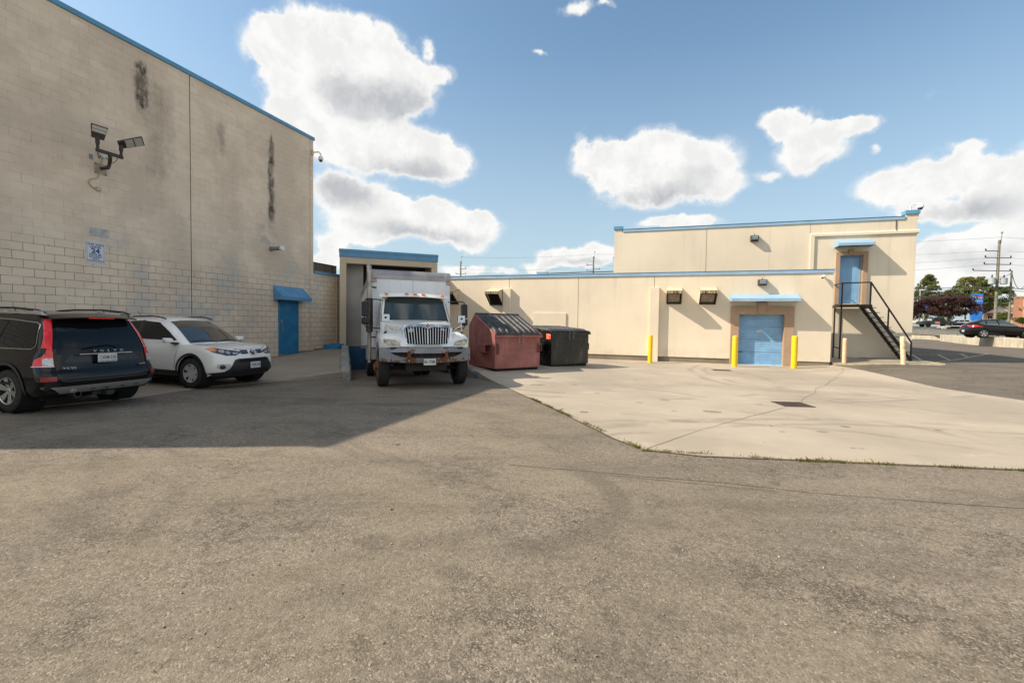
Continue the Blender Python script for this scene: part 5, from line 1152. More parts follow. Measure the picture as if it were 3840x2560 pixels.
zc = lambda x, t: .72+(2.52-.72)*t - (.05*max(0, (x+1.5)) if t > .95 else 0)
cb = ring_loft(cabL, 72, [(0, -2.15), (.9, -2.15), (1, -2.05)], [(0, -.72), (.5, -.74), (.555, -.80), (.9, -1.14), (.96, -1.20), (1, -1.36)], [(0, .99), (.5, 1.0), (.9, .93), (.96, .90), (1, .80)], zc, 9, crown=.05, Rc=.13, cf=.09, cr=.02, cs=.0)
tcab = cb.build('cab', TW, tk, local=True, smooth=True); bcab = bvh_of([tcab])
GT = glassy('truck_windscreen', (.018, .034, .034))
wsc = patch('windscreen', [(-.90, 1.735), (-.87, 1.76), (-.79, 2.32), (-.74, 2.365), (0, 2.385), (.74, 2.365), (.79, 2.32), (.87, 1.76), (.90, 1.735), (.4, 1.75), (0, 1.755), (-.4, 1.75)], 'front', bcab, .012, GT, tcab)
patch('windscreen_seal', stroke_poly([(-.91, 1.71), (-.89, 1.76), (-.81, 2.33), (-.75, 2.39), (0, 2.41), (.75, 2.39), (.81, 2.33), (.89, 1.76), (.91, 1.71)], .035), 'front', bcab, .009, BLACK, tcab, step=.06)
for vw, s in (('left', 1), ('right', -1)):
    patch('side_window', [(-1.88, 1.62), (-1.86, 2.28), (-1.30, 2.28), (-1.02, 1.75), (-1.0, 1.62)], vw, bcab, .010, GLASSC, tcab)
    patch('door_seam', stroke_poly([(-.95, .80), (-.93, 1.7), (-1.24, 2.33), (-1.93, 2.33), (-1.95, .8)], .012), vw, bcab, .004, INNER_K, tcab)
    MB().box(-1.85, -1.70, s*1.0-.025, s*1.0+.03, 1.42, 1.46).build('door_handle', BLACK, tcab, local=True, bevel=.01)
vis = MB(); ys = [-.98+1.96*k/16 for k in range(17)]
vis.loft([[(-1.10+.10*(1-(y)**2)*1.0-.06, y, 2.395+.02*(1-y*y)), (-1.00+.16*(1-y*y)-.12, y, 2.40+.03*(1-y*y)), (-1.06+.12*(1-y*y)-.10, y, 2.49+.04*(1-y*y)), (-1.42, y*.92, 2.535+.03*(1-y*y)), (-1.40, y*.92, 2.45)] for y in ys])
vis.build('roof_cap', TW, tcab, local=True, smooth=True)
for y in (-.80, -.25, -.02, .21, .78):
    MB().hull8([(-1.02+.16*(1-y*y)-.10, y-.055, 2.452+.035*(1-y*y)), (-1.02+.16*(1-y*y)-.10, y+.055, 2.452+.035*(1-y*y)), (-1.22, y-.055, 2.50+.035*(1-y*y)), (-1.22, y+.055, 2.50+.035*(1-y*y)), (-1.06+.16*(1-y*y)-.10, y-.045, 2.50+.035*(1-y*y)), (-1.06+.16*(1-y*y)-.10, y+.045, 2.50+.035*(1-y*y)), (-1.2, y-.045, 2.53+.035*(1-y*y)), (-1.2, y+.045, 2.53+.035*(1-y*y))]).build('marker_light', AMBER, tcab, local=True, bevel=.012)
# bonnet
def hsec(x, wb, ws, zs, wt, zt, zb=.98):
    half = [(wb, zb), (wb, zb+.2), (ws, zs), (ws-.03, zs+.045), (wt+.04, zt-.02), (wt*.7, zt+.012), (wt*.35, zt+.03)]
    return [(x, y, z) for y, z in half]+[(x, 0, zt+.034)]+[(x, -y, z) for y, z in half[::-1]]
hd = MB(); hd.loft([hsec(.80, .60, .58, 1.36, .50, 1.50), hsec(.66, .63, .61, 1.40, .52, 1.545), hsec(.3, .70, .68, 1.46, .56, 1.60), hsec(-.2, .82, .80, 1.54, .66, 1.66), hsec(-.60, .92, .90, 1.60, .76, 1.71), hsec(-.86, .96, .94, 1.63, .84, 1.745)])
bon = hd.build('bonnet', TW, tk, local=True, smooth=True, sub=1)
# front wings with headlights
for s in (-1, 1):
    def fsec(x, yo, zt, zb_, yi=.50):
        return [(x, s*yi, zb_), (x, s*yi, zt-.02), (x, s*(yi+.20), zt+.005), (x, s*(yo-.20), zt), (x, s*(yo-.07), zt-.045), (x, s*yo, zt-.13), (x, s*(yo+.01), zb_+.03), (x, s*(yo-.01), zb_)]
    f = MB(); f.loft([fsec(.84, .88, 1.19, .985), fsec(.79, .98, 1.245, .98), fsec(.68, 1.07, 1.30, .97), fsec(.50, 1.115, 1.35, .96), fsec(.2, 1.13, 1.40, .90), fsec(-.2, 1.13, 1.42, .86), fsec(-.52, 1.12, 1.40, .70), fsec(-.76, 1.08, 1.36, .60)])
    fo = f.build('front_wing', TW, tk, local=True, smooth=True)
    c = MB().lathe([(.62, 0), (.62, .62)], 'y', 48, (0, s*1.20-(.62 if s > 0 else 0), .52)).build('cutter', TW, tk, local=True); cut(fo, [c])
    for pl in fo.data.polygons: pl.use_smooth = True
    bf = bvh_of([fo])
    hl = patch('headlight_frame', [(.61*s, 1.03), (.64*s, 1.10), (.72*s, 1.165), (.80*s, 1.185), (1.05*s, 1.225), (1.085*s, 1.20), (1.07*s, 1.12), (1.0*s, 1.03), (.86*s, 1.0), (.62*s, 1.0)], 'front', bf, .008, TW, fo, step=.05)
    patch('headlight', [(.66*s, 1.035), (.69*s, 1.10), (.76*s, 1.15), (1.02*s, 1.195), (1.05*s, 1.17), (1.02*s, 1.10), (.96*s, 1.04), (.86*s, 1.02)], 'front', bf, .016, mat('yellowed_lens', (.30, .275, .20), .2, .3, .25, 12, coat=.8), fo, step=.05)
    for (cy, w_) in ((.76, .06), (.93, .05)): patch('lamp_bulb', [((cy+w_*math.cos(a))*s, 1.09+.048*math.sin(a)) for a in [2*PI*k/12 for k in range(12)]], 'front', bf, .020, mat('lamp_inner', (.40, .38, .33), .15, .5, .2, 20, coat=1), fo, step=.04)
    # convex mirror on its stalk
    px_, py_ = .42, s*.97
    hm = MB(); hm.tube([(px_, py_, 1.33), (px_, py_, 1.70)], .013, 8).tube([(px_, py_, 1.55), (px_-.18, py_-s*.22, 1.42)], .010, 8)
    ho = hm.build('mirror_stalk', CHROME, fo, local=True, smooth=True)
    MB().lathe([(.055, 1.315), (.05, 1.335), (.018, 1.40)], 'z', 14, (px_, py_, 0)).build('rubber_foot', BLACK, ho, local=True, smooth=True)
    MB().box(px_-.06, px_+.035, py_-.10, py_+.10, 1.62, 1.82).build('wing_mirror', CHROME, ho, local=True, bevel=.018, seg=3)
    MB().lathe([(.03, .0), (.03, .02), (.015, .03)], 'x', 12, (px_+.03, py_, 1.73)).build('knob', BLACK, ho, local=True)
    # west coast mirrors
    mm = MB(); yb, yo = s*.93, s*1.40
    mm.tube([(-.98, yb, 2.30), (-.88, s*1.08, 2.31), (-.86, s*1.34, 2.31), (-.86, yo, 2.27), (-.86, yo, 1.60), (-.86, s*1.36, 1.54), (-.86, s*1.1, 1.52), (-.92, s*.99, 1.52)], .016, 8)
    mo = mm.build('mirror_frame', BLACK, tcab, local=True, smooth=True)
    MB().box(-.92, -.81, s*1.385-.095, s*1.385+.095, 1.84, 2.24).build('mirror', BLACK, mo, local=True, bevel=.03, seg=3)
    MB().box(-.93, -.80, s*1.385-.10, s*1.385+.10, 1.62, 1.81).build('convex_mirror', BLACK, mo, local=True, bevel=.045, seg=3)
    MB().box(-1.02, -.90, s*.96-.03, s*.96+.03, 1.45, 1.56).build('mirror_bracket', BLACK, mo, local=True, bevel=.01)
# grille
gr = MB(); ST, SBt = .60, .55
def gp_(y, z, GS=1.09):
    y = y*GS     # front face of the grille leans back towards the top
    return (.93-(z-.99)*.16-.05*(abs(y)/.55)**2, y, z)
GS = 1.09
out = [(-.60, 1.00), (-.66, 1.08), (-.58, 1.15), (-.56, 1.35), (-.60, 1.46), (-.52, 1.535), (-.3, 1.56), (0, 1.57), (.3, 1.56), (.52, 1.535), (.60, 1.46), (.56, 1.35), (.58, 1.15), (.66, 1.08), (.60, 1.00), (.3, .985), (0, .98), (-.3, .985)]
inn = [(-.44, 1.07), (-.455, 1.10), (-.50, 1.25), (-.52, 1.42), (-.50, 1.47), (-.44, 1.485), (-.15, 1.49), (0, 1.43), (.15, 1.49), (.44, 1.485), (.50, 1.47), (.52, 1.42), (.50, 1.25), (.455, 1.10), (.44, 1.07), (.25, 1.055), (0, 1.05), (-.25, 1.055)]
O = [gr.bm.verts.new(gp_(*p)) for p in out]; I = [gr.bm.verts.new(Vector(gp_(*p))+Vector((.012, 0, 0))) for p in inn]; I2 = [gr.bm.verts.new(Vector(gp_(*p))-Vector((.06, 0, 0))) for p in inn]; O2 = [gr.bm.verts.new(Vector(gp_(*p))-Vector((.14, 0, 0))) for p in out]
n_ = len(out)
for i in range(n_):
    j = (i+1) % n_
    gr.bm.faces.new((O[i], O[j], I[j], I[i])); gr.bm.faces.new((I[i], I[j], I2[j], I2[i])); gr.bm.faces.new((O2[i], O2[j], O[j], O[i]))
gso = gr.build('grille_surround', CHROME, bon, local=True, smooth=True, bevel=.006)
gb = MB(); gb.bm.faces.new([gb.bm.verts.new(Vector(gp_(*p))-Vector((.055, 0, 0))) for p in inn]); gb.build('grille_mesh', INNER_K, gso, local=True)
for k in range(17):
    y0 = -.46+.92*k/16; yt = y0*1.09
    zt_ = 1.48 if abs(y0) > .1 else 1.44
    MB().bar(Vector(gp_(y0, 1.06))-Vector((.02, 0, 0)), Vector(gp_(yt, zt_))-Vector((.02, 0, 0)), .016 if k != 8 else .030, .02, up=(1, 0, 0)).build('grille_bar', CHROME, gso, local=True, bevel=.003)
dm = MB(); dm.prism([(0, -.085), (.085, 0), (0, .085), (-.085, 0)], lambda a, b, d: (Vector(gp_(0, 1.51))+Vector((d, a, b))), .0, .035); dmo = dm.build('emblem', CHROME, gso, local=True, bevel=.006)
dm = MB(); 
for (a, b) in ((0, .032), (0, -.032), (.032, 0), (-.032, 0)): dm.prism([(a, b-.026), (a+.026, b), (a, b+.026), (a-.026, b)], lambda a, b, d: (Vector(gp_(0, 1.51))+Vector((d, a, b))), .0345, .040)
dm.build('emblem_inlay', mat('emblem_red', (.20, .02, .03), .4, .2, 0), dmo, local=True)
# bumper with three openings
def bump_x(y): return .985-.30*(abs(y)/1.14)**3
bp = MB(); NY = 96
for k in range(NY):
    ya, yb = -1.14+2.28*k/NY, -1.14+2.28*(k+1)/NY; ym = (ya+yb)/2
    a_ = abs(ym)
    hole = None
    if a_ < .42: hole = (.72+.03*ss(a_, .36, .42), .835-.02*ss(a_, .38, .42))
    if .50 < a_ < .90: hole = (.735+.125*((a_-.50)/.40)**2+.03*ss(.53-a_, 0, .03), .865)
    zb_, zt_ = .60+.05*(a_/1.14)**2, .975
    spans = [(zb_, hole[0]), (hole[1], zt_)] if hole else [(zb_, zt_)]
    for z0, z1 in spans:
        f_ = lambda y, z: bump_x(y)-.05*max(0, (z-.88))/.1-.03*max(0, (.68-z))/.08
        xa0, xb0, xa1, xb1 = f_(ya, z0), f_(yb, z0), f_(ya, z1), f_(yb, z1); T = .09
        bp.hull8([(xa0-T, ya, z0), (xa0, ya, z0), (xb0-T, yb, z0), (xb0, yb, z0), (xa1-T, ya, z1), (xa1, ya, z1), (xb1-T, yb, z1), (xb1, yb, z1)])
bpo = bp.build('bumper', RB, tk, local=True, smooth=True)
bk = MB()
for k in range(20):
    ya, yb = -1.10+2.2*k/20, -1.10+2.2*(k+1)/20; bk.hull8([(bump_x(ya)-.16, ya, .62), (bump_x(ya)-.11, ya, .62), (bump_x(yb)-.16, yb, .62), (bump_x(yb)-.11, yb, .62), (bump_x(ya)-.16, ya, .93), (bump_x(ya)-.11, ya, .93), (bump_x(yb)-.16, yb, .93), (bump_x(yb)-.11, yb, .93)])
bk.build('bumper_backing', mat('bumper_inner', (.03, .022, .018), .9, 0, .3, 9), bpo, local=True)
for y in (-.52, .52, -.46, .5): MB().lathe([(.018, 0), (.018, .012), (.008, .018)], 'x', 10, (bump_x(y)-(.03 if y in (-.52, .52) else .03), y, .925 if y in (-.52, .52) else .66)).build('bolt', STEEL, bpo, local=True)
plate_tex(bpo, 'BL-17380', lambda x, y, z: (.99+z, x+.03, .625+y), .30, .155, mat('plate_black', (.02, .02, .02), .6, 0, 0))
MB().box(.55, .86, -.9, .9, .99-.04, .99).build('grille_lip', BLACK, bon, local=True)
# chassis, axle, wheels
MB().box(-8.6, .70, -.45, -.33, .62, .88).box(-8.6, .70, .33, .45, .62, .88).box(.1, .72, -.5, .5, .40, .60).build('chassis', mat('chassis_black', (.02, .018, .016), .8, 0, .2, 5, dirt=.5, dirtcol=(.07, .03, .015)), tk, local=True)
MB().bar((0, -.95, .45), (0, .95, .45), .10).build('front_axle', MATS['chassis_black'], tk, local=True); MB().lathe([(.08, -.9), (.08, -.2), (.2, -.15), (.2, .15), (.08, .2), (.08, .9)], 'y', 14, (-4.95, 0, .5)).build('rear_axle', MATS['chassis_black'], tk, local=True)
MB().box(-1.9, -.75, -.62, .62, .55, 1.1).build('engine', INNER_K, tk, local=True)
RIMT = mat('truck_rim', (.22, .10, .06), .7, .3, .25, 9)
for s in (-1, 1):
    wr = wheel(tk, 0, s*1.0, .49, .27, .30, 5, False, RIMT, s, dish=-.02)
    MB().lathe([(.10, 0), (.10, s*.09), (.06, s*.11), (.001, s*.11)], 'y', 16, (0, s*.12, 0)).build('hub', RIMT, wr, local=True)
    for k in range(10): MB().lathe([(.016, s*.05), (.016, s*.15)], 'y', 6, (.13*math.cos(k*PI/5), s*.05, .13*math.sin(k*PI/5))).build('lug_nut', RIMT, wr, local=True)
    wheel(tk, -4.95, s*.98, .49, .26, .30, 5, False, RIMT, s, dish=.10); wheel(tk, -4.95, s*.68, .49, .26, .30, 5, False, RIMT, s, dish=.10)
# cargo box
bx0, bx1, hb, zb0, zt0 = -8.95, -2.30, 1.22, 1.0, 3.12
def rrect(x, hw, z0, z1, rr=.0): return [(x, -hw, z0), (x, hw, z0), (x, hw, z1), (x, -hw, z1)]
cbx = empty('cargo_box', (0, .10, 0)); cbx.parent = tk
bm_ = MB(); prof = [(bx0, -hb), (bx1-.12, -hb)]+[(bx1-.12+.12*math.sin(a), -hb+.12-.12*math.cos(a)) for a in [PI/2*k/5 for k in range(1, 6)]]
prof += [(x, -y) for x, y in prof[::-1]]
bm_.prism(prof, lambda a, b, d: (a, b, d), zb0, 3.14); bm_.build('panel_body', BOXW, cbx, local=True, smooth=True)
tp = MB(); secs = []
for k in range(7):
    a = PI/2*k/6; xx = bx1+.004-.28+.28*math.cos(a) if False else bx1+.006-.22*(1-math.cos(a)); zz = 3.12+.28*math.sin(a)
    secs.append([(xx, y, zz-.0) for y in (-hb-.004, -hb+.06, 0, hb-.06, hb+.004)])
secs.append([(bx0, y, 3.40) for y in (-hb-.004, -hb+.06, 0, hb-.06, hb+.004)])
tp.loft(secs, closed=False, caps=False)
for s in (-1, 1):
    V = [tp.bm.verts.new((q[0 if s < 0 else 4][0], s*(hb+.004), q[0][2])) for q in secs]+[tp.bm.verts.new((bx0, s*(hb+.004), 3.12))]
    tp.bm.faces.new(V)
tp.build('roof_shell', BOXG, cbx, local=True, smooth=True, bevel=.01)
for s in (-1, 1):
    MB().box(bx1-.10, bx1+.012, s*hb-(.16 if s > 0 else .006), s*hb+(.006 if s > 0 else .16), 2.98, 3.30).build('corner_cap', BOXG, cbx, local=True, bevel=.02)
    MB().box(bx1-.0, bx1+.022, s*1.14-.045, s*1.14+.045, 3.07, 3.13).build('marker_light', mat('marker_red', (.55, .06, .02), .3, 0, .05, coat=1), cbx, local=True, bevel=.008)
    MB().box(bx0, bx1-.1, s*hb-.012 if s > 0 else -hb-.012, s*hb+.012 if s > 0 else -hb+.012, .97, 1.09).build('bottom_rail', BOXG, cbx, local=True)
MB().box(bx1-.005, bx1+.012, -1.10, 1.10, 3.085, 3.125).build('roof_rail', BOXG, cbx, local=True)
rv_ = MB()
for y in (-1.08, -.72, -.36, 0.02, .40, .78, 1.08):
    for k in range(18 if abs(y) < 1 else 34):
        z = 1.25+k*(.105 if abs(y) < 1 else .055)
        if z < 3.06: rv_.box(bx1-.001, bx1+.004, y-.006, y+.006, z-.006, z+.006)
for k in range(50): rv_.box(bx1+.011, bx1+.016, -1.08+k*.044-.005, -1.08+k*.044+.005, 3.10, 3.11)
rv_.build('rivet_rows', mat('rivet_grey', (.20, .19, .18), .5, .5, 0), cbx, local=True)
MB().box(bx1-.0005, bx1+.003, .015, .022, 1.0, 3.08).build('panel_seam', MATS['rivet_grey'], cbx, local=True)
# side door hardware on the visible flank
for x in (-3.5, -3.62): MB().tube([(x, -hb-.03, 1.15), (x, -hb-.03, 2.95)], .014, 6).build('lock_rod', STEEL, cbx, local=True)
for x in (-3.1, -4.3): MB().box(x-.01, x+.01, -hb-.008, -hb, 1.1, 3.05).build('door_edge', BOXG, cbx, local=True)
for z in (1.3, 1.7, 2.4, 2.8): MB().box(-3.68, -3.44, -hb-.05, -hb-.001, z-.03, z+.03).build('lock_bracket', DARK, cbx, local=True)
MB().box(-3.2, -2.45, -hb-.02, -hb+.3, .62, .98).build('side_step', STEEL, tk, local=True, bevel=.01)
# exhaust stack
EX = mat('exhaust_metal', (.40, .36, .31), .4, .7, .15, 6, dirt=.5, dirtcol=(.20, .10, .05), dscale=5)
MB().tube([(-2.02, -1.20, .55), (-2.02, -1.20, 1.15)], .055, 14).build('lower_pipe', EX, tk, local=True, smooth=True)
fx = MB(); prof = []
for k in range(90): z = 1.15+k*.014; prof.append((.062+(.007 if k % 2 else 0), z))
fx.lathe(prof, 'z', 14, (-2.02, -1.20, 0)); fx.build('flexible_pipe', EX, tk, local=True)
tu = MB().tube([(-2.02, -1.20, 2.40), (-2.03, -1.21, 3.20), (-2.05, -1.21, 3.34), (-2.12, -1.21, 3.42), (-2.24, -1.21, 3.44)], .072, 16); tu.build('stack_pipe', EX, tk, local=True, smooth=True)
hs = MB(); n = 14
for k in range(n):
    a0, a1 = -PI*.62+PI*1.24*k/n, -PI*.62+PI*1.24*(k+1)/n
    P = lambda a, r, z: (-2.02+r*math.cos(a), -1.20+r*math.sin(a), z)
    hs.hull8([P(a0, .092, 1.45), P(a0, .100, 1.45), P(a1, .092, 1.45), P(a1, .100, 1.45), P(a0, .092, 2.45), P(a0, .100, 2.45), P(a1, .092, 2.45), P(a1, .100, 2.45)])
hs.build('heat_shield', mat('heat_shield', (.09, .075, .065), .35, .8, .2, 8), tk, local=True, smooth=True)
MB().bar((-2.1, -1.0, 1.3), (-2.05, -1.18, 1.3), .04).bar((-2.2, -1.0, 2.8), (-2.05, -1.18, 2.8), .04).build('pipe_bracket', DARK, tk, local=True)
for y in (-.35, .30): MB().tube([(-.83, y, 1.765), (-.87, y-.25, 1.80), (-.88, y-.48, 1.81)], .010, 6).build('wiper', BLACK, tcab, local=True)
MB().box(-1.75, -1.5, -.05, -.04, .6, .61).build('mud_flap', BLACK, tk, local=True)

# ================================================================== dumpsters
def rusted(name, col, rustc, amt=.55, rough=.6, gloss=0):
    m, t, b = newmat(name); co = t.coord('Object'); x, y, z = t.sep(co)
    c = t.mix(t.ramp(t.noise(co, 1.6, 6, .65), .32, .68), tuple(k*.78 for k in col), tuple(min(1, k*1.22) for k in col))
    n = t.noise(co, 3.6, 7, .7); st = t.noise(t.vm('MULTIPLY', co, (7, 7, .7)), 1.0, 6, .7)
    c = t.mix(t.mul(t.ramp(t.add(n, t.ramp(z, .9, 1.15, 0, .07)), .60, .72), amt), c, rustc)
    c = t.mix(t.mul(t.ramp(st, .56, .72), amt*.7), c, tuple(min(1, k*1.9+.05) for k in col)); c = t.mix(t.mul(t.mul(t.ramp(t.noise(co, 1.1, 6, .75), .50, .64), t.ramp(t.noise(t.vm('MULTIPLY', co, (22, 22, 1.5)), 1.0, 4, .6), .42, .62)), amt*.55), c, tuple(min(1, k*2+.14) for k in col))
    sp = t.new('ShaderNodeTexVoronoi'); t.put(sp.inputs['Vector'], co); sp.inputs['Scale'].default_value = 5
    c = t.mix(t.mul(t.ramp(sp.outputs['Distance'], .10, .06), t.ramp(t.sep(sp.outputs['Color'])[0], .8, .85)), c, tuple(k*.4 for k in col))
    t.put(b.inputs['Base Color'], c); t.put(b.inputs['Roughness'], t.ramp(n, .3, .7, rough*.75, min(1, rough*1.25)))
    bn = t.new('ShaderNodeBump'); bn.inputs['Strength'].default_value = .25; bn.inputs['Distance'].default_value = .02; t.l.new(t.add(t.noise(co, 2.2, 3), t.mul(t.noise(co, 40, 4), .15)), bn.inputs['Height']); t.l.new(bn.outputs[0], b.inputs['Normal'])
    return m
RED = rusted('red_dumpster', (.30, .105, .088), (.19, .080, .035)); BLK = rusted('black_dumpster', (.008, .0075, .007), (.075, .058, .038), 1.0, .30)
LID = mat('lid_black', (.020, .021, .024), .38, 0, .2, 4, dirt=.35, dirtcol=(.07, .06, .05), dscale=5); LIDW = mat('lid_worn', (.030, .030, .031), .60, 0, .2, 6, dirt=.5, dirtcol=(.10, .09, .085), dscale=6)
def dumpster(name, loc, rz, W, D, hf, hb_, m, label, slant, tilt=0.0):
    """local: x along the front face, front at y=0, body towards +y"""
    r = empty(name, loc, rz, label=label, cat='dumpster', group='dumpsters by the truck')
    t_ = .03
    if slant:
        side = [(0, .09), (D, .09), (D, hb_-.35), (D-.35, hb_), (D-.42, hb_), (0, hf)]
    else: side = [(0, .09), (D, .09), (D, hb_), (0, hf)]
    body_ = MB().prism(side, lambda a, b, d: (d, a, b), 0, W).build('body', m, r, local=True, bevel=.012)
    MB().box(.10, W-.06, .04, D-.06, 0, .088).build('skid', INNER_K, r, local=True)
    # top rim
    if slant: a0, a1 = Vector((0, 0, hf)), Vector((0, D-.40, hb_))
    else: a0, a1 = Vector((0, 0, hf)), Vector((0, D, hb_))
    dirv_ = (a1-a0).normalized(); nrm = Vector((0, -dirv_.z, dirv_.y))
    rim = MB()
    for x in (-.03, W-.03): rim.hull8([Vector((x, 0, 0))+a0-dirv_*.03-nrm*.05, Vector((x+.06, 0, 0))+a0-dirv_*.03-nrm*.05, Vector((x, 0, 0))+a1-nrm*.05, Vector((x+.06, 0, 0))+a1-nrm*.05, Vector((x, 0, 0))+a0-dirv_*.03+nrm*.03, Vector((x+.06, 0, 0))+a0-dirv_*.03+nrm*.03, Vector((x, 0, 0))+a1+nrm*.03, Vector((x+.06, 0, 0))+a1+nrm*.03])
    rim.box(-.05, W+.07, -.05, .025, hf-.11, hf-.02)
    rim.build('rim', m, body_, local=True, bevel=.008)
    # ribbed plastic lids, two halves
    for h in (0, 1):
        x0, x1 = (.01, W/2-.012) if h == 0 else (W/2+.012, W-.01); N = 64; L = (a1-a0).length+.05
        b = MB(); rows = []
        for j in range(15):
            v = j/14
            env = ss(v, .04, .16)*(1-ss(v, .88, .985)); row = []
            for i in range(N+1):
                u = i/N; ph = u*4.0 % 1.0
                rib = ss(ph, .10, .26)*(1-ss(ph, .62, .80)); taper = 1-.25*v
                z = .020+.050*rib*env*taper+.012*math.sin(u*PI)+random.uniform(-.0015, .0015)+(-.03*(v < .01))
                p = Vector((x0+(x1-x0)*u, 0, 0))+a0-dirv_*.07+dirv_*(L+.03)*v+nrm*(z+.01)
                row.append(b.bm.verts.new(p))
            rows.append(row)
        for ra, rb in zip(rows[:-1], rows[1:]):
            for i in range(N): b.bm.faces.new((ra[i], ra[i+1], rb[i+1], rb[i]))
        b.build('lid', LIDW if slant else LID, r, local=True, smooth=True, solid=.008)
    MB().tube([Vector((0, 0, 0))+a1+nrm*.05, Vector((W, 0, 0))+a1+nrm*.05], .018, 8).build('hinge_rod', DARK, r, local=True)
    # fork pockets
    for x, s in ((0, -1), (W, 1)):
        fp = MB(); xo = x+s*.25; z0, z1 = .60, .86
        y0, y1 = .18, .18+.62
        if slant: y0, y1 = .22, .22+.55
        fp.box(min(x, xo), max(x, xo), y0, y1, z1-.012, z1); fp.box(min(x, xo), max(x, xo), y0+.06, y1, z0, z0+.012)
        fp.box(min(xo, xo-s*.012), max(xo, xo-s*.012), y0, y1, z0, z1)
        fp.hull8([(x, y0, z1), (x, y0+.05, z1), (x, y1+.05, z1), (x, y1, z1), (x, y0, z1), (xo, y0, z1), (x, y1, z1), (xo, y1, z1)]) if False else None
        fp.prism([(y0+.02, z0), (y1, z0), (y1-.04, z0-.14), (y0+.16, z0-.14)], lambda a, b_, d: (x+s*d, a, b_), 0, .03)
        fp.build('fork_pocket', m, body_, local=True, bevel=.004)
    for xx in ((W*.50, W*.585) if slant else (W*.44, W*.54)):
        ch = MB()
        for k in range(11):
            z = hf-.03-k*.024; c = Vector((xx+math.sin(k*.9)*.004, -.062, z)); vert = k % 2
            pts = [c+Vector(((.007 if vert else 0)*math.cos(a), (0 if vert else .007)*math.cos(a), .015*math.sin(a))) for a in [2*PI*q/8 for q in range(8)]]
            ch.tube(pts, .0032, 4, close=True)
        ch.build('chain', STEEL, r, local=True)
    return r, body_
# red
P_F = Vector((9.27, 7.42)); ang = math.radians(52.5)
r_, rb_ = dumpster('dumpster', (P_F.x, P_F.y, h_right(P_F.x+.4, P_F.y+1)-.02), ang, 1.80, 1.72, 1.20, 1.83, RED, 'faded red dumpster with a slanted black ribbed lid beside the truck', True)
for (xx, zz, w_, h_) in ((.03, .55, .13, .36), (W_ and 1.66, .58, .13, .32)):
    q = MB(); q.prism([(xx, zz), (xx+w_, zz), (xx+w_, zz+h_*.75), (xx+w_*.6, zz+h_), (xx, zz+h_)], lambda a, b, d: (a, -d, b), 0.0, .0025); q.build('bare_patch', mat('bare_rust', (.13, .035, .025), .7, 0, .1), rb_, local=True)
P_K = Vector((10.50, 9.95)); ang = math.radians(58.0)
k_, kb_ = dumpster('dumpster', (P_K.x, P_K.y, h_right(P_K.x+.5, P_K.y+.8)-.02), ang, 2.02, 1.55, 1.32, 1.46, BLK, 'scuffed black dumpster with an orange sticker behind the red one', False)
MB().box(-.004, -.0005, .04, .27, 1.04, 1.245).build('sticker', mat('orange_sticker', (.72, .10, .02), .5, 0, .05), kb_, local=True)
MS = mat('sticker_white', (.75, .68, .62), .5, 0, 0)
text_mesh('Cardboard', .055, lambda x, y, d: (-.0045-d, .155-x, 1.19+y), 'lettering', MS, kb_, font_x=.9, bold=.001, maxw=.2); text_mesh('Only', .055, lambda x, y, d: (-.0045-d, .20-x, 1.10+y), 'lettering', MS, kb_, bold=.001)
# ================================================================== street beyond the yard
def up_z(d): return 1.05+.0235*(d-40)
# retaining wall of concrete blocks
Iz = lambda x, y: (3400+x/4.9, 1000+y/4.9)
knots = [(2500, 1530, 1360, 34.8), (2156, 1505, 1327, 35.6), (1820, 1480, 1300, 36.6), (1345, 1435, 1277, 40.0), (1145, 1415, 1266, 42.7), (945, 1396, 1262, 46.5), (775, 1380, 1252, 51.0), (605, 1362, 1248, 55.5)]
wp = []
for (x, yb, yt, d) in knots:
    u, v = Iz(x, yb); p = far_pt(u, v, d); q = far_pt(*Iz(x, yt), d); wp.append((p.x, p.y, p.z-.02, q.z))
def block(a, b, label, grp, cap_hook=True, th=.6, nm='concrete_block'):
    A, B = Vector(a[:2]), Vector(b[:2]); d = (B-A).normalized(); n = Vector((d.y, -d.x))
    if n.dot(Vector((CAM.x, CAM.y))-A) > 0: n = -n     # n points away from the yard
    A = A+d*.03; B = B-d*.03
    r = empty(nm, (A.x, A.y, a[2]), label=label, cat='concrete block', group=grp)
    m = MB(); P = []
    for zz in (0, 1):
        for (pt, src) in ((A, a), (B, b)):
            for k in (0, th): q = pt+n*k; P.append((q.x, q.y, src[2]-.35 if zz == 0 else src[3]))
    m.hull8(P); m.build('body', BARR, r, bevel=.045)
    if cap_hook:
        c = (A+B)/2+n*th/2; z = (a[3]+b[3])/2
        MB().tube([(c.x-d.x*.14, c.y-d.y*.14, z-.02), (c.x-d.x*.10, c.y-d.y*.10, z+.10), (c.x, c.y, z+.14), (c.x+d.x*.10, c.y+d.y*.10, z+.10), (c.x+d.x*.14, c.y+d.y*.14, z-.02)], .018, 6).build('lifting_loop', DARK, r)
ords = ['beyond the right edge of the frame', 'at the right frame edge under the black hatchback', 'under the middle of the black hatchback', 'under the rear wheel of the black hatchback', 'under the rear bumper of the black hatchback', 'left of the black hatchback', 'first of the tall blocks beside the lower row']
GB = 'tall concrete retaining blocks along the street'
for i in range(len(wp)-1):
    a, b = wp[i], wp[i+1]; L = (Vector(a[:2])-Vector(b[:2])).length
    block(a, b, 'stained concrete retaining block '+ords[i], GB, True)
low = []
lk = [(605, 1360, 1275, 58.5), (450, 1350, 1268, 62), (315, 1342, 1262, 65), (165, 1332, 1256, 68.5), (20, 1322, 1250, 72), (-120, 1313, 1244, 76), (-260, 1305, 1238, 80)]
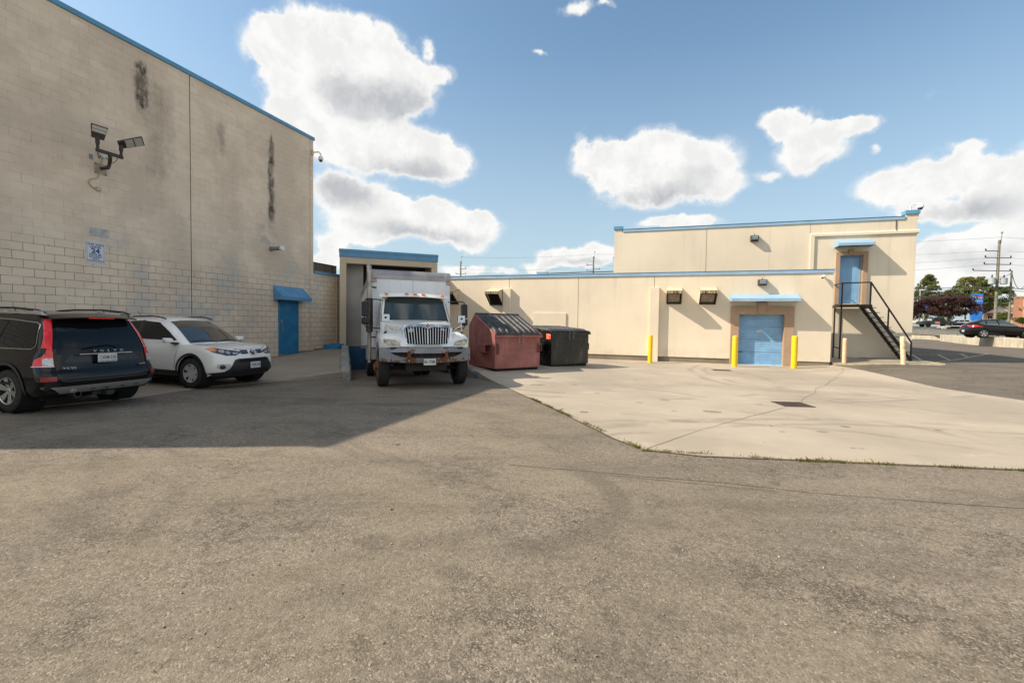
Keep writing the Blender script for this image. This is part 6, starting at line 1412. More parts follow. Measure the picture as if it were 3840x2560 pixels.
for (x, yb, yt, d) in lk:
    p = far_pt(*Iz(x, yb), d); q = far_pt(*Iz(x, yt), d); low.append((p.x, p.y, p.z-.03, q.z))
lo_l = ['next to the taller row', 'second from the taller row', 'third from the taller row', 'beside the corner of the stucco building', 'behind the corner of the stucco building', 'farthest along']
for i in range(len(low)-1): block(low[i], low[i+1], 'lower concrete block in the far retaining row, '+lo_l[i], 'lower concrete blocks along the street', True)
# raised ground behind it, draped: verge, road, median grass, second road
line = [Vector((p[0], p[1])) for p in ([ (wp[0][0]+6, wp[0][1]-9, 0, 0)]+wp+low[1:]+[(low[-1][0]-14, low[-1][1]+20, 0, 0)])]
def off_line(dist):
    out = []
    for p in line:
        dr = (p-Vector((CAM.x, CAM.y))).normalized(); out.append(p+dr*dist)
    return out
def band(name, d0, d1, m, dz, **kw):
    b = MB(); n = 6; rows = []
    fwd = Vector((Fv.x, Fv.y))
    for j in range(n+1):
        dist = d0+(d1-d0)*j/n; row = []
        for i, p in enumerate(line):
            dr = (p-Vector((CAM.x, CAM.y))).normalized(); q = p+dr*dist; dep = (q-Vector((CAM.x, CAM.y))).dot(fwd)
            z = up_z(dep) if dep < 110 else up_z(110)
            z0 = 1.02; z = z0+(z-z0)*ss(dist, .5, 9) ; row.append(b.bm.verts.new((q.x, q.y, z+dz)))
        rows.append(row)
    for ra, rb in zip(rows[:-1], rows[1:]):
        for i in range(len(line)-1): b.bm.faces.new((ra[i], ra[i+1], rb[i+1], rb[i]))
    return b.build(name, m, smooth=True, props=kw)
ROADM = asphalt_mat('street_asphalt', (.15, .14, .13), (.12, .115, .11), (.18, .17, .155), 1.5, marks=False)
VERGE = mat('dry_verge', (.15, .13, .095), .95, 0, .3, .8, dirt=.5, dirtcol=(.08, .085, .035), dscale=.8)
band('verge', .55, 4, VERGE, 0, kind='structure'); band('street', 4, 24, ROADM, .0, kind='structure'); band('street_line', 23.2, 23.5, mat('road_white', (.6, .6, .58), .8, 0, .1), .012, kind='structure')
band('grass_strip', 24, 38, GRASS, .02, kind='structure'); band('far_street', 38, 58, ROADM, .0, kind='structure'); band('far_lawn', 58, 160, GRASS, 0, kind='structure')

# ------------------------------------------------------------------ hatchback and far vehicles
def simple_wheels(root, wb, hw, r, tw, spokes=5):
    for sx in (wb/2, -wb/2):
        for sy in (1, -1): wheel(root, sx, sy*(hw-tw/2-.01), r, tw, r*.66, spokes, True, ALLOY, sy)
hp = far_pt(*Iz(1425, 1300), 38.2)
hz_ = hp.z-.02
hc_az = math.radians(87)
hdir = Vector((math.sin(hc_az), math.cos(hc_az)))
c0 = Vector((hp.x, hp.y))+hdir*1.35+Vector((-hdir.y, hdir.x))*.85
hb_ = empty('parked_car', (c0.x, c0.y, hz_), math.atan2(hdir.y, hdir.x), label='black hatchback on the street above the concrete blocks', cat='car')
ph = dict(cor=dict(Rc=.32, cf=.20, cr=.10, cs=.05), grr=dict(Rc=.22, cf=.25, cr=.14, cs=.10), paint=PAINT_K, zb=.26, top=[(-2.1, .98), (-1.8, 1.02), (-.5, .97), (.9, .90), (1.3, .86), (1.9, .76), (2.22, .62)],
  xr=[(0, -2.08), (.2, -2.18), (.5, -2.2), (1, -2.10)], xf=[(0, 2.12), (.3, 2.24), (1, 2.12)], w=[(0, .84), (.2, .89), (.5, .90), (.85, .87), (1, .82)], n=4.6, hw=.90, wb=2.70, arch=.37, r=.33, tw=.22, rr=.22, spokes=5, twin=True, rim=ALLOY,
  gxr=[(0, -2.05), (.5, -1.8), (1, -1.25)], gxf=[(0, 1.25), (.5, .72), (1, .10)], gw=[(0, .83), (.5, .75), (1, .58)], roof=[(-1.4, 1.40), (-.6, 1.445), (.1, 1.42)], gn=4.2, crown=.03)
body, cabin, bb, bc_, ba = suv(hb_, ph); hb_.scale = (1.05,)*3
for vw in ('left', 'right'):
    patch('side_window', [(-1.15, 1.05), (-1.12, 1.32), (-.50, 1.37), (-.42, .99)], vw, bc_, .006, glassy('tinted_glass', (.05, .07, .07)), cabin)
    patch('side_window', [(-.34, .985), (-.40, 1.37), (0, 1.36), (.55, 1.14), (.80, .95)], vw, bc_, .006, MATS['tinted_glass'], cabin)
    patch('side_window', [(-1.62, 1.12), (-1.45, 1.24), (-1.22, 1.30), (-1.22, 1.06)], vw, bc_, .006, MATS['tinted_glass'], cabin)
    patch('window_trim', stroke_poly([(-1.64, 1.11), (-1.5, 1.06), (-.4, .985), (.82, .94)], .018), vw, ba, .009, CHROME, cabin)
for s in (1, -1): patch('tail_light', [(.42*s, .86), (.46*s, .93), (.80*s, .99), (.88*s, .92), (.84*s, .84), (.6*s, .82)], 'rear', bb, .012, REDL, body, step=.06)
for vw in ('right', 'left'): patch('tail_light_wrap', [(-2.1, .84), (-2.1, .96), (-1.72, .96), (-1.6, .93), (-1.75, .86)], vw, bb, .012, REDL, body, step=.06)
patch('rear_window', [(-.60, 1.06), (-.48, 1.33), (.48, 1.33), (.60, 1.06)], 'rear', bc_, .006, GLASSC, cabin)
plate_tex(body, 'CVAB', lambda x, y, z: (-2.215-z, -x, .52+y), .30, .15, mat('plate_blue3', (.05, .1, .3), .6, 0, 0))
MB().tube([(-1.0, 0, 1.46), (-1.15, 0, 1.52)], .02, 6).build('aerial', BLACK, cabin, local=True)
# pickup
pk_p = far_pt(*Iz(535, 1110), 92)
def far_car(name, p, head, parts_fn, **kw):
    r = empty(name, (p.x, p.y, p.z), head, **kw); parts_fn(r); return r
view_az = math.atan2(pk_p.y-CAM.y, pk_p.x-CAM.x)
PBK = mat('pickup_black', (.02, .021, .024), .25, 0, .05, coat=.8)
def pickup(r):
    side = [(-2.85, .55), (2.85, .50), (2.9, .95), (2.7, 1.12), (1.45, 1.20), (.75, 1.88), (-1.05, 1.90), (-1.25, 1.28), (-2.85, 1.25)]
    side = [(-2.9, .55), (2.85, .5), (2.92, .9), (2.75, 1.15), (1.4, 1.24), (-.35, 1.24), (-.36, 1.26), (-2.9, 1.26)]
    b = MB().prism(side, lambda a, c, d: (a, d, c), -.98, .98).build('body', PBK, r, local=True, bevel=.05)
    cb_ = MB(); cb_.hull8([(-1.10, -.93, 1.242), (1.35, -.93, 1.242), (-1.10, .93, 1.242), (1.35, .93, 1.242), (-.95, -.74, 1.90), (.60, -.74, 1.90), (-.95, .74, 1.90), (.60, .74, 1.90)]); c = cb_.build('cab', PBK, r, local=True, bevel=.05)
    for s in (-1, 1):
        w = MB()
        for (x0, x1, x2, x3) in ((-.95, -.02, -.88, -.02), (.06, 1.16, .06, .52)):
            f = lambda x, z: (x, s*(.93-.19*(z-1.24)/.66+.006), z)
            q = [f(x0, 1.31), f(x1, 1.31), f(x3, 1.82), f(x2, 1.82)]; w.quad(*q)
        w.build('side_window', GLASSC, c, local=True)
    for sx in (-1.75, 1.85):
        for s in (-1, 1): wheel(r, sx, s*.85, .40, .27, .25, 6, False, ALLOY, s)
        for s in (-1, 1): MB().lathe([(.47, s*.90), (.47, s*.992)], 'y', 24, (sx, 0, .42)).build('wheel_arch', INNER_K, b, local=True)
    for s in (-1, 1):
        MB().box(-2.93, -2.86, s*.85-.10, s*.85+.10, .95, 1.22).build('tail_light', REDL, b, local=True); MB().box(-.1, .75, s*.985-.004, s*.985+.004, .68, 1.10).build('door_decal', mat('orange_decal', (.65, .12, .03), .5, 0, 0), b, local=True)
        MB().box(-.02, .70, s*.991-.002, s*.991+.002, .86, .93).build('decal_band', MS, b, local=True)
    MB().box(-2.98, -2.9, -.9, .9, .55, .75).build('rear_bumper', CHROME, b, local=True)
far_car('pickup_truck', pk_p, math.atan2(-Rv.y, -Rv.x)+math.radians(14)+math.radians(-44+18), pickup, label='black crew cab pickup with orange door decals under the purple tree', cat='pickup truck')
SVM = mat('van_silver', (.40, .40, .40), .3, .4, .04, coat=.6)
vp_ = far_pt(*Iz(985, 1078), 138)
def van(r):
    side = [(-2.4, .4), (2.4, .4), (2.45, .85), (1.9, 1.08), (1.0, 1.72), (-2.2, 1.76), (-2.42, 1.1)]
    b = MB().prism(side, lambda a, c, d: (a, d, c), -.95, .95).build('body', SVM, r, local=True, bevel=.10, seg=3)
    for s in (-1, 1):
        for (x0, x1, x2, x3) in ((-2.0, -1.0, -1.95, -1.0), (-.9, .1, -.9, .1), (.2, 1.45, .2, .95)):
            MB().quad((x0, s*.953, 1.12), (x1, s*.953, 1.12), (x3, s*.953, 1.58), (x2, s*.953, 1.58)).build('side_window', GLASSC, b, local=True)
        for sx in (-1.5, 1.5): wheel(r, sx, s*.85, .34, .22, .21, 5, False, ALLOY, s)
    MB().quad((-2.44, -.75, 1.12), (-2.44, .75, 1.12), (-2.30, .68, 1.6), (-2.30, -.68, 1.6)).build('rear_window', GLASSC, b, local=True)
    for s in (-1, 1): MB().box(-2.45, -2.32, s*.86-.08, s*.86+.08, .95, 1.35).build('tail_light', REDL, b, local=True)
far_car('parked_van', vp_, math.atan2(-Rv.y, -Rv.x)+math.radians(-30+180+160), van, label='silver minivan behind the purple tree trunk', cat='van')
cp_ = far_pt(*Iz(935, 1190), 76)
POL = mat('sedan_pale', (.46, .46, .42), .3, .2, .05, coat=.6)
def sedan(r):
    side = [(-2.4, .32), (2.4, .30), (2.45, .65), (2.2, .82), (1.2, .95), (-1.7, 1.0), (-2.42, .92)]
    b = MB().prism(side, lambda a, c, d: (a, d, c), -.92, .92).build('body', POL, r, local=True, bevel=.09, seg=3)
    c = MB().hull8([(-1.7, -.85, .96), (1.2, -.85, .94), (-1.7, .85, .96), (1.2, .85, .94), (-.95, -.62, 1.43), (.35, -.62, 1.42), (-.95, .62, 1.43), (.35, .62, 1.42)]).build('cabin', GLASSC, r, local=True, bevel=.05)
    MB().hull8([(-.98, -.63, 1.425), (.38, -.63, 1.42), (-.98, .63, 1.425), (.38, .63, 1.42), (-.85, -.55, 1.46), (.25, -.55, 1.455), (-.85, .55, 1.46), (.25, .55, 1.455)]).build('roof', POL, c, local=True, bevel=.02)
    for s in (-1, 1):
        MB().box(-1.2, 1.3, s*.922-.003, s*.922+.003, .42, .85).build('door_panel', PAINT_K, b, local=True)
        for sx in (-1.45, 1.45): wheel(r, sx, s*.83, .34, .22, .22, 5, False, ALLOY, s); MB().lathe([(.39, s*.85), (.39, s*.926)], 'y', 24, (sx, 0, .36)).build('wheel_arch', INNER_K, b, local=True)
    MB().box(-.45, -.15, -.5, .5, 1.46, 1.55).build('light_bar', mat('lightbar_blue', (.05, .10, .45), .2, 0, 0), c, local=True)
    MB().box(2.35, 2.47, -.8, .8, .40, .55).build('bumper', BLACK, b, local=True)
far_car('passing_car', cp_, math.atan2(-Rv.y, -Rv.x)+math.radians(-22), sedan, label='pale sedan with dark doors on the street left of the hatchback', cat='car')

# ------------------------------------------------------------------ signs and buildings across the street
BM = mat('sign_blue_panel', (.012, .16, .55), .35, 0, .03, 1.5, coat=.3); BRD = mat('roundel_red', (.62, .02, .035), .4, 0, 0)
def face_frame(u, v, d, extra=0.0):
    """origin and axes for something upright that faces the yard"""
    p = far_pt(u, v, d); to = Vector((CAM.x-p.x, CAM.y-p.y, 0)).normalized(); to = Matrix.Rotation(extra, 3, 'Z') @ to; rt = Vector((-to.y, to.x, 0))
    return p, rt, to       # rt: to the right as seen from the yard
def on_face(p, rt, to): return lambda x, y, d: p+rt*x+Vector((0, 0, y))+to*d
def roundel(root, F_, x, y, r, parent):
    b = MB(); b.prism([(x+r*math.cos(a), y+r*math.sin(a)) for a in [2*PI*k/24 for k in range(24)]], F_, .0, .04); o = b.build('roundel', BRD, parent)
    b = MB(); w = r*.62
    b.prism([(x-w, y-r*.50), (x+w, y-r*.50), (x+w, y-r*.34), (x-w, y-r*.34)], F_, .041, .06)
    for yy in (-.22, .12):
        b.prism([(x-w*.70, y+r*yy), (x+w*.45, y+r*yy), (x+w*.72, y+r*(yy+.06)), (x+w*.72, y+r*(yy+.20)), (x+w*.45, y+r*(yy+.26)), (x-w*.70, y+r*(yy+.26)), (x-w*.70, y+r*(yy+.17)), (x+w*.25, y+r*(yy+.17)), (x+w*.25, y+r*(yy+.09)), (x-w*.70, y+r*(yy+.09))], F_, .041, .06)
    b.prism([(x-w*.70, y-r*.22), (x-w*.45, y-r*.22), (x-w*.45, y+r*.38), (x-w*.70, y+r*.38)], F_, .041, .06)
    b.build('roundel_mark', MS, o)
SWH = mat('sign_white2', (.80, .80, .80), .5, 0, 0)
p, rt, to = face_frame(3380+822/3.137, 860+1076/3.137, 172, math.radians(16)); Fp = on_face(p, rt, to)
sgn = empty('sign_pylon', tuple(p), label='tall blue bank pylon sign beside the purple tree', cat='sign')
Hs = 9.95
core = MB().prism([(0, -3), (2.95, -3), (2.95, Hs), (0, Hs)], Fp, -1.9, 0).build('pylon', BM, sgn, bevel=.03)
for yy in (3.2, 6.0): MB().prism([(-.01, yy), (2.96, yy), (2.96, yy+.05), (-.01, yy+.05)], Fp, -1.91, .01).build('panel_joint', mat('sign_joint', (.01, .07, .25), .6, 0, 0), core)
roundel(sgn, Fp, 2.25, Hs-1.35, .52, core)
text_mesh('BMO', 1.05, lambda x, y, d: Fp(.75+x, Hs-1.35+y, .01+d), 'lettering', SWH, core, local=False, depth=.04, bold=.02)
text_mesh('Bank of Montreal', .30, lambda x, y, d: Fp(1.6+x, Hs-2.55+y, .01+d), 'lettering', SWH, core, local=False, depth=.04)
text_mesh('ATM', .62, lambda x, y, d: Fp(.9+x, Hs-3.2+y, .01+d), 'lettering', SWH, core, local=False, depth=.04, bold=.01)
text_mesh('24', .62, lambda x, y, d: Fp(1.7+x, Hs-4.4+y, .01+d), 'lettering', SWH, core, local=False, depth=.04, bold=.01)
MB().prism([(2.952, Hs-4.0), (2.952, Hs-.5), (2.975, Hs-.5), (2.975, Hs-4.0)], Fp, -1.6, -.5).build('side_panel', mat('side_grey', (.22, .33, .48), .5, 0, .1), core)
p, rt, to = face_frame(3380+193/3.137, 860+950/3.137, 95, math.radians(-8)); Fp = on_face(p, rt, to)
sgn = empty('box_sign', tuple(p), label='low blue bank box sign with a white top strip behind the left purple tree', cat='sign')
core = MB().prism([(-.6, 0), (2.4, 0), (2.4, 1.15), (-.6, 1.15)], Fp, -.5, 0).build('panel', BM, sgn, bevel=.02)
MB().prism([(-.65, 1.152), (2.45, 1.152), (2.45, 1.36), (-.65, 1.36)], Fp, -.55, .03).build('top_strip', SWH, sgn)
roundel(sgn, Fp, .42, .55, .44, core)
MB().prism([(.7, -2.4), (.95, -2.4), (.95, -.002), (.7, -.002)], Fp, -.35, -.15).build('post', STEEL, sgn)
def house_box(root, F_, x0, x1, z0, z1, dep_, m, nm='wall'):
    return MB().prism([(x0, z0), (x1, z0), (x1, z1), (x0, z1)], F_, -dep_, 0).build(nm, m, root)
def window(F_, x0, x1, z0, z1, parent, mf=None):
    f = MB(); w = .09
    for (a, b, c, e) in ((x0, x1, z0, z0+w), (x0, x1, z1-w, z1), (x0, x0+w, z0+w, z1-w), (x1-w, x1, z0+w, z1-w), ((x0+x1)/2-.04, (x0+x1)/2+.04, z0+w, z1-w)): f.prism([(a, c), (b, c), (b, e), (a, e)], F_, .002, .06)
    o = f.build('window', mf or SWH, parent); MB().prism([(x0+w, z0+w), (x1-w, z0+w), (x1-w, z1-w), (x0+w, z1-w)], F_, .003, .02).build('pane', GLASSC, o); return o
def brick_mat(name, c1, c2, mo):
    m, t, b = newmat(name); co = t.coord('Object'); x, y, z = t.sep(co)
    br = t.new('ShaderNodeTexBrick'); t.put(br.inputs['Vector'], t.comb(t.add(x, t.mul(y, .7)), z, 0)); br.inputs['Scale'].default_value = 1; br.inputs['Brick Width'].default_value = .24; br.inputs['Row Height'].default_value = .08; br.inputs['Mortar Size'].default_value = .01
    t.put(br.inputs['Color1'], c1); t.put(br.inputs['Color2'], c2); t.put(br.inputs['Mortar'], mo); t.put(b.inputs['Base Color'], br.outputs['Color']); b.inputs['Roughness'].default_value = .9; return m
BRK = brick_mat('red_brick', (.36, .12, .06), (.46, .19, .09), (.35, .25, .18)); BRT = brick_mat('tan_brick', (.50, .35, .20), (.60, .44, .27), (.5, .42, .32))
SHG = mat('brown_shingles', (.17, .10, .08), .9, 0, .2, 3, bump=.3, bscale=20); SIDG = mat('beige_siding', (.42, .36, .29), .8, 0, .06, 2)
# bungalow
p, rt, to = face_frame(3380+995/3.137, 860+1075/3.137, 190, math.radians(12)); Fh = on_face(p, rt, to)
bg_ = empty('bungalow', tuple(p), label='tan brick bungalow with brown shingle roof and red awnings across the street', cat='house')
wl = house_box(bg_, Fh, 0, 12.5, -2, 3.3, 9, BRT)
rf = MB(); ov = .6
A = [Fh(-ov, 3.3, ov), Fh(12.5+ov, 3.3, ov), Fh(12.5+ov, 3.3, -9-ov), Fh(-ov, 3.3, -9-ov)]; Rg = [Fh(1.5, 6.1, -4.5), Fh(11.2, 6.1, -4.5)]
rf.quad(A[0], A[1], Rg[1], Rg[0]); rf.bm.faces.new([rf.bm.verts.new(q) for q in (A[1], A[2], Rg[1])]); rf.quad(A[2], A[3], Rg[0], Rg[1]); rf.bm.faces.new([rf.bm.verts.new(q) for q in (A[3], A[0], Rg[0])]); rf.quad(A[3], A[2], A[1], A[0])
rfo = rf.build('roof', SHG, bg_, weld=True)
gb_ = MB(); gb_.prism([(.2, 3.2), (6.8, 3.2), (3.5, 5.6)], Fh, .2, .62); go_ = gb_.build('gable', mat('gable_white', (.66, .64, .58), .8, 0, .03), bg_)
gr2 = MB()
for (x0, z0, x1, z1) in ((-.2, 3.15, 3.5, 5.85), (3.5, 5.85, 7.2, 3.15)):
    gr2.prism([(x0, z0), (x1, z1), (x1, z1+.16), (x0, z0+.16)], Fh, -4, .9)
gr2.build('gable_roof', SHG, rfo)
gr3 = MB()
for (x0, z0, x1, z1) in ((-.2, 3.0, 3.5, 5.68), (3.5, 5.68, 7.2, 3.0)): gr3.prism([(x0, z0), (x1, z1), (x1, z1+.17), (x0, z0+.17)], Fh, .88, .95)
gr3.build('bargeboard', SWH, rfo)
MB().prism([(7.6, 4.6), (9.3, 4.6), (9.3, 6.7), (7.6, 6.7)], Fh, -4.6, -3.6).build('chimney', BRT, rfo)
AWR = mat('red_awning', (.42, .10, .05), .7, 0, .06, 3)
for (x0, x1) in ((.3, 2.0), (3.0, 7.0)):
    o = window(Fh, x0+.1, x1-.1, .8, 2.2, wl); aw_ = MB(); aw_.hull8([Fh(x0, 2.2, .03), Fh(x1, 2.2, .03), Fh(x0, 2.15, .9), Fh(x1, 2.15, .9), Fh(x0, 3.0, .03), Fh(x1, 3.0, .03), Fh(x0, 2.3, .92), Fh(x1, 2.3, .92)]); aw_.build('awning', AWR, wl)
window(Fh, 8.6, 10.4, 1.0, 2.3, wl)
# sided house
p, rt, to = face_frame(3380+1312/3.137, 860+1098/3.137, 180, math.radians(20)); Fh = on_face(p, rt, to)
sh_ = empty('sided_house', tuple(p), label='narrow beige sided house with a white eave beside the red brick building', cat='house')
wl = house_box(sh_, Fh, 0, 3.6, -2, 4.2, 7, SIDG)
MB().prism([(-1.6, 3.5), (3.6, 5.2), (3.6, 5.45), (-1.6, 3.75)], Fh, -7.3, .4).build('roof', SHG, sh_); MB().prism([(-1.65, 3.38), (3.6, 5.08), (3.6, 5.22), (-1.65, 3.52)], Fh, .401, .5).build('eave', SWH, sh_)
window(Fh, 1.6, 2.5, 1.8, 3.6, wl); window(Fh, .4, 1.2, 1.8, 3.4, wl)
# red brick building
p, rt, to = face_frame(3380+1374/3.137, 860+1113/3.137, 155, math.radians(8)); Fh = on_face(p, rt, to)
rb2 = empty('brick_house', tuple(p), label='red brick two storey building with white windows at the right edge', cat='building')
wl = house_box(rb2, Fh, 0, 9, -2, 9.0, 10, BRK); MB().prism([(-.15, 9.0), (9.1, 9.0), (9.1, 9.35), (-.15, 9.35)], Fh, -10.1, .12).build('cornice', BRT, rb2)
for (z0, z1) in ((5.9, 8.2), (2.3, 4.6)): window(Fh, 1.0, 2.4, z0, z1, wl); window(Fh, 4.6, 6.0, z0, z1, wl)
window(Fh, .5, 1.6, .2, 1.0, wl)
MB().lathe([(.001, 0), (.3, .05), (.5, .16)], 'z', 14, tuple(Fh(-.3, 5.3, .5))).build('satellite_dish', SWH, rb2)
# white building far left behind the trees
p, rt, to = face_frame(3380+60/3.137, 860+1108/3.137, 205, math.radians(-6)); Fh = on_face(p, rt, to)
wbk = empty('white_building', tuple(p), label='low white commercial building behind the pickup', cat='building')
wl = house_box(wbk, Fh, -12, 5.5, 0, 2.7, 12, mat('panel_white', (.52, .54, .53), .6, 0, .04, .5)); MB().prism([(-12.1, 2.7), (5.6, 2.7), (5.6, 3.0), (-12.1, 3.0)], Fh, -12.1, .15).build('roof_edge', SWH, wbk)
MB().prism([(-12, .0), (5.5, .0), (5.5, .5), (-12, .5)], Fh, .001, .05).build('plinth', KERB, wbk)
for k in range(2): window(Fh, -8+k*3.6, -6.2+k*3.6, 1.0, 2.2, wl, mat('window_dark_frame', (.1, .1, .1), .5, 0, 0))

# ------------------------------------------------------------------ trees
def leaf_mat(name, c1, c2, c3=None):
    m, t, b = newmat(name); co = t.coord('Object')
    geo = t.new('ShaderNodeNewGeometry'); rnd = geo.outputs['Random Per Island']
    c = t.mix(rnd, c1, c2); c = t.mix(t.ramp(t.noise(co, .45, 4, .6), .40, .66), c, tuple(k*.55 for k in c1))
    if c3: c = t.mix(t.ramp(t.noise(co, .33, 3, .6), .56, .66), c, c3)
    t.put(b.inputs['Base Color'], c); b.inputs['Roughness'].default_value = .65; b.inputs['Specular IOR Level'].default_value = .25
    tr = t.new('ShaderNodeBsdfTranslucent'); t.put(tr.inputs[0], c); mx = t.new('ShaderNodeMixShader'); mx.inputs[0].default_value = .28
    out = [n for n in t.n if n.type == 'OUTPUT_MATERIAL'][0]; t.l.new(b.outputs[0], mx.inputs[1]); t.l.new(tr.outputs[0], mx.inputs[2]); t.l.new(mx.outputs[0], out.inputs[0]); return m
BARK = mat('bark', (.095, .075, .055), .95, 0, .2, 5, bump=.5)
def leaves(b, c, rad, n, size, rng, droop=0.0, flat=1.0):
    bm = b.bm
    for _ in range(n):
        while True:
            v = Vector((rng.uniform(-1, 1), rng.uniform(-1, 1), rng.uniform(-1, 1)))
            if .15 < v.length < 1: break
        v = v*(.55+.45*rng.random()) if rng.random() < .3 else v.normalized()*(.7+.3*rng.random())
        p = Vector(c)+Vector((v.x*rad[0], v.y*rad[1], v.z*rad[2]))
        q = Euler((rng.uniform(0, 6.3), rng.uniform(-.9, .9)*flat, rng.uniform(0, 6.3))).to_matrix(); s_ = size*rng.uniform(.6, 1.35)
        k = rng.randint(4, 5); vs = []
        for i in range(k):
            a = 2*PI*i/k; rr_ = s_*(1 if i % 2 else .72); vs.append(bm.verts.new(p+q @ Vector((rr_*math.cos(a), rr_*.7*math.sin(a), rng.uniform(-.1, .1)*s_))))
        bm.faces.new(vs)
def tree(name, base, h, clusters, m, n, size, label, cat='tree', group=None, trunk_r=.25, trunk_h=None, seed=1, nbr=7):
    rng = random.Random(seed); r = empty(name, tuple(base), label=label, cat=cat, group=group)
    th = trunk_h or h*.55; b = MB(); bx, by_, bz = base
    path = [(bx, by_, bz-.2), (bx+rng.uniform(-.1, .1), by_, bz+th*.5), (bx+rng.uniform(-.2, .2), by_+rng.uniform(-.2, .2), bz+th)]
    b.tube(path, trunk_r, 10, r2=trunk_r*.5)
    for i in range(nbr):
        c = clusters[rng.randrange(len(clusters))][0]; s0 = Vector(path[1]).lerp(Vector(path[2]), rng.random())
        tgt = Vector((bx+c[0], by_+c[1], bz+c[2])); b.tube([s0, s0.lerp(tgt, .5)+Vector((0, 0, .3)), tgt], trunk_r*.38, 6, r2=.03)
    b.build('trunk', BARK, r)
    b = MB(); tot = sum(c[1][0]*c[1][2] for c in clusters)
    for c, rad in clusters:
        k = max(10, int(n*rad[0]*rad[2]/tot)); leaves(b, (bx+c[0], by_+c[1], bz+c[2]), rad, k, size, rng)
    b.build('crown', m, r); return r
def crown(rng, w, h0, h1, nb, rmin, rmax, prof):
    """clusters spread through a crown volume; prof(t)->relative half width"""
    out = []
    for _ in range(nb):
        t = rng.random(); hw = w/2*prof(t); a = rng.uniform(0, 2*PI); rr_ = hw*math.sqrt(rng.random())
        s_ = rng.uniform(rmin, rmax); out.append(((rr_*math.cos(a), rr_*math.sin(a), h0+(h1-h0)*t), (s_, s_, s_*.62)))
    return out
LG = leaf_mat('maple_leaves', (.13, .16, .04), (.25, .27, .08), (.26, .17, .04)); LG2 = leaf_mat('dark_leaves', (.07, .11, .03), (.15, .20, .06)); LP = leaf_mat('purple_leaves', (.06, .025, .026), (.12, .055, .048), (.10, .09, .045)); LPN = leaf_mat('pine_needles', (.12, .14, .05), (.24, .26, .10)); LSH = leaf_mat('shrub_leaves', (.10, .13, .02), (.18, .20, .04))
rg = random.Random(11)
def gp(x, y, d): return far_pt(3380+x/3.137, 860+y/3.137, d)
b0 = gp(300, 1090, 178); H_ = gp(300, 528, 178).z-b0.z
tree('pine_tree', b0, H_, crown(rg, 15.5, 1.0, H_-.6, 260, .55, 1.3, lambda t: (1-t)**.8*1.0+.05), LPN, 20000, .24, 'tall pointed evergreen behind the low bank sign', group='trees across the street', trunk_r=.3, trunk_h=H_*.9, seed=3)
for (x, w, top, d, hb0, lab, seed, m_, prf) in ((750, 10.0, 548, 188, .35, 'tall green maple behind the right half of the purple tree', 4, LG, lambda t: math.sin(PI*min(.97, .22+.72*t))**.7), (930, 8.8, 545, 192, .3, 'green maple with a few orange leaves behind the blue pylon sign', 5, LG, lambda t: math.sin(PI*min(.97, .25+.70*t))**.8), (1140, 10.8, 655, 205, .22, 'dark green tree behind the leaning utility pole and the bungalow', 6, LG2, lambda t: math.sin(PI*min(.97, .2+.68*t))**.7), (570, 10.5, 690, 183, .25, 'olive green tree rising behind the purple tree', 8, LPN, lambda t: math.sin(PI*min(.97, .25+.7*t))**.7), (1325, 4, 840, 210, .3, 'small green tree between the two poles above the bungalow roof', 9, LG2, lambda t: 1-t*.6)):
    b0 = gp(x, 1090, d); H_ = gp(x, top, d).z-b0.z
    tree('leafy_tree', b0, H_, crown(rg, w, H_*hb0, H_-.9, int(60+w*7), .65, 1.5, prf), m_, 12000 if w > 5 else 2500, .26, lab, group='trees across the street', trunk_r=.3, trunk_h=H_*.6, seed=seed)
b0 = gp(553, 1135, 80); H_ = gp(560, 742, 80).z-b0.z
tree('purple_tree', b0, H_, [((x*1.0, y, z), (r_, r_, r_*.6)) for x, y, z, r_ in [(rg.uniform(-1, 1)*3.9*math.sin(PI*(.26+.56*t))**.8, rg.uniform(-3, 3), 2.0+(H_-2.7)*t**1.1, rg.uniform(.5, .95)) for t in [rg.random() for _ in range(120)]]], LP, 16000, .13, 'wide purple leaved tree on the grass strip in front of the blue pylon', group='purple trees on the grass strip', trunk_r=.22, trunk_h=3.2, seed=12)
b0 = gp(20, 1135, 84); H_ = 4.6
tree('purple_tree', b0, H_, crown(rg, 6.5, 1.6, 4.4, 90, .45, .8, lambda t: math.sin(PI*(.25+.6*t))), LP, 9000, .13, 'purple leaved tree half hidden by the corner of the stucco building', group='purple trees on the grass strip', trunk_r=.22, trunk_h=3.0, seed=13)
for (x, y, d, w, h, lab, s_) in ((1210, 1078, 88, 3.4, 1.9, 'yellow green shrub in front of the bungalow between the poles', 20), (1432, 1118, 80, 2.0, 1.4, 'small shrub under the red brick building at the right edge', 21)):
    b0 = gp(x, y, d); tree('shrub', b0, h, crown(rg, w, .3, h-.3, 24, .25, .5, lambda t: 1-.5*t), LSH, 1600, .10, lab, cat='shrub', trunk_r=.05, trunk_h=.6, seed=s_)

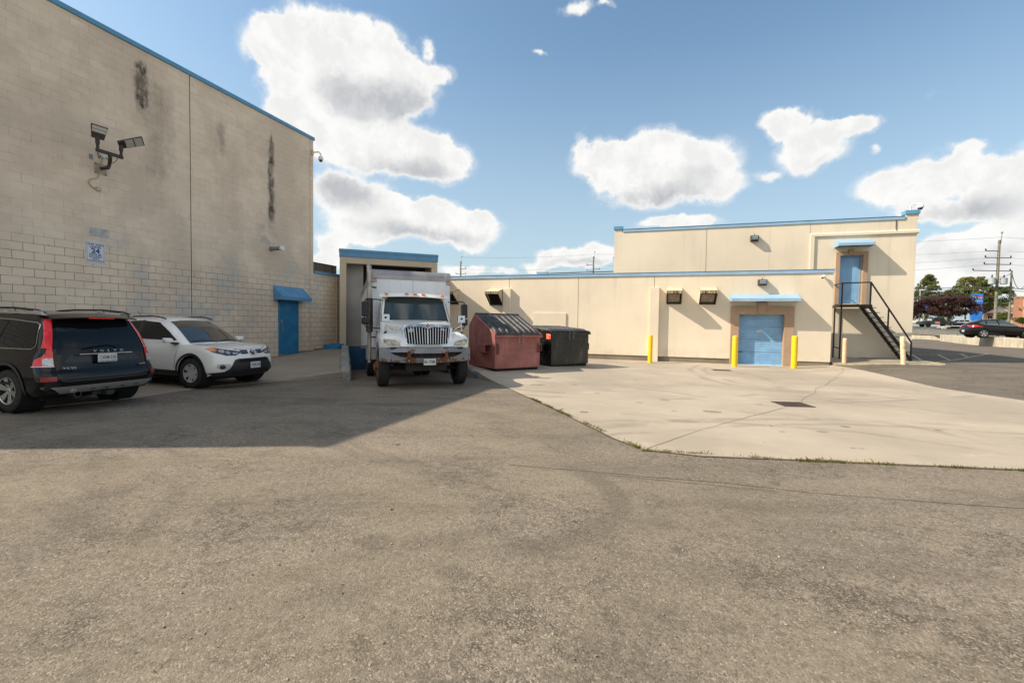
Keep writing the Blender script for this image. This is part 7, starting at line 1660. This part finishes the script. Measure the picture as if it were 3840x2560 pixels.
# ------------------------------------------------------------------ poles and wires
def pole(u, vt, vb, d, r, label, arms=(), pin=True, zbase=None):
    t = far_pt(u, vt, d); b = far_pt(u, vb, d); zb_ = zbase if zbase is not None else b.z
    root = empty('utility_pole', (t.x, t.y, zb_), label=label, cat='utility pole', group='wooden utility poles')
    MB().tube([(t.x, t.y, zb_-.3), (t.x, t.y, (zb_+t.z)/2), (t.x, t.y, t.z)], r*1.15, 14, r2=r*.8).build('post', WOODP, root, smooth=True)
    if pin: MB().tube([(t.x+.15, t.y, t.z-.5), (t.x+.22, t.y, t.z+.8)], .05, 6).lathe([(.04, t.z+.8), (.12, t.z+.9), (.12, t.z+1.0), (.03, t.z+1.1)], 'z', 10, (t.x+.22, t.y, 0)).build('top_pin', STEEL, root)
    ends = []
    for (va, s0, s1) in arms:
        z = far_pt(u, va, d).z; a = Vector((t.x, t.y, z))
        MB().bar(a+Rv*s0, a+Rv*s1, .09).build('cross_arm', mat('grey_arm', (.10, .10, .10), .8, 0, .1), root)
        for s in (s0, s1):
            if abs(s) > .3: MB().lathe([(.05, 0), (.09, .08), (.05, .12), (.09, .18), (.05, .24)], 'z', 8, tuple(a+Rv*s+Vector((0, 0, .04)))).build('insulator', DARK, root)
    return root, t
rA, tA = pole(3748, 900, 1205, 60, .16, 'tall grey wooden utility pole carrying two transformers near the right edge', arms=((941, -1.7, .1), (966, -1.7, 1.6), (991, -1.8, 1.6), (1015, -3.2, 1.6)), zbase=1.45)
for (gx, gy0, gy1) in ((1063, 572, 645), (1203, 575, 645)):
    p0 = gp(gx, gy1, 60); p1 = gp(gx, gy0, 60); h = p1.z-p0.z; hr_ = .36
    b = MB().lathe([(.30, 0), (hr_, .04), (hr_, h-.05), (hr_*1.06, h-.04), (hr_*1.06, h), (.12, h+.08)], 'z', 20, (p0.x, p0.y, p0.z)); tr_ = b.build('transformer', mat('transformer_grey', (.34, .38, .40), .5, 0, .05, 2), rA, smooth=True)
    MB().lathe([(.05, h+.08), (.10, h+.14), (.05, h+.20), (.10, h+.26), (.05, h+.34), (.02, h+.5)], 'z', 10, (p0.x, p0.y, p0.z)).build('bushing', DARK, tr_)
    MB().bar((p0.x, p0.y, p0.z+.3), (tA.x, tA.y, p0.z+.3), .08).bar((p0.x, p0.y, p0.z+h-.15), (tA.x, tA.y, p0.z+h-.15), .08).build('bracket', DARK, tr_)
rB, tB = pole(3794, 1014, 1210, 60, .12, 'shorter wooden utility pole right of the transformer pole', arms=(), pin=False, zbase=1.45)
rC, tC = pole(1728, 980, 1300, 98, .17, 'wooden utility pole sticking up behind the low roof beside the truck', arms=((1008, -.2, 1.0), (1027, -1.0, 1.0)), zbase=0)
rD, tD = pole(2226, 962, 1300, 95, .17, 'wooden utility pole sticking up behind the low roof left of the taller stucco block', arms=((994, -1.3, .2), (1009, -.1, 1.3), (1014, -1.3, .2)), zbase=0)
WIRE = mat('wire', (.05, .05, .055), .6, 0, 0)
def wire(a, b, sag, r=.022, label='thin overhead wire', grp='overhead wires'):
    a, b = Vector(a), Vector(b); pts = [a.lerp(b, k/14)-Vector((0, 0, 4*sag*(k/14)*(1-k/14))) for k in range(15)]
    o = MB().tube(pts, r, 5).build('overhead_wire', WIRE, smooth=True); tag(o, label, 'wire', grp)
E_r = lambda gy, d=60: far_pt(4200, 860+gy/3.137, d)
L_far = lambda v_, d=90: far_pt(2900, v_, d)
spec = [(860+92/3.137, 860+80/3.137, 905, 'topmost thin wire running over the transformer pole'), (860+255/3.137, 860+254/3.137, 950, 'second wire from the top on the transformer pole'), (860+333/3.137, 860+338/3.137, 990, 'third wire from the top on the transformer pole'), (860+412/3.137, 860+420/3.137, 1022, 'fourth wire from the top on the transformer pole')]
for i, (v, vr, vl, lab) in enumerate(spec):
    p0 = far_pt(3748-(30 if i else -6), v, 60); wire(far_pt(2900, vl, 95), p0, .55, .013, lab+', left span'); wire(far_pt(3748+(30 if i else 6), v, 60), far_pt(4300, vr+8, 62), .3, .013, lab+', right span')
for (v0, v1, vr, r_, lab) in ((1080, 1076, 1083, .045, 'thick telephone cable crossing the pine tree'), (1089, 1084, 1096, .03, 'lower telephone cable crossing the maple crowns'), (1113, 1108, 1108, .022, 'thin cable crossing the top of the purple tree'), (1122, 1112, 1119, .02, 'lowest thin cable crossing the purple tree')):
    wire(far_pt(2900, v0-18, 92), far_pt(3738, v1, 60), .5, r_, lab+' on the left'); wire(far_pt(3738, v1, 60), far_pt(4300, vr, 62), .4, r_, lab+' on the right')
wire(far_pt(3380+1150/3.137, 860+565/3.137, 60), far_pt(3380+1295/3.137, 860+512/3.137, 60), .15, .03, 'short cable between the two right poles'); wire(far_pt(3380+1302/3.137, 860+515/3.137, 60), far_pt(3380+1440/3.137, 860+670/3.137, 60), 1.0, .035, 'drooping cable leaving the shorter right pole')
wire(tC+Vector((0, 0, .9)), far_pt(2226, 953, 95), .4, .015, 'highest wire above the low roof between the two poles'); wire(far_pt(1745, 1008, 98), far_pt(2210, 996, 95), .6, .015, 'middle wire above the low roof between the two poles'); wire(far_pt(1745, 1028, 98), far_pt(2210, 1014, 95), .5, .015, 'lowest wire above the low roof between the two poles')
wire(far_pt(2236, 953, 95), far_pt(2700, 950, 93), .2, .015, 'highest wire running right from the pole to the stucco block'); wire(far_pt(2236, 994, 95), far_pt(2700, 996, 93), .2, .015, 'lower wire running right from the pole to the stucco block')
# street lamp among the trees
pl_ = gp(205, 1090, 100); zt_ = gp(205, 715, 100).z
sla = empty('street_lamp', tuple(pl_), label='concrete street lamp pole with a curved arm in front of the evergreen', cat='street lamp')
MB().tube([(pl_.x, pl_.y, pl_.z), (pl_.x, pl_.y, zt_)], .20, 10, r2=.14).build('pole', STEEL, sla)
a = Vector((pl_.x, pl_.y, gp(205, 775, 100).z)); MB().tube([a, a+Rv*.8+Vector((0, 0, .5)), a+Rv*2.0+Vector((0, 0, .85)), a+Rv*3.0+Vector((0, 0, .9))], .05, 8).build('arm', STEEL, sla, smooth=True)
for s_, nm in ((3.0, 0), (.45, .25)): c = a+Rv*s_+Vector((0, 0, .88+nm)); MB().hull8([c+Vector(q) for q in ((-.5, -.15, -.08), (.5, -.15, -.05), (-.5, .15, -.08), (.5, .15, -.05), (-.45, -.12, .08), (.4, -.12, .05), (-.45, .12, .08), (.4, .12, .05))]).build('lamp_head', SWH, sla, bevel=.03)

# ------------------------------------------------------------------ weeds, leaves, stones
WEED = leaf_mat('weed_green', (.15, .155, .04), (.30, .25, .10)); rg = random.Random(5)
def weeds(name, segs, dens, m, label):
    b = MB()
    for (a, c, w) in segs:
        a, c = Vector(a), Vector(c); L = (c-a).length; n = int(L*dens*w)
        cl = [rg.random() for _ in range(max(3, int(L*2.6)))]
        for _ in range(n):
            t = min(1, max(0, cl[rg.randrange(len(cl))]+rg.gauss(0, .05/L*(1+3*rg.random())))); p = a.lerp(c, t); off = rg.gauss(0, .018); nn = (c-a).normalized(); p = p+Vector((-nn.y, nn.x))*off
            h = rg.uniform(.008, .035)*(1.9 if rg.random() < .06 else .8); lean = Vector((rg.uniform(-1, 1), rg.uniform(-1, 1)))*h*1.1; wd = rg.uniform(.003, .007)
            tt = Vector((rg.uniform(-1, 1), rg.uniform(-1, 1))).normalized()*wd
            b.bm.faces.new([b.bm.verts.new(q) for q in ((p.x-tt.x, p.y-tt.y, .0), (p.x+tt.x, p.y+tt.y, .0), (p.x+lean.x*.5+tt.x*.6, p.y+lean.y*.5, .01+h*.7), (p.x+lean.x, p.y+lean.y, .01+h))])
    o = b.build(name, m); tag(o, label, 'weeds', kind='stuff')
weeds('weeds', [((10.9, 4.4), (12.2, 2.6), 1.0), ((12.2, 2.6), (14.1, -.02), 1.5), ((14.15, -.14), (16.0, .10), 1.3), ((16.0, .10), (18.6, .66), 1.6), ((18.6, .66), (21, 1.25), 1.2)], 190, WEED, 'low weeds growing in the gap along the edge of the concrete slab')
DIRT = mat('gap_dirt', (.075, .055, .035), .98, 0, .3, 20)
strip('gap_dirt', [(10.6, 4.80), (12.53, 2.12), (13.69, .43), (14.17, -.12), (14.9, -.14), (16.04, .12), (18.5, .65), (22, 1.5)], .035, lambda x, y: 0.0, DIRT, .006, kind='structure')
LFM = mat('dry_leaf', (.30, .15, .05), .8, 0, .2, 20)
def leaf(x, y, s_, z, lab):
    b = MB(); rz = rg.uniform(0, 6)
    P = [(math.cos(a)*s_*(1 if k % 2 else .45), math.sin(a)*s_*(.8 if k % 2 else .4)) for k, a in [(k, 2*PI*k/10) for k in range(10)]]
    vs = [b.bm.verts.new((x+p*math.cos(rz)-q*math.sin(rz), y+p*math.sin(rz)+q*math.cos(rz), z+.006+rg.uniform(0, .018))) for p, q in P]; b.bm.faces.new(vs)
    tag(b.build('fallen_leaf', LFM), lab, 'leaf', 'fallen leaves on the ground')
leaf(11.02, -1.05, .045, 0, 'curled brown leaf on the asphalt near the edge of the shade')
leaf(12.15, -2.95, .03, 0, 'small orange leaf on the open asphalt in the middle of the foreground')
leaf(16.1, 2.2, .04, .02, 'brown leaf on the sunlit concrete near its weedy edge'); leaf(24.0-1.5, 15.45, .07, .40, 'pale dry leaf on the pavement under the stairs')
PS = mat('pebble', (.25, .22, .18), .9, 0, .3, 30)
b = MB()
for _ in range(600):
    d = rg.uniform(1.8, 9); a = rg.uniform(-.75, .75)+YAW; x, y = CAM.x+d*math.sin(a), CAM.y+d*math.cos(a)
    if inside((x, y), SLAB) or x < 5.5: continue
    s_ = rg.uniform(.003, .0075); q = Euler((rg.uniform(0, 6), rg.uniform(0, 6), rg.uniform(0, 6))).to_matrix()
    P = [Vector((x, y, s_*.3))+q @ Vector((sx*s_, sy*s_*.8, sz*s_*.5)) for sz in (-1, 1) for sy in (-1, 1) for sx in (-1, 1)]; b.hull8(P)
tag(b.build('gravel', PS), 'loose grit scattered over the asphalt', 'gravel', kind='stuff')
b = MB().box(9.0, 9.12, 7.02, 7.08, .13, .135); tag(b.build('paper_scrap', MS), 'white scrap of paper on the concrete in front of the red dumpster', 'litter')
